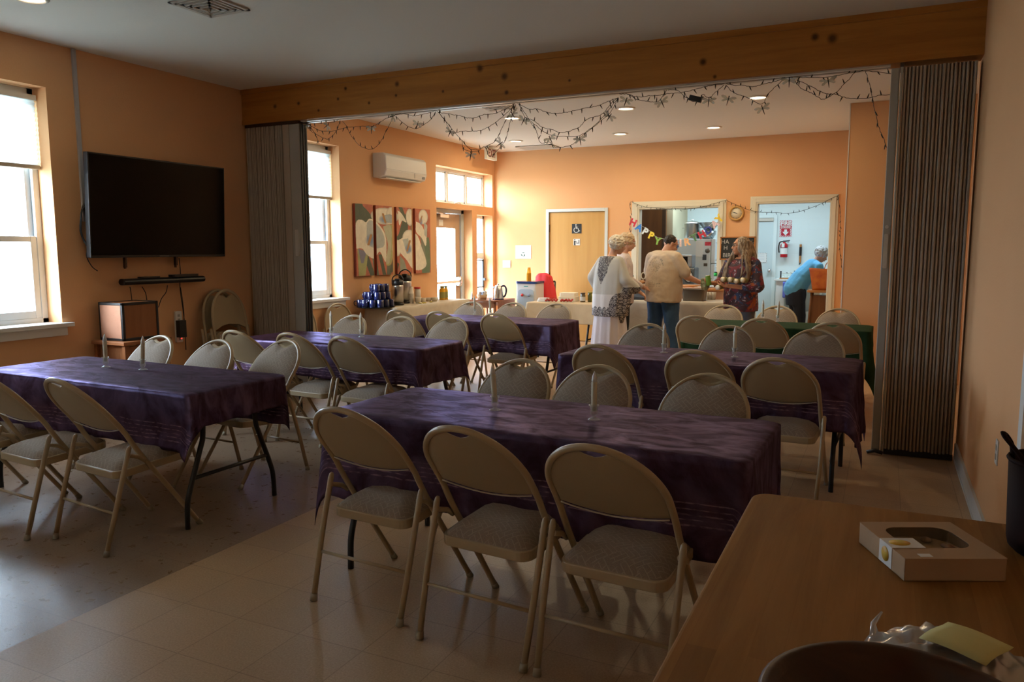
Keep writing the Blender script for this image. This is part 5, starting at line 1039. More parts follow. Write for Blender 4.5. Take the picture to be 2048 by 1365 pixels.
nt = M['wing'].node_tree; oo = [n for n in nt.nodes if n.type == 'OUTPUT_MATERIAL'][0]; src = oo.inputs[0].links[0].from_socket; t_ = nt.nodes.new('ShaderNodeBsdfTransparent'); m_ = nt.nodes.new('ShaderNodeMixShader'); m_.inputs[0].default_value = .55
nt.links.new(src, m_.inputs[1]); nt.links.new(t_.outputs[0], m_.inputs[2]); nt.links.new(m_.outputs[0], oo.inputs[0])
def dragonfly(r, o0, x, y, an, Y, s=.85):
    p = at(x, y, 1, Y-.015)-o0; mb = MB(); mb.tube([(0, 0, .02), (0, 0, 0), (0, 0, -.055)], [.004, .006, .002], 6); mb.ell((0, 0, .026), (.006, .006, .006), seg=8, k=6); b_ = mb.build('dragonfly', 'socket', r, loc=p, rot=(0, R(an), 0)); b_.scale = (s, s, s)
    w_ = MB()
    for sx in (-1, 1):
        for (a_, L) in ((R(14), .072), (R(-26), .062)):
            c, sn = math.cos(a_), math.sin(a_); pp = []
            for k in range(12):
                t_ = 2*PI*k/12; u, v = L*.5+L*.5*math.cos(t_), .011*math.sin(t_)*(1.2 if math.cos(t_) > 0 else .8); pp.append((sx*(u*c-v*sn), -.003, .005+u*sn+v*c))
            w_.add(pp+[(q[0], q[1]+.001, q[2]) for q in pp], [tuple(range(12)), tuple(range(23, 11, -1))]+[(i, (i+1) % 12, 12+(i+1) % 12, 12+i) for i in range(12)])
    w_.build('wings', 'wing', b_)
A_ = lambda L: [(560+x/3.2, 100+y/3.2) for x, y in L]; B_ = lambda L: [(1180+x/3.2, 80+y/3.2) for x, y in L]; YL = YP+.10
s1 = [A_(L) for L in [[(150,465),(250,470),(330,465),(375,447)], [(165,470),(190,510),(240,545),(300,570),(340,545),(370,500),(385,450)], [(145,480),(130,550),(145,620),(125,740)], [(170,475),(215,520),(250,600)], [(180,480),(260,515),(330,520),(430,495)], [(400,455),(430,490),(450,495),(540,488),(600,485),(660,450),(725,415)],
     [(430,490),(450,540),(480,580),(520,620),(585,635),(635,600),(680,520),(700,480),(730,415)], [(735,415),(800,408),(850,422),(915,412),(990,390)], [(740,420),(790,470),(860,505),(900,490),(960,450),(1000,390)]]]
s2 = [A_(L) for L in [[(1005,390),(1020,400),(1090,412),(1150,420),(1200,435),(1250,435),(1300,415),(1370,408),(1430,385),(1500,345)], [(1010,395),(1060,460),(1100,525),(1180,520),(1250,520),(1310,505),(1370,470),(1440,415),(1500,350)], [(1015,400),(1080,480),(1120,530),(1160,575),(1220,635),(1290,630),(1330,610),(1380,580),(1430,480),(1500,350)],
     [(1165,580),(1175,630),(1220,650),(1270,645),(1310,620),(1340,680),(1385,650),(1440,580),(1460,510),(1480,440),(1510,350)], [(1520,345),(1600,380),(1650,378),(1730,405),(1830,400),(1880,388),(1970,370),(2040,355),(2100,330),(2165,305)], [(1530,350),(1570,430),(1620,450),(1680,495),(1740,510),(1810,530),(1890,505),(1920,490),(1970,440),(2060,410),(2130,330),(2165,305)],
     [(1540,360),(1600,450),(1700,530),(1760,550),(1900,553),(1980,510),(2048,450),(2160,310)], [(1600,460),(1640,520),(1670,595),(1720,590),(1770,625),(1870,605),(1920,560),(2060,450),(2120,390),(2165,305)]]]
s3 = [B_(L) for L in [[(190,345),(250,350),(300,380),(380,395),(440,390),(490,320)], [(240,345),(300,365),(370,358),(430,355),(500,345),(560,340),(620,330),(700,310),(780,290),(860,280)], [(500,320),(560,325),(620,370),(690,385),(720,350),(760,370),(800,340),(860,285)], [(600,330),(640,385),(690,390),(730,360)], [(870,280),(920,290),(980,290),(1040,300),(1100,285),(1170,270),(1250,240)],
     [(870,285),(920,340),(1000,365),(1100,410),(1140,345),(1210,280),(1250,240)], [(1280,240),(1400,240),(1530,238),(1640,215),(1760,200),(1930,215)], [(1300,245),(1350,310),(1430,345),(1490,380),(1570,340),(1620,290),(1700,205)], [(1320,255),(1400,290),(1500,340),(1570,348),(1640,370),(1760,375),(1850,355),(1925,350)], [(1765,200),(1790,290),(1820,440),(1850,560),(1880,630),(1905,710)]]]
r, o0 = string_lights('string_lights', 'dark tangled string lights with smoky dragonflies, left stretch under the beam by the air conditioner', s1, YL, 0, seed=3)
for (x, y, an) in ((720, 425, 80), (880, 475, 20), (585, 505, 5), (300, 485, 60), (170, 470, 90)): p = A_([(x, y)])[0]; dragonfly(r, o0, p[0], p[1], an, YL)
r, o0 = string_lights('string_lights', 'dark string lights in deep loops with smoky dragonflies, middle stretch under the beam', s2, YL, 0, seed=5)
for (x, y, an) in ((1090, 525, 30), (1220, 675, 10), (1490, 415, -35), (1560, 450, 30), (1730, 570, -25), (1920, 575, -10), (1410, 600, 60)): p = A_([(x, y)])[0]; dragonfly(r, o0, p[0], p[1], an, YL)
p = B_([(125, 490)])[0]; dragonfly(r, o0, p[0], p[1], 35, YL)
r, o0 = string_lights('string_lights', 'dark string lights with smoky dragonflies, right stretch under the beam ending at the right partition', s3, YL, 0, seed=7)
for (x, y, an) in ((230, 390, 20), (460, 400, -25), (760, 390, 5), (885, 380, 15), (1105, 440, -20), (1275, 262, 0), (1525, 265, -10)): p = B_([(x, y)])[0]; dragonfly(r, o0, p[0], p[1], an, YL)
b = MB().rbox((-.05, -.02, -.02), (.05, .02, .02), .01).build('plug_block', 'black_plastic', r, loc=at(1391, 198, 1, YL)-o0, rot=(0, .3, 0))
D_ = lambda L: [(1240+x/4.265, 380+y/4.265) for x, y in L]
kl = [D_(L) for L in [[(95,100),(150,125),(240,150),(330,155),(460,170),(590,163),(700,145),(820,112),(905,88)], [(905,88),(1000,130),(1100,170),(1200,190),(1330,195),(1430,200),(1550,180),(1700,125),(1865,42)], [(1865,42),(1865,90),(1880,200),(1880,360),(1875,500),(1895,700),(1885,900),(1885,960)], [(95,100),(82,125),(95,200),(85,300),(90,390)]]]
string_lights('string_lights', 'dark unlit string lights draped over the kitchen hatch and doorway frames', kl, YF-.045, 0, sp=.075, rw=.0028, seed=9)
# ================================================================ kitchen behind the hatch
o = thing('tall_cabinet', 'tall brown cabinet door standing at the left inside the kitchen hatch', 'cabinet', (-3.60, 12.9, 0)); MB().box((-.30, 0, 0), (.262, .45, 2.35)).build('carcass', 'brown_wood', o); MB().box((-.26, -.018, .1), (.2, 0, 2.3)).build('door', 'brown_wood', o); MB().box((.20, -.02, 0), (.262, 0, 2.35)).build('side_stile', mat('dark_stile', (.07, .03, .012), .5), o)
M['cream_panel'] = mat('cream_wall_panel', (.62, .52, .34), .6); struct(MB().box((-3.337, 12.95, 0), (-3.235, 14.0, 2.7)).build('wall_kitchen_pier', 'cream_panel'))
M['fridge'] = mat('white_fridge_enamel', (.70, .76, .78), .3); fz = 1.655
r = thing('refrigerator', 'white refrigerator with magnets and papers inside the kitchen hatch', 'refrigerator', (-2.90, 12.9, 0)); x0, x1 = -.325, .314
bevel(MB().box((x0, 0, .02), (x1, .70, fz)).build('cabinet', 'fridge', r), .01); zs = 1.245
bevel(MB().box((x1+.004, .0, zs+.004), (x1+.075, .70, fz)).build('freezer_door', 'fridge', r), .012); bevel(MB().box((x1+.004, .0, .05), (x1+.075, .70, zs-.004)).build('door', 'fridge', r), .012)
MB().tube(smoothpath([(x1+.07, .06, 1.30), (x1+.13, .05, 1.34), (x1+.14, .05, 1.45), (x1+.12, .05, 1.56), (x1+.07, .06, 1.60)], 6), .012, 8).build('handle', 'fridge', r); MB().tube(smoothpath([(x1+.07, .06, .9), (x1+.12, .05, .95), (x1+.12, .05, 1.15), (x1+.07, .06, 1.2)], 6), .012, 8).build('handle', 'fridge', r)
def onf(px, py): q = at(px, py, 1, 12.9); return q.x+2.90, q.z
for (px, py, w_, h_, m_, lb) in ((1399, 498, .075, .13, 'paper', 'paper_list'), (1416, 488, .05, .03, 'foil_r', 'magnet'), (1415, 502, .026, .026, 'pan', 'magnet'), (1409, 515, .032, .045, 'grey_box', 'magnet'), (1411, 530, .03, .025, 'pan', 'magnet')):
    x, z = onf(px, py)
    if py == 502: MB().lathe([(.001, 0), (.04, 0), (.04, .008), (.001, .008)], 20, MY @ Matrix.Translation((x, z, 0))).build(lb, m_, r)
    else: MB().box((x-w_, -.006, z-h_), (x+w_, -.001, z+h_)).build(lb, m_, r) if lb != 'paper_list' else MB().box((x-w_*.8, -.006, z-h_), (x+w_*.8, -.001, z+h_)).build(lb, m_, r)
r = thing('stock_pot', 'tall lidded stainless stock pot on top of the refrigerator', 'pot', (-2.93, 13.05, fz)); MB().lathe([(.001, 0), (.128, 0), (.132, .01), (.132, .25), (.137, .253)], 30, cap=False).build('pot_body', 'steel', r); MB().lathe([(.138, .253), (.136, .262), (.09, .285), (.02, .292), (.001, .292)], 30, cap=False).build('lid', 'steel', r); MB().tube([(-.03, 0, .29), (-.02, 0, .315), (.02, 0, .315), (.03, 0, .29)], .006, 8).build('lid_knob', 'steel', r)
for sx in (-1, 1): MB().tube(smoothpath([(sx*.13, -.03, .18), (sx*.165, 0, .185), (sx*.13, .03, .18)], 5), .006, 6).build('handle', 'steel', r)
M['bowl_steel'] = mat('bowl_steel', (.55, .60, .62), .25, 1.0); r0_ = (-2.66, 13.0)
o = MB().lathe([(.001, 0), (.085, 0), (.13, .07), (.135, .13), (.131, .13), (.12, .07), (.08, .008), (.001, .006)], 28, cap=False).build('mixing_bowl', 'bowl_steel', loc=(*r0_, fz)); tag(o, 'steel bowl right of the stock pot on the refrigerator, lower of the two', 'bowl')
o = MB().lathe([(.001, 0), (.07, 0), (.11, .05), (.17, .13), (.175, .135), (.166, .13), (.1, .05), (.001, .006)], 28, cap=False).build('colander', 'bowl_steel', loc=(r0_[0]+.02, r0_[1], fz+.132)); tag(o, 'wide steel colander stacked on the bowl right of the stock pot', 'colander')
r = thing('counter_cabinet', 'honey wood counter cabinet just inside the kitchen hatch', 'cabinet', (-2.75, 12.35, 0)); MB().box((-.85, -.25, 0), (.35, .25, .86)).build('carcass', 'honey_wood', r); MB().box((-.87, -.27, .86), (.37, .27, .90)).build('worktop', 'trim_white', r)
r = thing('toaster_oven', 'grey toaster oven stacked on a larger oven by the refrigerator', 'oven', (-2.88, 12.42, 1.195)); bevel(MB().box((-.2, -.13, 0), (.13, .13, .20)).build('housing', mat('grey_oven_metal', (.24, .25, .26), .4, .4), r), .015); MB().box((-.18, -.133, .03), (.06, -.13, .17)).build('door', 'screen', r)
r = thing('countertop_oven', 'black countertop oven with a round white-ringed dial below the toaster oven', 'oven', (-2.88, 12.42, .901)); bevel(MB().box((-.26, -.16, 0), (.18, .16, .293)).build('housing', 'grey_box', r), .02); MB().lathe([(.085, .0), (.10, .004), (.10, .012), (.085, .014)], 28, Matrix.Translation((.09, -.16, .15)) @ MY @ Matrix.Diagonal((.75, 1, 1, 1)), cap=False).build('dial_ring', 'black_plastic', r); MB().lathe([(.001, .0), (.084, .0), (.084, .006), (.001, .006)], 28, Matrix.Translation((.09, -.16, .15)) @ MY @ Matrix.Diagonal((.75, 1, 1, 1))).build('dial_face', 'white_plastic', r)
ZL = .916
M['bread'] = mat('brown_bread_crust', (.30, .13, .045), .7, bump=(30, .6), vary=(20, (.42, .22, .09), .2)); q = at(1285, 566, 1, YF+.05)
r = thing('bread_tray', 'shallow wicker tray of bread on the left end of the hatch ledge', 'tray', (q.x+.02, YF+.06, ZL)); MB().rbox((-.13, -.09, 0), (.13, .09, .03), .03).build('tray_body', 'wicker', r)
for i, (x, z, lb) in enumerate(((-.03, .062, 'round brown roll lying in the bread tray, left one'), (.07, .062, 'round brown roll lying in the bread tray, right one'))):
    o = MB().ell((0, 0, 0), (.05, .055, .032)).build('bread_roll', 'bread', loc=(q.x+.02+x, YF+.05, ZL+z)); tag(o, lb, 'bread')
o = MB().tube([(.035*math.cos(t_), 0, .05*math.sin(t_)) for t_ in [2*PI*i/18 for i in range(18)]], .009, 8, closed=True).build('ring_handle', 'ceramic', loc=(q.x, YF+.09, ZL+.155)); tag(o, 'pale ring standing behind the bread rolls', 'ornament')
r = thing('cutting_board', 'round wooden board on the hatch ledge beside the man', 'board', (-2.62, YF+.1, ZL)); MB().lathe([(.001, 0), (.15, 0), (.155, .01), (.15, .03), (.001, .03)], 28, cap=False).build('board', 'honey_wood', r)
for i, (px, an) in enumerate(((1400, .3), (1409, -.2))):
    q = at(px, 571, 1, YF); o = MB().box((-.09, -.06, 0), (.09, .06, .004)).build('paper_sheet', 'paper', loc=(q.x, YF+.02, ZL+.001+.005*i), rot=(0, 0, an)); tag(o, f'white sheet of paper on the hatch ledge, {"left" if i == 0 else "right"} of the two', 'paper')
q = at(1416, 562, 1, YF+.05); r = thing('glass_teapot', 'round clear glass jug with a dark rim on the right end of the hatch ledge', 'jug', (q.x, YF+.05, ZL)); MB().lathe([(.001, 0), (.045, 0), (.075, .04), (.08, .075), (.05, .125)], 22, cap=False).build('jug_body', 'clear', r); MB().tube([(.05*math.cos(t_), .05*math.sin(t_), .126) for t_ in [2*PI*i/18 for i in range(18)]], .006, 6, closed=True).build('rim', 'black_plastic', r)
jar('soap_bottle', 'small bottle with a teal top on the left end of the hatch ledge', 'bottle', (at(1268, 560, 1, YF-.05).x, YF-.10, ZL), .17, .022, 'clear', None, mat('teal_top', (.02, .42, .45), .4), .5)
# ================================================================ kitchen behind the doorway
YK = 14.0
r = sempty('door_3', (-1.75-.42, YK, 0)); M['pale_door'] = mat('pale_blue_door_paint', (.60, .70, .72), .4); MB().box((-.42, -.02, 0), (.42, .0, 2.015)).build('door_panel', 'pale_door', r)
f = MB(); f.box((.42, -.03, 0), (.48, 0, 2.075)).box((-.48, -.03, 0), (-.42, 0, 2.075)).box((-.42, -.03, 2.015), (.42, 0, 2.075)); bevel(f.build('door_frame', 'kitchen_wall', r), .003); MB().box((-.35, -.05, 1.96), (.42, -.02, 2.01)).build('door_closer', 'track', r)
q = at(1539, 542, 1, YK-.05); MB().ell((q.x-r.location.x, -.07, q.z), (.034, .03, .034)).build('door_handle', 'chrome', r)
q = at(1518, 516, 1, YK-.02); t_ = thing('door_notice', 'white notice with a dashed border and red heart on the kitchen rear door', 'notice', (q.x, YK-.022, q.z)); MB().box((-.13, -.003, -.085), (.13, 0, .085)).build('sheet', 'paper', t_); b = MB()
for i in range(9):
    for zz in (-.08, .08): b.box((-.125+.028*i, -.004, zz-.003), (-.111+.028*i, -.003, zz+.003))
for i in range(6): b.box((.122, -.004, -.075+.028*i), (.128, -.003, -.061+.028*i))
b.build('dashed_border', 'ink', t_); MB().ell((-.08, -.004, 0), (.035, .003, .035)).build('red_mark', mat('raspberry_mark', (.5, .02, .08), .5), t_); b = MB()
for i in range(4): b.box((-.02, -.004, .05-.028*i), (.09, -.003, .054-.028*i))
b.build('text_lines', mat('faint_ink2', (.45, .5, .6), .7), t_)
# fire extinguisher sign
r, w2, h2 = plate('fire_extinguisher_sign', 1560, 441, 1583, 474, 'paper', 'red and white striped fire extinguisher sign on the kitchen wall', 'sign', Y=YK-.003)
M['sign_red'] = mat('sign_red', (.46, .01, .03), .4); m = M['stripes'] = mat('diagonal_red_white_stripes', (.5, .02, .04), .4); g = NG(m); o_ = g.sep(g.tc.outputs['Object']); s_ = g.math('SINE', g.math('MULTIPLY', g.math('ADD', o_[0], o_[2]), 230)); g.color(g.mix(g.math('GREATER_THAN', s_, 0), (.46, .01, .03), (.8, .82, .82)))
MB().box((-w2, -.002, -h2), (w2, 0, h2)).build('striped_plate', 'stripes', r); k = w2/.1; MB().box((-w2*.72, -.004, h2*.36), (w2*.72, -.002, h2*.88)).box((-w2*.72, -.004, -h2*.85), (w2*.72, -.002, -h2*.02)).build('red_fields', 'sign_red', r); MB().box((-w2*.95, -.004, -h2*.02), (w2*.95, -.002, h2*.34)).build('white_band', 'sign_red', r)
text_obj('lettering', 'FIRE', .088*k, .0008, 'sign_white', r, Matrix.Translation((0, -.005, h2*.60)) @ FY, bold=.003*k); text_obj('lettering', 'EXTINGUISHER', .052*k, .0008, 'sign_white', r, Matrix.Translation((0, -.005, h2*.16)) @ FY @ Matrix.Diagonal((.46, 1.25, 1, 1)), bold=.001)
b = MB(); ap = [(-.022*k, -.01), (.022*k, -.01), (.022*k, -.05*k), (.055*k, -.05*k), (0, -.115*k), (-.055*k, -.05*k), (-.022*k, -.05*k)]; ap = [(x, z-.005) for x, z in ap]; b.add([(x, -.005, z) for x, z in ap]+[(x, -.004, z) for x, z in ap], [tuple(range(7)), tuple(range(13, 6, -1))]); b.build('arrow', 'sign_white', r)
q = at(1568, 500, 1, YK-.08); r = thing('fire_extinguisher', 'red fire extinguisher with a white label hanging below its sign', 'fire extinguisher', (q.x, YK-.08, at(1568, 515, 1, YK-.08).z)); zh = at(1569, 482, 1, YK-.08).z-r.location.z
MB().lathe([(.001, 0), (.055, 0), (.06, .01), (.06, zh*.72), (.05, zh*.82), (.022, zh*.88), (.022, zh*.93)], 22, cap=False).build('cylinder', mat('extinguisher_red', (.5, .012, .02), .25), r); MB().lathe([(.0605, zh*.20), (.0605, zh*.56)], 22, cap=False).build('paper_label', 'paper', r); MB().box((-.035, -.067, zh*.6), (.012, -.062, zh*.85)).build('inspection_tag', 'paper', r); MB().lathe([(.061, zh*.58), (.061, zh*.61)], 22, cap=False).build('strap', 'black_plastic', r)
b = MB(); b.box((-.02, -.02, zh*.93), (.02, .02, zh*1.0)).tube([(-.02, 0, zh*.99), (.09, 0, zh*1.02)], .008, 6).tube([(-.02, 0, zh*.95), (.08, 0, zh*.93)], .008, 6); b.build('trigger_handle', 'grey_box', r); MB().tube(smoothpath([(-.02, -.01, zh*.96), (-.07, -.02, zh*.9), (-.085, -.02, zh*.6), (-.075, -.02, zh*.28)], 6), .011, 8).build('hose', 'black_plastic', r)
q = at(1600, 528, 1, YK-.02); r = thing('hanging_brush', 'long wooden tool with a black grip hanging on the kitchen wall', 'kitchen tool', (q.x, YK-.03, q.z)); zt = at(1600, 489, 1, YK-.03).z-q.z
MB().rbox((-.016, -.01, .02), (.016, .01, zt*.48), .006).build('wooden_handle', 'honey_wood', r); MB().rbox((-.02, -.012, zt*.42), (.02, .012, zt*.86), .006).build('black_grip', 'black_plastic', r); MB().rbox((-.018, -.01, zt*.86), (.018, .01, zt), .006).build('wooden_cap', 'honey_wood', r); MB().tube([(-.012, 0, zt), (0, 0, zt+.06), (.012, 0, zt)], .002, 5).build('loop', 'track', r); MB().tube([(0, 0, .02), (-.012, 0, -.02)], [.014, .004], 8).build('dark_tip', 'black_plastic', r)
zs_ = at(1570, 558, 1, 13.8).z; xa = at(1551, 558, 1, 13.8).x; r = thing('wall_counter', 'narrow white wall counter under the hanging tool', 'counter', ((xa-.9)/2, 13.8, 0)); cx = (xa-.9)/2; bevel(MB().box((xa-cx, -.2, zs_-.03), (-.9-cx, .2, zs_)).build('worktop', 'trim_white', r), .004); MB().box((xa-cx+.03, -.16, zs_-.55), (xa-cx+.17, .19, zs_-.03)).build('side_panel', 'trim_white', r); MB().box((xa-cx+.17, .05, zs_-.9), (-.9-cx, .19, zs_-.55)).build('lower_shelf', 'track', r)
o = MB().rbox((-.15, -.08, 0), (.15, .08, .018), .06).build('spice_tray', 'honey_wood', loc=(xa+.22, 13.75, zs_)); tag(o, 'round-cornered wooden tray under the spice jars', 'tray')
for i in range(9):
    dk = i in (0, 7); jar('spice_jar', ('dark' if dk else 'pale')+' spice jar on the wooden tray in the kitchen', 'jar', (xa+.09+.031*i, 13.75+(.03 if i % 2 else -.02), zs_+.018), (.115 if dk else .085)+.008*math.sin(i*3), .0135, 'grey_box' if dk else 'clear', None, 'black_plastic' if dk or i % 3 == 0 else 'track', .95, None, ('dark' if dk else 'pale')+' spice jars on the wooden tray', 'jar_body')
M['blue_glove'] = mat('violet_blue_cloth', (.12, .15, .52), .7, bump=(12, .7)); M['towel'] = mat('grey_towel', (.52, .58, .62), .9, bump=(150, .5))
def drape(name, label, cat, loc, w_, h_, m, th=.03, wv=6, taper=0):
    b = MB(); b.grid(lambda u, v: ((w_*(1-taper*v))*math.cos(2*PI*u)*.5*(1+.04*math.sin(wv*2*PI*u)), th*math.sin(2*PI*u)*(1+.25*math.sin(wv*2*PI*u+2*v)), -h_*v-.02*math.sin(2*PI*u*2)*v), 36, 10, closed_u=True); b.f.append(tuple(range(36))); b.f.append(tuple(9*36+i for i in range(35, -1, -1))); b.sm += [True, True]; o = recalc(b.build(name, m, loc=loc)); tag(o, label, cat); return o
drape('rubber_gloves', 'blue violet gloves hanging under the white wall counter, front pair', 'gloves', (xa+.22, 13.56, zs_-.04), .14, .25, 'blue_glove', .025); drape('cleaning_cloth', 'slimmer blue violet cloth hanging beside the gloves', 'cloth', (xa+.31, 13.55, zs_-.05), .08, .32, mat('violet_cloth', (.20, .17, .55), .7), .02)
drape('dish_towel', 'grey towel hanging in front of the white wall counter', 'towel', (at(1588, 600, 1, 13.5).x, 13.53, zs_-.03), .15, .62, 'towel', .015, 3)
r = thing('white_cabinet', 'white kitchen cabinet end behind the orange bag', 'cabinet', (-.80, 12.75, 0)); xw0 = at(1617, 600, 1, 12.4).x; MB().box((xw0+.80, -.02, 0), (xw0+.93, .5, .93)).build('side_panel', 'trim_white', r)
zc_ = at(1645, 580, 1, 12.25).z; r = thing('wooden_stool', 'wooden stool carrying the orange tote bag', 'stool', (-.82, 12.22, 0)); bevel(MB().rbox((-.19, -.17, zc_-.035), (.2, .19, zc_), .05).build('seat', 'honey_wood', r), .005)
for sx in (-1, 1):
    for sy in (-1, 1): MB().tube([(sx*.17, sy*.15, 0), (sx*.13, sy*.12, zc_-.03)], .016, 8).build('leg', 'brown_wood', r)
MB().box((-.12, -.1, .1), (.14, .12, zc_-.08)).build('drawer_box', 'brown_wood', r)
M['tote'] = mat('orange_printed_tote', (.62, .17, .02), .55, vary=(9, (.42, .07, .01), .18)); r = thing('tote_bag', 'orange printed tote bag standing on the stool in the kitchen', 'bag', (-.77, 12.18, zc_)); b = MB()
nn = 28; b.grid(lambda u, v: ((.17+.055*v)*max(-1, min(1, 1.35*math.cos(2*PI*u))), (.08+.03*v)*max(-1, min(1, 1.35*math.sin(2*PI*u))), .31*v+.012*math.sin(4*PI*u)*v), nn, 8, closed_u=True); b.f.append(tuple(range(nn))); b.sm.append(False); o = recalc(b.build('bag_body', 'tote', r)); o.modifiers.new('s', 'SOLIDIFY').thickness = .004
b = MB()
for i in range(5): b.box((.03, -.128+.0028*i, .22-.028*i), (.03+.10-.015*(i % 3), -.112+.0028*i, .227-.028*i))
b.build('printed_lines', mat('cream_print', (.7, .5, .25), .6), r); MB().tube(smoothpath([(-.02, -.1, .3), (.02, -.11, .40), (.10, -.1, .41), (.14, -.1, .3)], 6), .006, 6).build('handle', 'tote', r)
# ================================================================ foreground: wooden table and what lies on it
TZ = .76
r = thing('wooden_table', 'broad oiled wooden table in the near right corner', 'table', (.09, 1.35, 0)); b = MB(); x0, x1, y0, y1 = -.41, .40, -1.0, .985; c = []
for cx, cy, a0, rr in ((x1-.05, y1-.05, 0, .05), (x0+.055, y1-.055, 90, .055), (x0+.05, y0+.05, 180, .05), (x1-.05, y0+.05, 270, .05)):
    for k in range(7): a_ = R(a0+15*k); c.append((cx+rr*math.cos(a_), cy+rr*math.sin(a_)))
b.prism(c, TZ-.035, TZ); bevel(b.build('tabletop', 'table_wood', r), .009, 3)
for (xa_, ya_) in ((x0+.09, y1-.09), (x1-.09, y1-.09), (x0+.09, y0+.09), (x1-.09, y0+.09)): bevel(MB().box((xa_-.03, ya_-.03, 0), (xa_+.03, ya_+.03, TZ-.035)).build('leg', 'table_wood', r), .004)
MB().box((x0+.07, y0+.1, TZ-.13), (x0+.09, y1-.1, TZ-.035)).build('apron', 'table_wood', r); MB().box((x0+.09, y1-.09, TZ-.13), (x1-.09, y1-.07, TZ-.035)).build('apron', 'table_wood', r)
# bakery box with a window
A4 = [Vector((-.022, 2.018)), Vector((.173, 2.118)), Vector((.267, 1.911)), Vector((.074, 1.818))]; cx, cy = sum(p.x for p in A4)/4, sum(p.y for p in A4)/4; hb = .05
M['kraft'] = mat('kraft_cardboard', (.42, .27, .15), .75, bump=(150, .1)); r = thing('bakery_box', 'kraft cardboard pie box with a window and white sticker on the wooden table', 'box', (cx, cy, TZ+.001), R(25)); bw, bd = .110, .113
f = MB(); f.box((-bw, -bd, 0), (bw, bd, .003)).box((-bw, -bd, 0), (-bw+.002, bd, hb)).box((bw-.002, -bd, 0), (bw, bd, hb)).box((-bw, -bd, 0), (bw, -bd+.002, hb)).box((-bw, bd-.002, 0), (bw, bd, hb)); bevel(f.build('box_base', 'kraft', r), .001)
ol = ring(hb, bw+.001, bd+.001, 6, .003); il = [(x*1.0, y*1.0+.012, z) for x, y, z in ring(hb, .076, .066, 6, .035)]; n = len(ol); b = MB(); b.add(ol+il+[(x, y, hb+.0015) for x, y, z in ol]+[(x, y, hb+.0015) for x, y, z in il], [(i, (i+1) % n, n+(i+1) % n, n+i) for i in range(n)]+[(2*n+i, 3*n+i, 3*n+(i+1) % n, 2*n+(i+1) % n) for i in range(n)]+[(i, 2*n+i, 2*n+(i+1) % n, (i+1) % n) for i in range(n)]+[(n+i, n+(i+1) % n, 3*n+(i+1) % n, 3*n+i) for i in range(n)]); recalc(b.build('lid', 'kraft', r))
MB().box((-.08, -.058, hb-.0015), (.08, .082, hb-.001)).build('window_film', 'glass', r)
M['crust'] = mat('pale_pastry', (.50, .32, .16), .7, bump=(60, .5)); MB().lathe([(.001, .004), (.085, .004), (.09, .02), (.075, .026), (.06, .022), (.001, .024)], 26, cap=False).build('pastry', 'crust', r, loc=(0, .012, 0)); b = MB(); rn = random.Random(3)
for i in range(7): b.ell((rn.uniform(-.05, .05), rn.uniform(-.04, .06), .03), (rn.uniform(.01, .022), rn.uniform(.008, .015), .006), rot=(0, 0, rn.uniform(0, 3)), seg=10, k=6)
b.build('topping', mat('brown_filling', (.22, .10, .04), .5), r)
b = MB(); b.box((-bw-.0012, -.055, .002), (-bw-.0002, .005, hb+.0022)).box((-bw-.001, -.055, hb+.0018), (-bw+.075, .005, hb+.0024)); b.build('sticker', 'paper', r)
M['fruit_print'] = mat('orange_fruit_print', (.70, .32, .02), .5, vary=(60, (.55, .45, .05), .2)); b = MB(); b.lathe([(.001, 0), (.019, 0), (.019, .0006), (.001, .0006)], 20, Matrix.Translation((-bw+.03, -.025, hb+.0025)) @ Matrix.Diagonal((1.25, .9, 1, 1))); b.lathe([(.001, 0), (.017, 0), (.017, .0006), (.001, .0006)], 20, Matrix.Translation((-bw-.0013, -.025, .027)) @ Matrix.Rotation(R(-90), 4, 'Y')); b.build('sticker_picture', 'fruit_print', r); MB().box((-.072, -.105, hb+.0016), (-.045, -.088, hb+.0022)).build('price_tag', 'paper', r)
# bowl
M['dark_wood'] = wood('dark_bowl_wood', (.075, .028, .012), (.035, .013, .007), 'X', ring=3, rough=.4); bx, by = .055, 1.115
o = MB().lathe([(.001, 0), (.10, 0), (.15, .025), (.188, .085), (.192, .094), (.186, .098), (.172, .097), (.166, .086), (.13, .03), (.09, .014), (.001, .012)], 48, cap=False).build('wooden_bowl', 'dark_wood', loc=(bx, by, TZ+.001)); tag(o, 'large dark wooden bowl cut off by the bottom edge of the photo', 'bowl')
# wrapped plate
q = at(1905, 1312, 2, TZ+.04); r = thing('wrapped_plate', 'plate of food in crinkled plastic wrap with a yellow note, beside the dark bowl', 'plate', (q.x, q.y+.02, TZ+.001)); MB().lathe([(.001, 0), (.07, 0), (.115, .018), (.117, .02), (.07, .006), (.001, .004)], 30, cap=False).build('plate', 'ceramic', r)
M['film'] = mat('crinkled_plastic_wrap', (.62, .61, .58), .12, spec=.8); M['ham'] = mat('pinkish_food', (.55, .32, .25), .5, bump=(30, .6)); MB().ell((0, 0, .025), (.09, .07, .022), seg=18).build('food', 'ham', r); b = MB()
def wf(u, v):
    a_ = 2*PI*u; rr = .006+.137*(1-v)*(1+.09*noise.noise(Vector((math.cos(a_)*3, math.sin(a_)*3, 0)))); x, y = rr*math.cos(a_), rr*.82*math.sin(a_); z = .05-.046*(1-v)**3+.016*noise.noise(Vector((x*45, y*45, 1)))+.006*abs(noise.noise(Vector((x*90, y*90, 4))))
    return (x, y, max(z, .003))
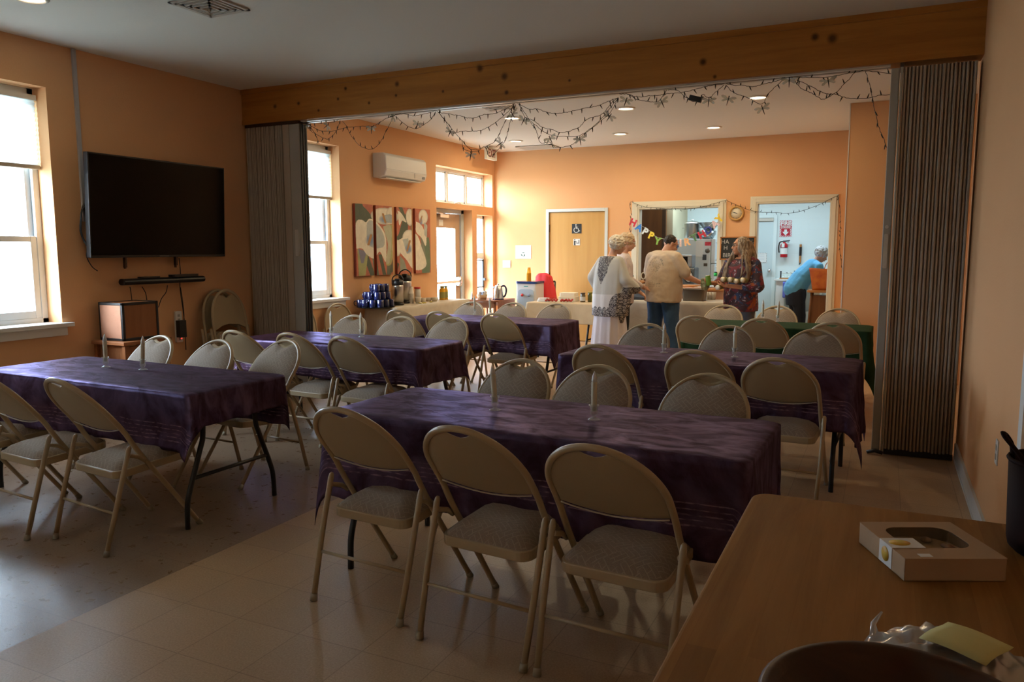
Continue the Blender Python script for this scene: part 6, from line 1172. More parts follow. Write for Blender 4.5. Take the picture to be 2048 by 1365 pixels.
b.grid(wf, 90, 26, smooth=True, closed_u=True); b.f.append(tuple(25*90+i for i in range(90))); b.sm.append(False); b.tube([(-.118, .03, .02), (-.122, .055, .035), (-.108, .068, .055)], [.010, .005, .002], 7); o = recalc(b.build('plastic_wrap', translucent('wrap_film', (.75, .75, .73), (.7, .7, .68), .4), r)); nt = o.data.materials[0].node_tree
gl = nt.nodes.new('ShaderNodeBsdfGlossy'); gl.inputs['Roughness'].default_value = .12; mx = nt.nodes.new('ShaderNodeMixShader'); mx.inputs[0].default_value = .55; oo = [n for n in nt.nodes if n.type == 'OUTPUT_MATERIAL'][0]; src = oo.inputs[0].links[0].from_socket; tr_ = nt.nodes.new('ShaderNodeBsdfTransparent'); m2 = nt.nodes.new('ShaderNodeMixShader'); m2.inputs[0].default_value = .45; nt.links.new(src, m2.inputs[1]); nt.links.new(tr_.outputs[0], m2.inputs[2]); nt.links.new(m2.outputs[0], mx.inputs[1]); nt.links.new(gl.outputs[0], mx.inputs[2]); nt.links.new(mx.outputs[0], oo.inputs[0]); mx.inputs[0].default_value = .35
b = MB(); b.grid(lambda u, v: (-.03+.105*u, -.055+.105*v, .0655+.003*math.sin(4*u)+.003*math.sin(5*v)), 8, 6); o = b.build('yellow_note', mat('pale_yellow_note', (.60, .55, .22), .7), r, rot=(0, 0, R(-28))); o.modifiers.new('s', 'SOLIDIFY').thickness = .0008
# dark bucket
M['leather'] = mat('dark_brown_leather', (.020, .009, .007), .7, spec=.06); r = thing('dark_bucket', 'dark brown leather bucket with a strap handle against the right wall', 'bucket', (.402, 2.14, TZ+.001)); MB().lathe([(.001, 0), (.090, 0), (.102, .012), (.106, .03), (.112, .225), (.108, .225), (.10, .03), (.001, .012)], 36, cap=False).build('bucket_body', 'leather', r)
MB().tube([(.1115*math.cos(t_), .1115*math.sin(t_), .222) for t_ in [2*PI*i/36 for i in range(36)]], .005, 6, closed=True).build('rolled_rim', 'leather', r); MB().tube(smoothpath([(-.07, -.085, .20), (-.10, -.055, .245), (-.125, -.02, .275), (-.122, .01, .278), (-.105, .02, .25), (-.10, .03, .21)], 6), .0075, 8, flat=.5).build('strap_handle', 'leather', r)
for p_ in ((-.07, -.088, .20), (-.04, -.105, .19)): MB().ell(p_, (.006, .006, .006), seg=8, k=6).build('rivet', 'chrome', r)
# ================================================================ people
M['skin'] = mat('fair_skin', (.60, .36, .26), .5, spec=.35, vary=(14, (.57, .31, .22), .2)); M['skin_tan'] = mat('tanned_skin', (.52, .255, .15), .5, spec=.35, vary=(14, (.47, .22, .12), .2))
M['eye'] = mat('eye_white', (.6, .58, .55), .3); M['iris'] = mat('dark_iris', (.03, .025, .02), .2); M['lip'] = mat('lip_colour', (.38, .12, .09), .5)
def rm(o, vox, sm=3, disp=None):
    m_ = o.modifiers.new('one skin', 'REMESH'); m_.mode = 'VOXEL'; m_.voxel_size = vox; m_.use_smooth_shade = True
    if sm: s_ = o.modifiers.new('relax', 'SMOOTH'); s_.iterations = sm; s_.factor = .5
    if disp:
        t_ = bpy.data.textures.new('folds', 'CLOUDS'); t_.noise_scale = disp[0]; d_ = o.modifiers.new('folds', 'DISPLACE'); d_.texture = t_; d_.strength = disp[1]; d_.mid_level = .5; d_.texture_coords = 'LOCAL'
    return o
def xf(src, dst, M4):
    o = len(dst.v); dst.v += [tuple(M4 @ Vector(v)) for v in src.v]; dst.f += [tuple(i+o for i in f) for f in src.f]; dst.sm += src.sm
def head_m(pos, yaw=0, pitch=0, roll=0): return Matrix.Translation(pos) @ Matrix.Rotation(R(yaw), 4, 'Z') @ Matrix.Rotation(R(-pitch), 4, 'X') @ Matrix.Rotation(R(roll), 4, 'Y')
def add_head(mb, HM, age=0):
    h = MB(); h.ell((0, -.010, .030), (.074, .094, .088)); h.ell((0, .018, -.028), (.060, .068, .075)); h.ell((0, .048, -.078), (.036, .036, .030)); h.ell((0, .060, -.04), (.045, .03, .035))
    h.capsule((0, .080, .018), (0, .104, -.022), .0085, .0145, 10); h.ell((-.011, .094, -.026), (.010, .011, .008)); h.ell((.011, .094, -.026), (.010, .011, .008))
    h.ell((0, .078, .040), (.052, .014, .012)); h.ell((-.036, .066, -.018), (.022, .018, .018)); h.ell((.036, .066, -.018), (.022, .018, .018)); h.ell((0, .086, -.050), (.024, .012, .007)); h.ell((0, .083, -.060), (.021, .012, .007))
    for sx in (-1, 1): h.ell((sx*.078, -.008, .0), (.008, .020, .032), rot=(R(-10), 0, R(sx*18))); h.ell((sx*.078, -.004, -.026), (.007, .010, .010))
    xf(h, mb, HM)
def face_bits(root, HM, glasses=None, brow=(.2, .17, .14)):
    e = MB(); ir = MB()
    for sx in (-1, 1): q = MB(); q.ell((sx*.031, .074, .014), (.013, .012, .0085)); xf(q, e, HM); q = MB(); q.ell((sx*.031, .0845, .013), (.0055, .003, .0055), seg=10, k=6); xf(q, ir, HM)
    e.build('eyes', 'eye', root); ir.build('irises', 'iris', root); q = MB(); q.tube([(-.022, .090, -.054), (-.008, .0975, -.0525), (.008, .0975, -.0525), (.022, .090, -.054)], [.003, .006, .006, .003], 8, flat=.8); l = MB(); xf(q, l, HM); l.build('lips', 'lip', root)
    q = MB()
    for sx in (-1, 1): q.tube([(sx*.016, .091, .034), (sx*.034, .088, .040), (sx*.050, .078, .034)], [.003, .0038, .002], 6)
    l = MB(); xf(q, l, HM); l.build('eyebrows', mat('brow', brow, .8), root)
    if glasses:
        q = MB()
        for sx in (-1, 1):
            q.tube([(sx*.033+.024*math.cos(t_), .100-.006*abs(math.cos(t_)), .010+.018*math.sin(t_)) for t_ in [2*PI*i/20 for i in range(20)]], .0022, 6, closed=True); q.tube([(sx*.057, .094, .016), (sx*.078, .04, .016), (sx*.082, -.01, .014), (sx*.082, -.02, -.004)], .0022, 6)
        q.tube([(-.009, .101, .014), (.009, .101, .014)], .0022, 6); l = MB(); xf(q, l, HM); l.build('glasses', glasses, root)
def add_hand(mb, wrist, d, n, side=1, curl=.6, s=1.0):
    """palm, four fingers of different length and a thumb off the side; d along the fingers, n the palm normal the fingers close to"""
    w_ = Vector(wrist); d = Vector(d).normalized(); n = Vector(n); n = (n-d*n.dot(d)).normalized(); sd = d.cross(n)*side
    mb.capsule(w_-d*.02, w_+d*.015, .024*s, .024*s, 10)
    for k, (off, L, r_) in enumerate(((.030, .072, .0088), (.011, .082, .009), (-.009, .077, .0088), (-.028, .060, .0078))):
        a = w_+d*.012+sd*off*.7*s; kn = w_+d*(.088-.006*abs(k-1.2))*s+sd*off*s; mb.capsule(a, kn, .0135*s, .0115*s, 9)
        c1 = curl*.8+.08*k; d1 = d*math.cos(c1)+n*math.sin(c1); p1 = kn+d1*L*.5*s; c2 = c1+curl*1.0; d2 = d*math.cos(c2)+n*math.sin(c2); p2 = p1+d2*L*.32*s; c3 = c2+curl*.6; d3 = d*math.cos(c3)+n*math.sin(c3); p3 = p2+d3*L*.26*s
        mb.capsule(kn, p1, r_*1.08*s, r_*s, 9); mb.capsule(p1, p2, r_*s, r_*.92*s, 9); mb.capsule(p2, p3, r_*.92*s, r_*.8*s, 9)
    t0 = w_+d*.018*s+sd*.022*s; t1 = t0+(d*.6+sd*.7+n*.25).normalized()*.040*s; t2 = t1+(d*.85+sd*.25+n*.5).normalized()*.032*s; t3 = t2+(d*.8-sd*.1+n*.6).normalized()*.025*s
    mb.capsule(t0, t1, .014*s, .012*s, 9); mb.capsule(t1, t2, .0108*s, .010*s, 9); mb.capsule(t2, t3, .0098*s, .008*s, 9)
def loft(mb, rings, seg=48, fold=None):
    """rings: (cx, cy, z, rx, ry); fold = (count, amplitude growing downwards)"""
    n = len(rings); vs = []
    for i, (cx, cy, z, rx, ry) in enumerate(rings):
        for q in range(seg):
            a = 2*PI*q/seg; k = 1+(fold[1]*(i/(n-1))*(math.sin(fold[0]*a+.6*i*.2)+.5*math.sin(fold[0]*1.7*a+2)) if fold else 0); c, s = math.cos(a), math.sin(a)
            vs.append((cx+rx*k*math.copysign(abs(c)**.9, c), cy+ry*k*math.copysign(abs(s)**.9, s), z))
    fs = [(i*seg+q, i*seg+(q+1) % seg, (i+1)*seg+(q+1) % seg, (i+1)*seg+q) for i in range(n-1) for q in range(seg)]
    mb.add(vs, fs, True); o = len(mb.v)-len(vs); mb.f += [tuple(o+q for q in range(seg))[::-1], tuple(o+(n-1)*seg+q for q in range(seg))]; mb.sm += [True, True]
def curls(HM, base, r, cnt, m, root, seed=1, lump=.020, front=.055, low=-.05, name='hair', vox=.006):
    rn = random.Random(seed); mb = MB(); h = MB(); h.ell(base, (r[0]*.97, r[1]*.97, r[2]*.97)); k = 0
    while k < cnt:
        v = Vector((rn.gauss(0, 1), rn.gauss(0, 1), rn.gauss(0, 1))).normalized(); p = Vector((base[0]+v.x*r[0], base[1]+v.y*r[1], base[2]+v.z*r[2]))
        if (p.y > front and p.z < .058) or p.z < low: continue
        k += 1; l_ = lump*rn.uniform(.7, 1.15); h.ell(p, (l_, l_, l_*.8), rot=(rn.uniform(0, 3), rn.uniform(0, 3), 0), seg=8, k=5)
    xf(h, mb, HM); o = mb.build(name, m, root); rm(o, vox, 1); return o
def arm(mb, s, e, w_, r=(.048, .040, .036, .026)): mb.capsule(s, e, r[0], r[1]); mb.capsule(e, w_, r[2], r[3])
def leg(mb, hx, z0, fx, y0=0, fy=0, k=1.0):
    kn = ((hx+fx)/2, (y0+fy)/2+.02, .48); mb.capsule((hx, y0, z0), kn, .085*k, .060*k); mb.capsule(kn, (fx, fy-.01, .09), .058*k, .040*k); mb.capsule((fx, fy-.03, .045), (fx*1.15, fy+.13, .035), .042, .036)
def shoes(root, lst, m):
    b = MB()
    for (x, y) in lst: b.capsule((x, y-.04, .045), (x*1.15, y+.15, .04), .048, .043)
    o = b.build('shoes', m, root); rm(o, .01, 2)
# ---------------------------------------------------- man in the beige T-shirt
q = at(1326, 600, 1, 10.05); man = thing('person', 'heavy man in beige T-shirt and blue jeans seen from behind at the serving table', 'person', (q.x, 10.05, 0), R(-20))
b = MB(); HM = head_m((.03, .10, 1.545), -38, 26); loft(b, [(0, 0, .86, .20, .155), (0, 0.01, .98, .235, .18), (0, .01, 1.1, .235, .175), (0, 0, 1.25, .22, .145), (0, 0, 1.36, .18, .10), (0, 0, 1.42, .09, .06)]); b.capsule((-.12, 0, 1.35), (.12, 0, 1.35), .068, .068); b.capsule((0, .0, 1.40), (.02, .06, 1.50), .062, .058)
add_head(b, HM); arm(b, (-.20, 0, 1.36), (-.27, .10, 1.10), (-.17, .32, 1.02), (.056, .046, .042, .030)); arm(b, (.20, 0, 1.36), (.30, .08, 1.13), (.345, .33, 1.05), (.056, .048, .044, .031)); add_hand(b, (.352, .355, 1.045), (.1, .9, -.25), (0, -.2, -1), side=-1, curl=.65); add_hand(b, (-.16, .345, 1.01), (.2, .9, -.2), (0, -.1, -1), side=1, curl=.5)
leg(b, -.11, .86, -.15, 0, -.01, 1.1); leg(b, .11, .86, .16, 0, .02, 1.1); b.ell((0, 0, .9), (.20, .15, .13)); rm(b.build('body', 'skin', man), .0075, 4); face_bits(man, HM, 'black_plastic', (.04, .03, .02))
m = M['tee'] = mat('beige_tshirt', (.50, .40, .30), .85, bump=(7, .5)); g = NG(m); o_ = g.tc.outputs['Object']; X_, Y_, Z_ = g.sep(o_)[:3]
back = g.rng(Y_, -.04, -.06); xx = g.math('SUBTRACT', X_, -.02); zz = g.math('SUBTRACT', Z_, 1.265); rr_ = g.math('SQRT', g.math('ADD', g.math('MULTIPLY', xx, xx), g.math('MULTIPLY', zz, zz)))
nz = g.rng(g.noise(o_, 70, 3, .7), .50, .56); ringm = g.math('MULTIPLY', g.math('LESS_THAN', g.math('ABSOLUTE', g.math('SUBTRACT', rr_, .108)), .011), g.math('GREATER_THAN', zz, .0)); disk = g.math('MULTIPLY', g.math('LESS_THAN', rr_, .075), .7)
cols = g.math('MULTIPLY', g.math('MULTIPLY', g.math('LESS_THAN', g.math('ABSOLUTE', g.math('ADD', xx, .03)), .075), g.math('LESS_THAN', g.math('ABSOLUTE', g.math('ADD', zz, .10)), .12)), g.rng(g.math('SINE', g.math('MULTIPLY', xx, 260)), .2, .6, 0, .55))
rows_ = g.math('MULTIPLY', g.math('MULTIPLY', g.math('LESS_THAN', g.math('ABSOLUTE', xx), .10), g.math('LESS_THAN', g.math('ABSOLUTE', g.math('ADD', zz, .245)), .03)), g.rng(g.math('SINE', g.math('MULTIPLY', zz, 330)), .0, .3))
pm = g.math('MULTIPLY', g.math('MULTIPLY', g.math('MAXIMUM', g.math('MAXIMUM', ringm, disk), g.math('MAXIMUM', cols, rows_)), nz), back)
g.color(g.mix(g.math('MULTIPLY', pm, .75), (.50, .40, .30), (.10, .11, .10)))
fn = g.noise(g.mapping(o_, scale=(1.2, 1.2, .5), rot=(.2, .2, 0)), 5, 2, .4, .5); g.bump(fn, .6, .03)
b = MB(); loft(b, [(0, 0, .795, .245, .195), (0, .005, .85, .25, .197), (0, .01, .98, .258, .20), (0, .01, 1.10, .252, .192), (0, 0, 1.22, .243, .168), (0, 0, 1.33, .225, .145), (0, 0, 1.40, .17, .115), (0, .01, 1.445, .085, .075)]); b.capsule((-.13, 0, 1.377), (.13, 0, 1.377), .094, .094)
b.capsule((-.18, 0, 1.367), (-.265, .06, 1.20), .090, .084); b.capsule((.18, 0, 1.367), (.285, .055, 1.19), .090, .084); o = rm(b.build('t_shirt', 'tee', man), .010, 5, (.09, .016))
M['denim'] = mat('blue_denim', (.018, .055, .13), .8, vary=(9, (.03, .09, .20), .25), bump=(200, .2)); b = MB(); loft(b, [(0, 0, .80, .215, .17), (0, 0, .90, .225, .175), (0, 0, .98, .20, .16)])
for sx, fx, fy in ((-1, -.15, -.01), (1, .16, .02)): b.capsule((sx*.11, 0, .84), (sx*.135, .02, .48), .125, .095); b.capsule((sx*.135, .02, .48), (fx, fy, .11), .092, .085)
rm(b.build('jeans', 'denim', man), .011, 4, (.12, .02)); shoes(man, [(-.15, -.01), (.16, .02)], 'black_plastic'); M['dark_hair'] = mat('short_dark_hair', (.018, .012, .009), .7, bump=(90, .8)); curls(HM, (0, -.022, .038), (.079, .088, .086), 200, 'dark_hair', man, 3, .006, .05, -.035)
cn = None
# ---------------------------------------------------- woman in the kaftan
q = at(1220, 600, 1, 9.25); kw = thing('person', 'white-haired woman in a sheer white kaftan with dark paisley pattern and long white skirt', 'person', (q.x, 9.25, 0), R(-24))
b = MB(); HM = head_m((.05, .07, 1.535), -30, 14, 8); loft(b, [(0, 0, .80, .16, .13), (0, 0, .95, .165, .13), (0, 0, 1.1, .15, .115), (0, 0, 1.28, .165, .11), (0, 0, 1.36, .14, .09), (0, 0, 1.40, .09, .07)]); b.capsule((-.10, 0, 1.34), (.10, 0, 1.34), .055, .055); b.capsule((.01, .0, 1.37), (.03, .045, 1.48), .05, .048); add_head(b, HM)
arm(b, (-.16, 0, 1.33), (-.25, -.02, 1.12), (-.14, .16, 1.0), (.042, .036, .032, .022)); arm(b, (.16, 0, 1.33), (.21, .02, 1.07), (.27, .22, .96), (.042, .036, .034, .024)); add_hand(b, (.28, .245, .95), (.25, .75, -.5), (-.5, 0, -.6), side=1, curl=.45, s=.92); add_hand(b, (-.13, .185, .99), (.3, .9, -.2), (0, 0, -1), curl=.5, s=.9)
leg(b, -.08, .8, -.09, 0, 0, .85); leg(b, .08, .8, .10, 0, 0, .85); b.ell((0, 0, .86), (.16, .12, .12)); rm(b.build('body', 'skin', kw), .0075, 4); face_bits(kw, HM)
m = M['kaftan'] = mat('sheer_kaftan_cloth', (.62, .60, .58), .8); g = NG(m); o_ = g.tc.outputs['Object']; X_, Y_, Z_ = g.sep(o_)[:3]
vo = g.n('TexVoronoi'); vo.inputs['Scale'].default_value = 26; g.l(g.mapping(o_, scale=(1, .4, 1)), vo.inputs['Vector']); lace = g.rng(g.math('SINE', g.math('MULTIPLY', vo.outputs['Distance'], 26)), -.1, .3); vo2 = g.n('TexVoronoi'); vo2.feature = 'DISTANCE_TO_EDGE'; vo2.inputs['Scale'].default_value = 30; g.l(g.mapping(o_, scale=(1, .4, 1)), vo2.inputs['Vector']); edge = g.rng(vo2.outputs['Distance'], .06, .10, 1, 0); lace = g.math('MAXIMUM', lace, edge)
zt = g.math('SUBTRACT', Z_, 1.02); xa_ = g.math('ABSOLUTE', g.math('ADD', X_, .01)); width = g.math('ADD', g.math('MULTIPLY', g.rng(Z_, 1.05, 1.20), .085), g.math('MULTIPLY', g.rng(Z_, 1.27, 1.42), .05))
mot = g.math('MULTIPLY', g.math('LESS_THAN', xa_, width), g.math('MULTIPLY', g.rng(Y_, -.02, -.05), g.rng(Z_, 1.04, 1.06)))
scal = g.math('MULTIPLY', g.math('ABSOLUTE', g.math('SINE', g.math('MULTIPLY', g.math('ADD', X_, Y_), 42))), .035); hem = g.math('LESS_THAN', Z_, g.math('ADD', scal, .745)); slv = g.math('MULTIPLY', g.math('GREATER_THAN', X_, .235), g.math('LESS_THAN', Z_, 1.02)); ex = g.math('MULTIPLY', g.math('SUBTRACT', X_, .235), 9.0); ez = g.math('MULTIPLY', g.math('SUBTRACT', Z_, .77), 5.5); low = g.math('LESS_THAN', g.math('ADD', g.math('MULTIPLY', ex, ex), g.math('MULTIPLY', ez, ez)), 1.0)
pat = g.math('MULTIPLY', g.math('MAXIMUM', mot, g.math('MAXIMUM', hem, g.math('MAXIMUM', slv, low))), g.math('ADD', g.math('MULTIPLY', lace, .75), .25)); basec = g.mix(g.math('MULTIPLY', g.rng(Z_, .925, .935), .7), (.66, .64, .64), (.42, .42, .38)); g.color(g.mix(pat, basec, (.05, .045, .055)))
g.bump(g.noise(g.mapping(o_, scale=(1, 1, .25)), 14, 3), .4, .02)
b = MB(); loft(b, [(0, 0, .655, .235, .19), (0, 0, .75, .235, .185), (0, 0, .9, .235, .18), (0, 0, 1.05, .232, .165), (0, 0, 1.2, .225, .145), (0, 0, 1.3, .205, .12), (0, 0, 1.36, .165, .10), (0, 0, 1.40, .09, .075)][::-1], fold=(9, .035))
for (a_, c_, r1, r2) in (((-.13, 0, 1.33), (-.27, -.01, 1.13), .075, .085), ((-.27, -.01, 1.13), (-.22, .05, .98), .085, .08), ((.13, 0, 1.33), (.22, .02, 1.10), .075, .085), ((.22, .02, 1.10), (.275, .15, 1.0), .085, .07), ((.24, .05, 1.02), (.22, .03, .72), .075, .05), ((.2, .02, .95), (.17, .0, .60), .08, .05)): b.capsule(a_, c_, r1, r2)
rm(b.build('kaftan', 'kaftan', kw), .010, 4); M['skirt'] = mat('white_gauze_skirt', (.66, .64, .72), .85); b = MB(); loft(b, [(0, 0, .95, .15, .13), (0, 0, .8, .185, .16), (0, 0, .6, .205, .18), (0, 0, .4, .22, .20), (0, 0, .2, .235, .215), (-.01, 0, .03, .25, .23)], seg=96, fold=(13, .055)); recalc(b.build('long_skirt', 'skirt', kw)); shoes(kw, [(-.09, 0), (.10, 0)], 'ceramic')
M['white_hair'] = mat('white_curly_hair', (.66, .60, .50), .75, bump=(70, .8)); curls(HM, (0, -.020, .030), (.088, .098, .092), 330, 'white_hair', kw, 5, .0125, .06, -.06)
# ---------------------------------------------------- older woman beside her
q = at(1240, 600, 1, 9.75); pw = thing('person', 'fair curly-haired older woman in a pale pink shirt, facing right behind the kaftan woman', 'person', (q.x, 9.85, 0), R(-66))
b = MB(); HM = head_m((0, .06, 1.575), 0, 16, 0); loft(b, [(0, 0, .80, .155, .12), (0, 0, .95, .155, .125), (0, 0, 1.1, .15, .12), (0, 0, 1.28, .16, .11), (0, 0, 1.38, .13, .085), (0, 0, 1.43, .08, .065)]); b.capsule((-.10, 0, 1.37), (.10, 0, 1.37), .055, .055); b.capsule((0, .0, 1.40), (.0, .045, 1.52), .05, .047); add_head(b, HM)
arm(b, (-.17, 0, 1.35), (-.20, .04, 1.10), (-.10, .25, .99), (.044, .036, .032, .022)); arm(b, (.17, 0, 1.35), (.20, .06, 1.10), (.08, .26, 1.0), (.044, .036, .034, .024)); add_hand(b, (.075, .285, .985), (-.15, .85, -.4), (-.4, 0, -.6), side=1, curl=.5, s=.92); add_hand(b, (-.095, .275, .975), (.15, .85, -.4), (.4, 0, -.6), side=-1, curl=.5, s=.92)
leg(b, -.08, .8, -.09, 0, 0, .85); leg(b, .08, .8, .10, 0, 0, .85); b.ell((0, 0, .86), (.155, .12, .12)); rm(b.build('body', 'skin', pw), .0075, 4); face_bits(pw, HM, 'track', (.4, .3, .22))
m = M['pink_shirt'] = mat('pale_striped_shirt', (.55, .47, .48), .85); g = NG(m); o_ = g.tc.outputs['Object']; st = g.rng(g.math('SINE', g.math('MULTIPLY', g.math('ADD', g.sep(o_)[0], g.sep(o_)[1]), 210)), .4, .9); g.color(g.mix(g.math('MULTIPLY', st, .35), (.60, .52, .52), (.34, .30, .36))); g.bump(g.noise(o_, 9, 4), .6, .02)
b = MB(); loft(b, [(0, 0, .78, .185, .15), (0, 0, .95, .18, .15), (0, 0, 1.12, .175, .14), (0, 0, 1.28, .185, .13), (0, 0, 1.38, .15, .10), (0, .005, 1.43, .085, .075)]); b.capsule((-.11, 0, 1.37), (.11, 0, 1.37), .065, .065)
for sx in (-1, 1): b.capsule((sx*.165, 0, 1.345), (sx*.20, .05, 1.10), .064, .056); b.capsule((sx*.20, .05, 1.10), (sx*.115, .215, 1.01), .052, .042)
rm(b.build('shirt', 'pink_shirt', pw), .010, 4, (.09, .012)); M['black_cloth'] = mat('black_trouser_cloth', (.015, .016, .02), .85); b = MB(); loft(b, [(0, 0, .76, .17, .135), (0, 0, .95, .16, .13)])
for sx in (-1, 1): b.capsule((sx*.085, 0, .80), (sx*.09, .01, .48), .095, .075); b.capsule((sx*.09, .01, .48), (sx*.095, 0, .10), .072, .066)
rm(b.build('trousers', 'black_cloth', pw), .012, 3); shoes(pw, [(-.09, 0), (.10, 0)], 'black_plastic'); M['blond_hair'] = mat('fair_grey_curly_hair', (.58, .43, .28), .75, bump=(70, .8)); curls(HM, (0, -.020, .034), (.088, .10, .092), 330, 'blond_hair', pw, 8, .0125, .055, -.06)
# ---------------------------------------------------- long-haired woman with the cans
q = at(1482, 600, 1, 10.0); lw = thing('person', 'long-haired woman in glasses and dark floral blouse holding jars, head turned left', 'person', (q.x, 10.0, 0), R(158))
b = MB(); HM = head_m((.0, .04, 1.515), -48, -2, 0); loft(b, [(0, 0, .78, .16, .125), (0, 0, .95, .16, .13), (0, 0, 1.1, .15, .12), (0, 0, 1.25, .165, .12), (0, 0, 1.34, .14, .09), (0, 0, 1.38, .085, .068)]); b.capsule((-.11, 0, 1.325), (.11, 0, 1.325), .058, .058); b.capsule((0, .0, 1.36), (.0, .03, 1.47), .05, .047); add_head(b, HM)
arm(b, (.18, 0, 1.30), (.26, .03, 1.04), (.29, .26, 1.06), (.046, .038, .034, .024)); add_hand(b, (.292, .285, 1.065), (.1, .9, .25), (-1, 0, .15), side=1, curl=.75, s=.92)
arm(b, (-.18, 0, 1.30), (-.23, .06, 1.00), (.02, .26, 1.03), (.046, .040, .036, .025)); add_hand(b, (.045, .275, 1.032), (1, .15, .0), (0, -.5, .9), side=-1, curl=.7, s=.95)
leg(b, -.09, .8, -.11, 0, 0, .92); leg(b, .09, .8, .11, 0, .02, .92); b.ell((0, 0, .86), (.165, .125, .12)); rm(b.build('body', 'skin_tan', lw), .0075, 4); face_bits(lw, HM, 'black_plastic', (.12, .08, .05))
m = M['floral'] = mat('dark_floral_blouse', (.06, .015, .03), .7); g = NG(m); o_ = g.tc.outputs['Object']; n1 = g.noise(o_, 8, 3, .5, 1.5); n2 = g.noise(g.mapping(o_, loc=(3, 1, 2)), 11, 3, .5, 1.2); n3 = g.noise(g.mapping(o_, loc=(7, 5, 2)), 13, 2, .5, 2.5)
c = g.mix(g.rng(n1, .50, .55), (.035, .012, .022), (.14, .012, .025)); c = g.mix(g.rng(n2, .56, .60), c, (.014, .035, .10)); c = g.mix(g.math('MULTIPLY', g.rng(n3, .635, .65), .9), c, (.32, .30, .36)); c = g.mix(g.rng(g.noise(g.mapping(o_, loc=(1, 8, 2)), 6, 2), .62, .66), c, (.28, .06, .012)); g.color(c); g.bump(g.noise(o_, 10, 3), .5, .02)
b = MB(); loft(b, [(0, 0, .71, .215, .175), (0, .01, .85, .215, .18), (0, .01, 1.0, .21, .175), (0, .015, 1.14, .20, .165), (0, .01, 1.25, .195, .15), (0, 0, 1.33, .16, .11), (0, 0, 1.365, .10, .085)]); b.capsule((-.12, 0, 1.325), (.12, 0, 1.325), .07, .07); b.capsule((.17, 0, 1.30), (.265, .02, 1.06), .078, .085); b.capsule((.265, .02, 1.06), (.27, .10, 1.05), .08, .065); b.capsule((-.17, 0, 1.30), (-.245, .05, 1.03), .078, .088); b.capsule((-.245, .05, 1.03), (-.15, .13, 1.02), .085, .062)
rm(b.build('blouse', 'floral', lw), .010, 4, (.08, .014)); M['grey_denim'] = mat('grey_blue_denim', (.06, .075, .11), .85, vary=(12, (.09, .11, .15), .25)); b = MB(); loft(b, [(0, 0, .76, .175, .14), (0, 0, .92, .165, .135)])
for sx in (-1, 1): b.capsule((sx*.09, 0, .80), (sx*.10, .01, .48), .105, .08); b.capsule((sx*.10, .01, .48), (sx*.11, 0, .10), .076, .068)
rm(b.build('jeans', 'grey_denim', lw), .012, 3); shoes(lw, [(-.11, 0), (.11, .02)], 'black_plastic')
m = M['long_hair'] = mat('greying_brown_long_hair', (.13, .085, .055), .5, spec=.5); g = NG(m); o_ = g.tc.outputs['Object']; sn = g.noise(g.mapping(o_, scale=(60, 60, 5)), 1, 4, .6); g.color(g.mix(g.rng(sn, .42, .6), (.085, .052, .032), (.30, .235, .17))); g.bump(sn, .5, .006)
hb = MB(); h = MB(); h.ell((0, -.022, .036), (.084, .098, .090)); xf(h, hb, HM); rn = random.Random(6)
for ch in ([(-.05, -.04, 1.52, .072), (-.09, -.06, 1.40, .068), (-.13, -.02, 1.28, .060), (-.15, .05, 1.18, .045), (-.14, .08, 1.10, .022)], [(-.02, -.06, 1.50, .07), (-.02, -.10, 1.36, .065), (-.04, -.12, 1.20, .05), (-.05, -.12, 1.08, .03)], [(.06, .02, 1.49, .040), (.11, .05, 1.36, .044), (.16, .09, 1.24, .040), (.175, .12, 1.14, .028), (.16, .13, 1.07, .015)]):
    for k_ in range(len(ch)-1): hb.capsule(ch[k_][:3], ch[k_+1][:3], ch[k_][3], ch[k_+1][3])
for k in range(46):
    a_ = R(rn.uniform(-150, 150)); sx = math.sin(a_); sy = -math.cos(a_)     # round the back and both sides of the head
    if sy > .55: continue
    s0_ = HM @ Vector((.07*sx, -.03+.085*sy, .075*rn.uniform(.2, 1))); s1_ = HM @ Vector((.092*sx, -.02+.10*sy, -.03)); L_ = rn.uniform(.20, .36)
    ox_ = .10*sx; wx, wy = s1_.x, s1_.y; e1 = Vector((wx*1.15+(.03 if wx > 0 else -.03), (wy*.9+(.10 if abs(wx) > .06 else -.06)), 1.36)); e2 = Vector((e1.x*1.18, e1.y+.03, 1.36-L_*.5)); e2 += Vector((rn.uniform(-.02, .02), rn.uniform(-.015, .015), 0)); e3 = Vector((e1.x*1.12+rn.uniform(-.035, .035), e1.y+.035, 1.36-L_*.9))
    hb.tube(smoothpath([s0_, s1_, e1, e2, e3], 6), [.012+.010*math.sin(PI*min(1, i/16+.15)) for i in range(24)]+[.004], 7)
rm(hb.build('long_hair', 'long_hair', lw), .007, 2)
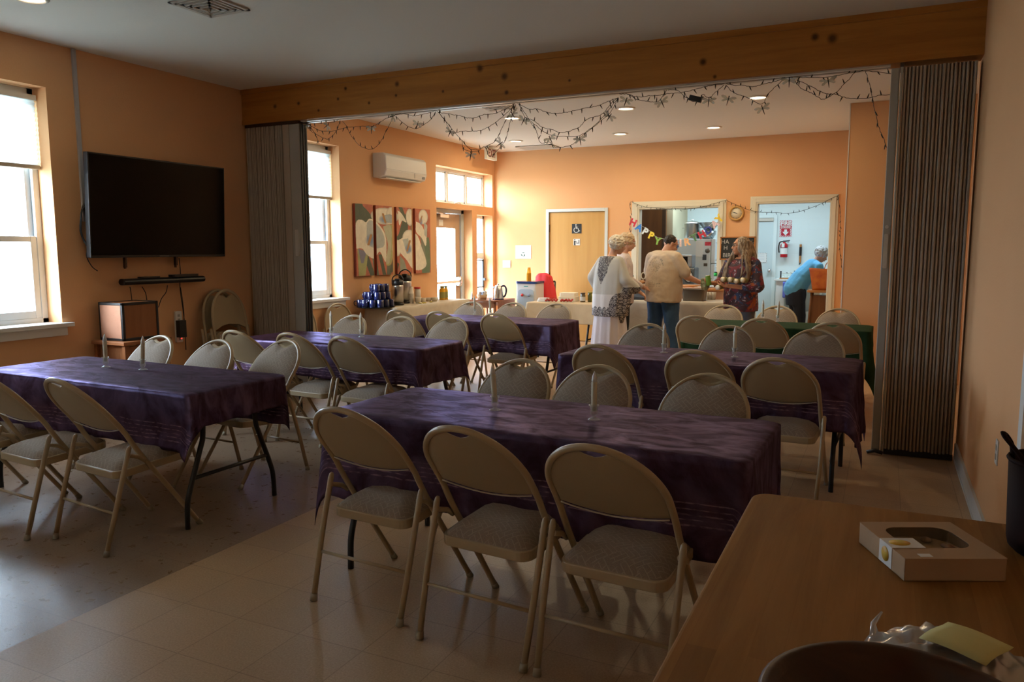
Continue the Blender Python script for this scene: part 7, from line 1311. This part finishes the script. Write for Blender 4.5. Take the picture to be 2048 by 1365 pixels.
# what she holds: cans lying on the forearm and a green can in the other hand
M['can_side'] = mat('green_can_label', (.10, .16, .05), .4, vary=(40, (.25, .20, .10), .2)); M['can_lid'] = mat('pale_can_lid', (.55, .48, .34), .3, .3)
LM = Matrix.Translation(lw.location) @ Matrix.Rotation(R(158), 4, 'Z')
for i, (x, y, z, dx, dz) in enumerate(((.12, .325, 1.02, .05, -.12), (.05, .33, 1.105, .02, .1), (-.03, .30, 1.10, 0, .15), (-.095, .27, 1.09, -.02, .05), (-.165, .24, 1.10, -.03, .1))):
    d = Vector((dx, 1, dz)).normalized(); rot = (LM.to_3x3() @ d).to_track_quat('Z', 'Y').to_euler(); r = thing('food_jar', ('white lidded', 'largest pale lidded', 'middle', 'fourth', 'last, nearest her elbow')[i]+' jar of the five cradled in the long-haired woman\'s arm', 'jar', LM @ Vector((x, y-.07, z)), group='jars in the woman\'s arm'); r.rotation_euler = rot
    MB().lathe([(.001, 0), (.030, .001), (.032, .01), (.032, .075), (.028, .082)], 18, cap=False).build('jar_body', 'can_side', r); MB().lathe([(.001, .078), (.031, .078), (.031, .094), (.001, .095)], 18, cap=False).build('lid', 'sign_white' if i == 0 else 'can_lid', r)
r = thing('green_can', 'tall green can held up in the long-haired woman\'s raised hand', 'can', LM @ Vector((.232, .365, 1.035))); r.rotation_euler = (.1, -.15, 0); MB().lathe([(.001, 0), (.030, 0), (.032, .006), (.032, .115), (.029, .122)], 20, cap=False).build('can_body', mat('bright_green_can', (.12, .26, .03), .35), r); MB().lathe([(.001, .119), (.029, .119), (.029, .124), (.001, .124)], 20, cap=False).build('lid', 'can_lid', r)
r = thing('produce_bag', 'mottled green bag of produce held left of the green can', 'bag', LM @ Vector((.295, .36, 1.05))); b = MB(); rn = random.Random(5)
for i in range(22): b.ell((rn.uniform(-.035, .035), rn.uniform(-.025, .025), rn.uniform(-.055, .055)), (.025, .022, .028), seg=8, k=6)
rm(b.build('bag_body', mat('mottled_green_bag', (.09, .15, .07), .35, vary=(28, (.30, .26, .16), .12)), r), .008, 1)
qb = at(1431, 550, 1, YF-.06); r = thing('green_bottle', 'clear bottle with a bright green cap on the hatch ledge behind the held can', 'bottle', (qb.x, YF-.06, .916)); zc0 = qb.z-.916
MB().lathe([(.001, 0), (.034, 0), (.036, .01), (.034, zc0*.7), (.022, zc0-.01), (.001, zc0-.01)], 18, cap=False).build('bottle_body', 'clear', r)
MB().lathe([(.001, zc0-.02), (.026, zc0-.02), (.026, zc0+.03), (.001, zc0+.03)], 16, cap=False).build('bottle_cap', mat('vivid_green_cap', (.01, .45, .10), .4), r); MB().ell((0, 0, zc0+.035), (.026, .02, .012)).build('black_top', 'black_plastic', r)
# ---------------------------------------------------- woman in blue, leaning over in the kitchen
q = at(1603, 600, 1, 12.65); bw_ = thing('person', 'white-haired woman in a light blue sweater leaning over a bag in the kitchen doorway', 'person', (q.x-.05, 12.65, 0), R(-64))
b = MB(); HM = head_m((0, .33, 1.395), 0, 34, 0); b.capsule((0, -.02, .88), (0, .06, 1.05), .13, .12); b.capsule((0, .06, 1.05), (0, .21, 1.22), .12, .11); b.capsule((-.10, .235, 1.245), (.10, .235, 1.245), .055, .055); b.capsule((0, .21, 1.25), (0, .29, 1.35), .05, .046); add_head(b, HM)
arm(b, (-.16, .24, 1.23), (-.19, .30, 1.02), (-.12, .47, .98), (.042, .036, .032, .022)); arm(b, (.16, .24, 1.23), (.19, .30, 1.02), (.12, .47, .98), (.042, .036, .032, .022)); add_hand(b, (-.115, .495, .975), (.2, .9, -.3), (0, 0, -1), curl=.6, s=.9); add_hand(b, (.115, .495, .975), (-.2, .9, -.3), (0, 0, -1), side=-1, curl=.6, s=.9)
leg(b, -.08, .85, -.09, -.02, 0, .85); leg(b, .08, .85, .09, -.02, .02, .85); rm(b.build('body', 'skin', bw_), .0075, 4); face_bits(bw_, HM)
m = M['blue_knit'] = mat('light_blue_knit', (.10, .36, .62), .9, sheen=.2); g = NG(m); o_ = g.tc.outputs['Object']; g.bump(g.math('SINE', g.math('MULTIPLY', g.sep(o_)[0], 300)), .08, .003)
b = MB(); b.capsule((0, -.06, .88), (0, .05, 1.04), .168, .155); b.capsule((0, .05, 1.04), (0, .20, 1.205), .155, .13); b.capsule((-.11, .225, 1.235), (.11, .225, 1.235), .07, .07)
for sx in (-1, 1): b.capsule((sx*.16, .235, 1.22), (sx*.195, .29, 1.03), .065, .058); b.capsule((sx*.195, .29, 1.03), (sx*.13, .44, .985), .055, .042)
rm(b.build('sweater', 'blue_knit', bw_), .010, 4, (.09, .012)); M['navy_cloth'] = mat('navy_trouser_cloth', (.008, .011, .022), .85); b = MB(); loft(b, [(0, -.04, .62, .16, .13), (0, -.04, .78, .165, .15), (0, -.04, .92, .155, .14)])
for sx in (-1, 1): b.capsule((sx*.08, -.03, .82), (sx*.085, .0, .48), .10, .088); b.capsule((sx*.09, .01, .48), (sx*.09, 0, .08), .082, .078)
rm(b.build('trousers', 'navy_cloth', bw_), .012, 3); shoes(bw_, [(-.09, 0), (.09, .02)], 'black_plastic'); M['silver_hair'] = mat('silver_curly_hair', (.50, .52, .54), .7, bump=(70, .8)); curls(HM, (0, -.022, .034), (.088, .10, .092), 330, 'silver_hair', bw_, 12, .0125, .055, -.065)
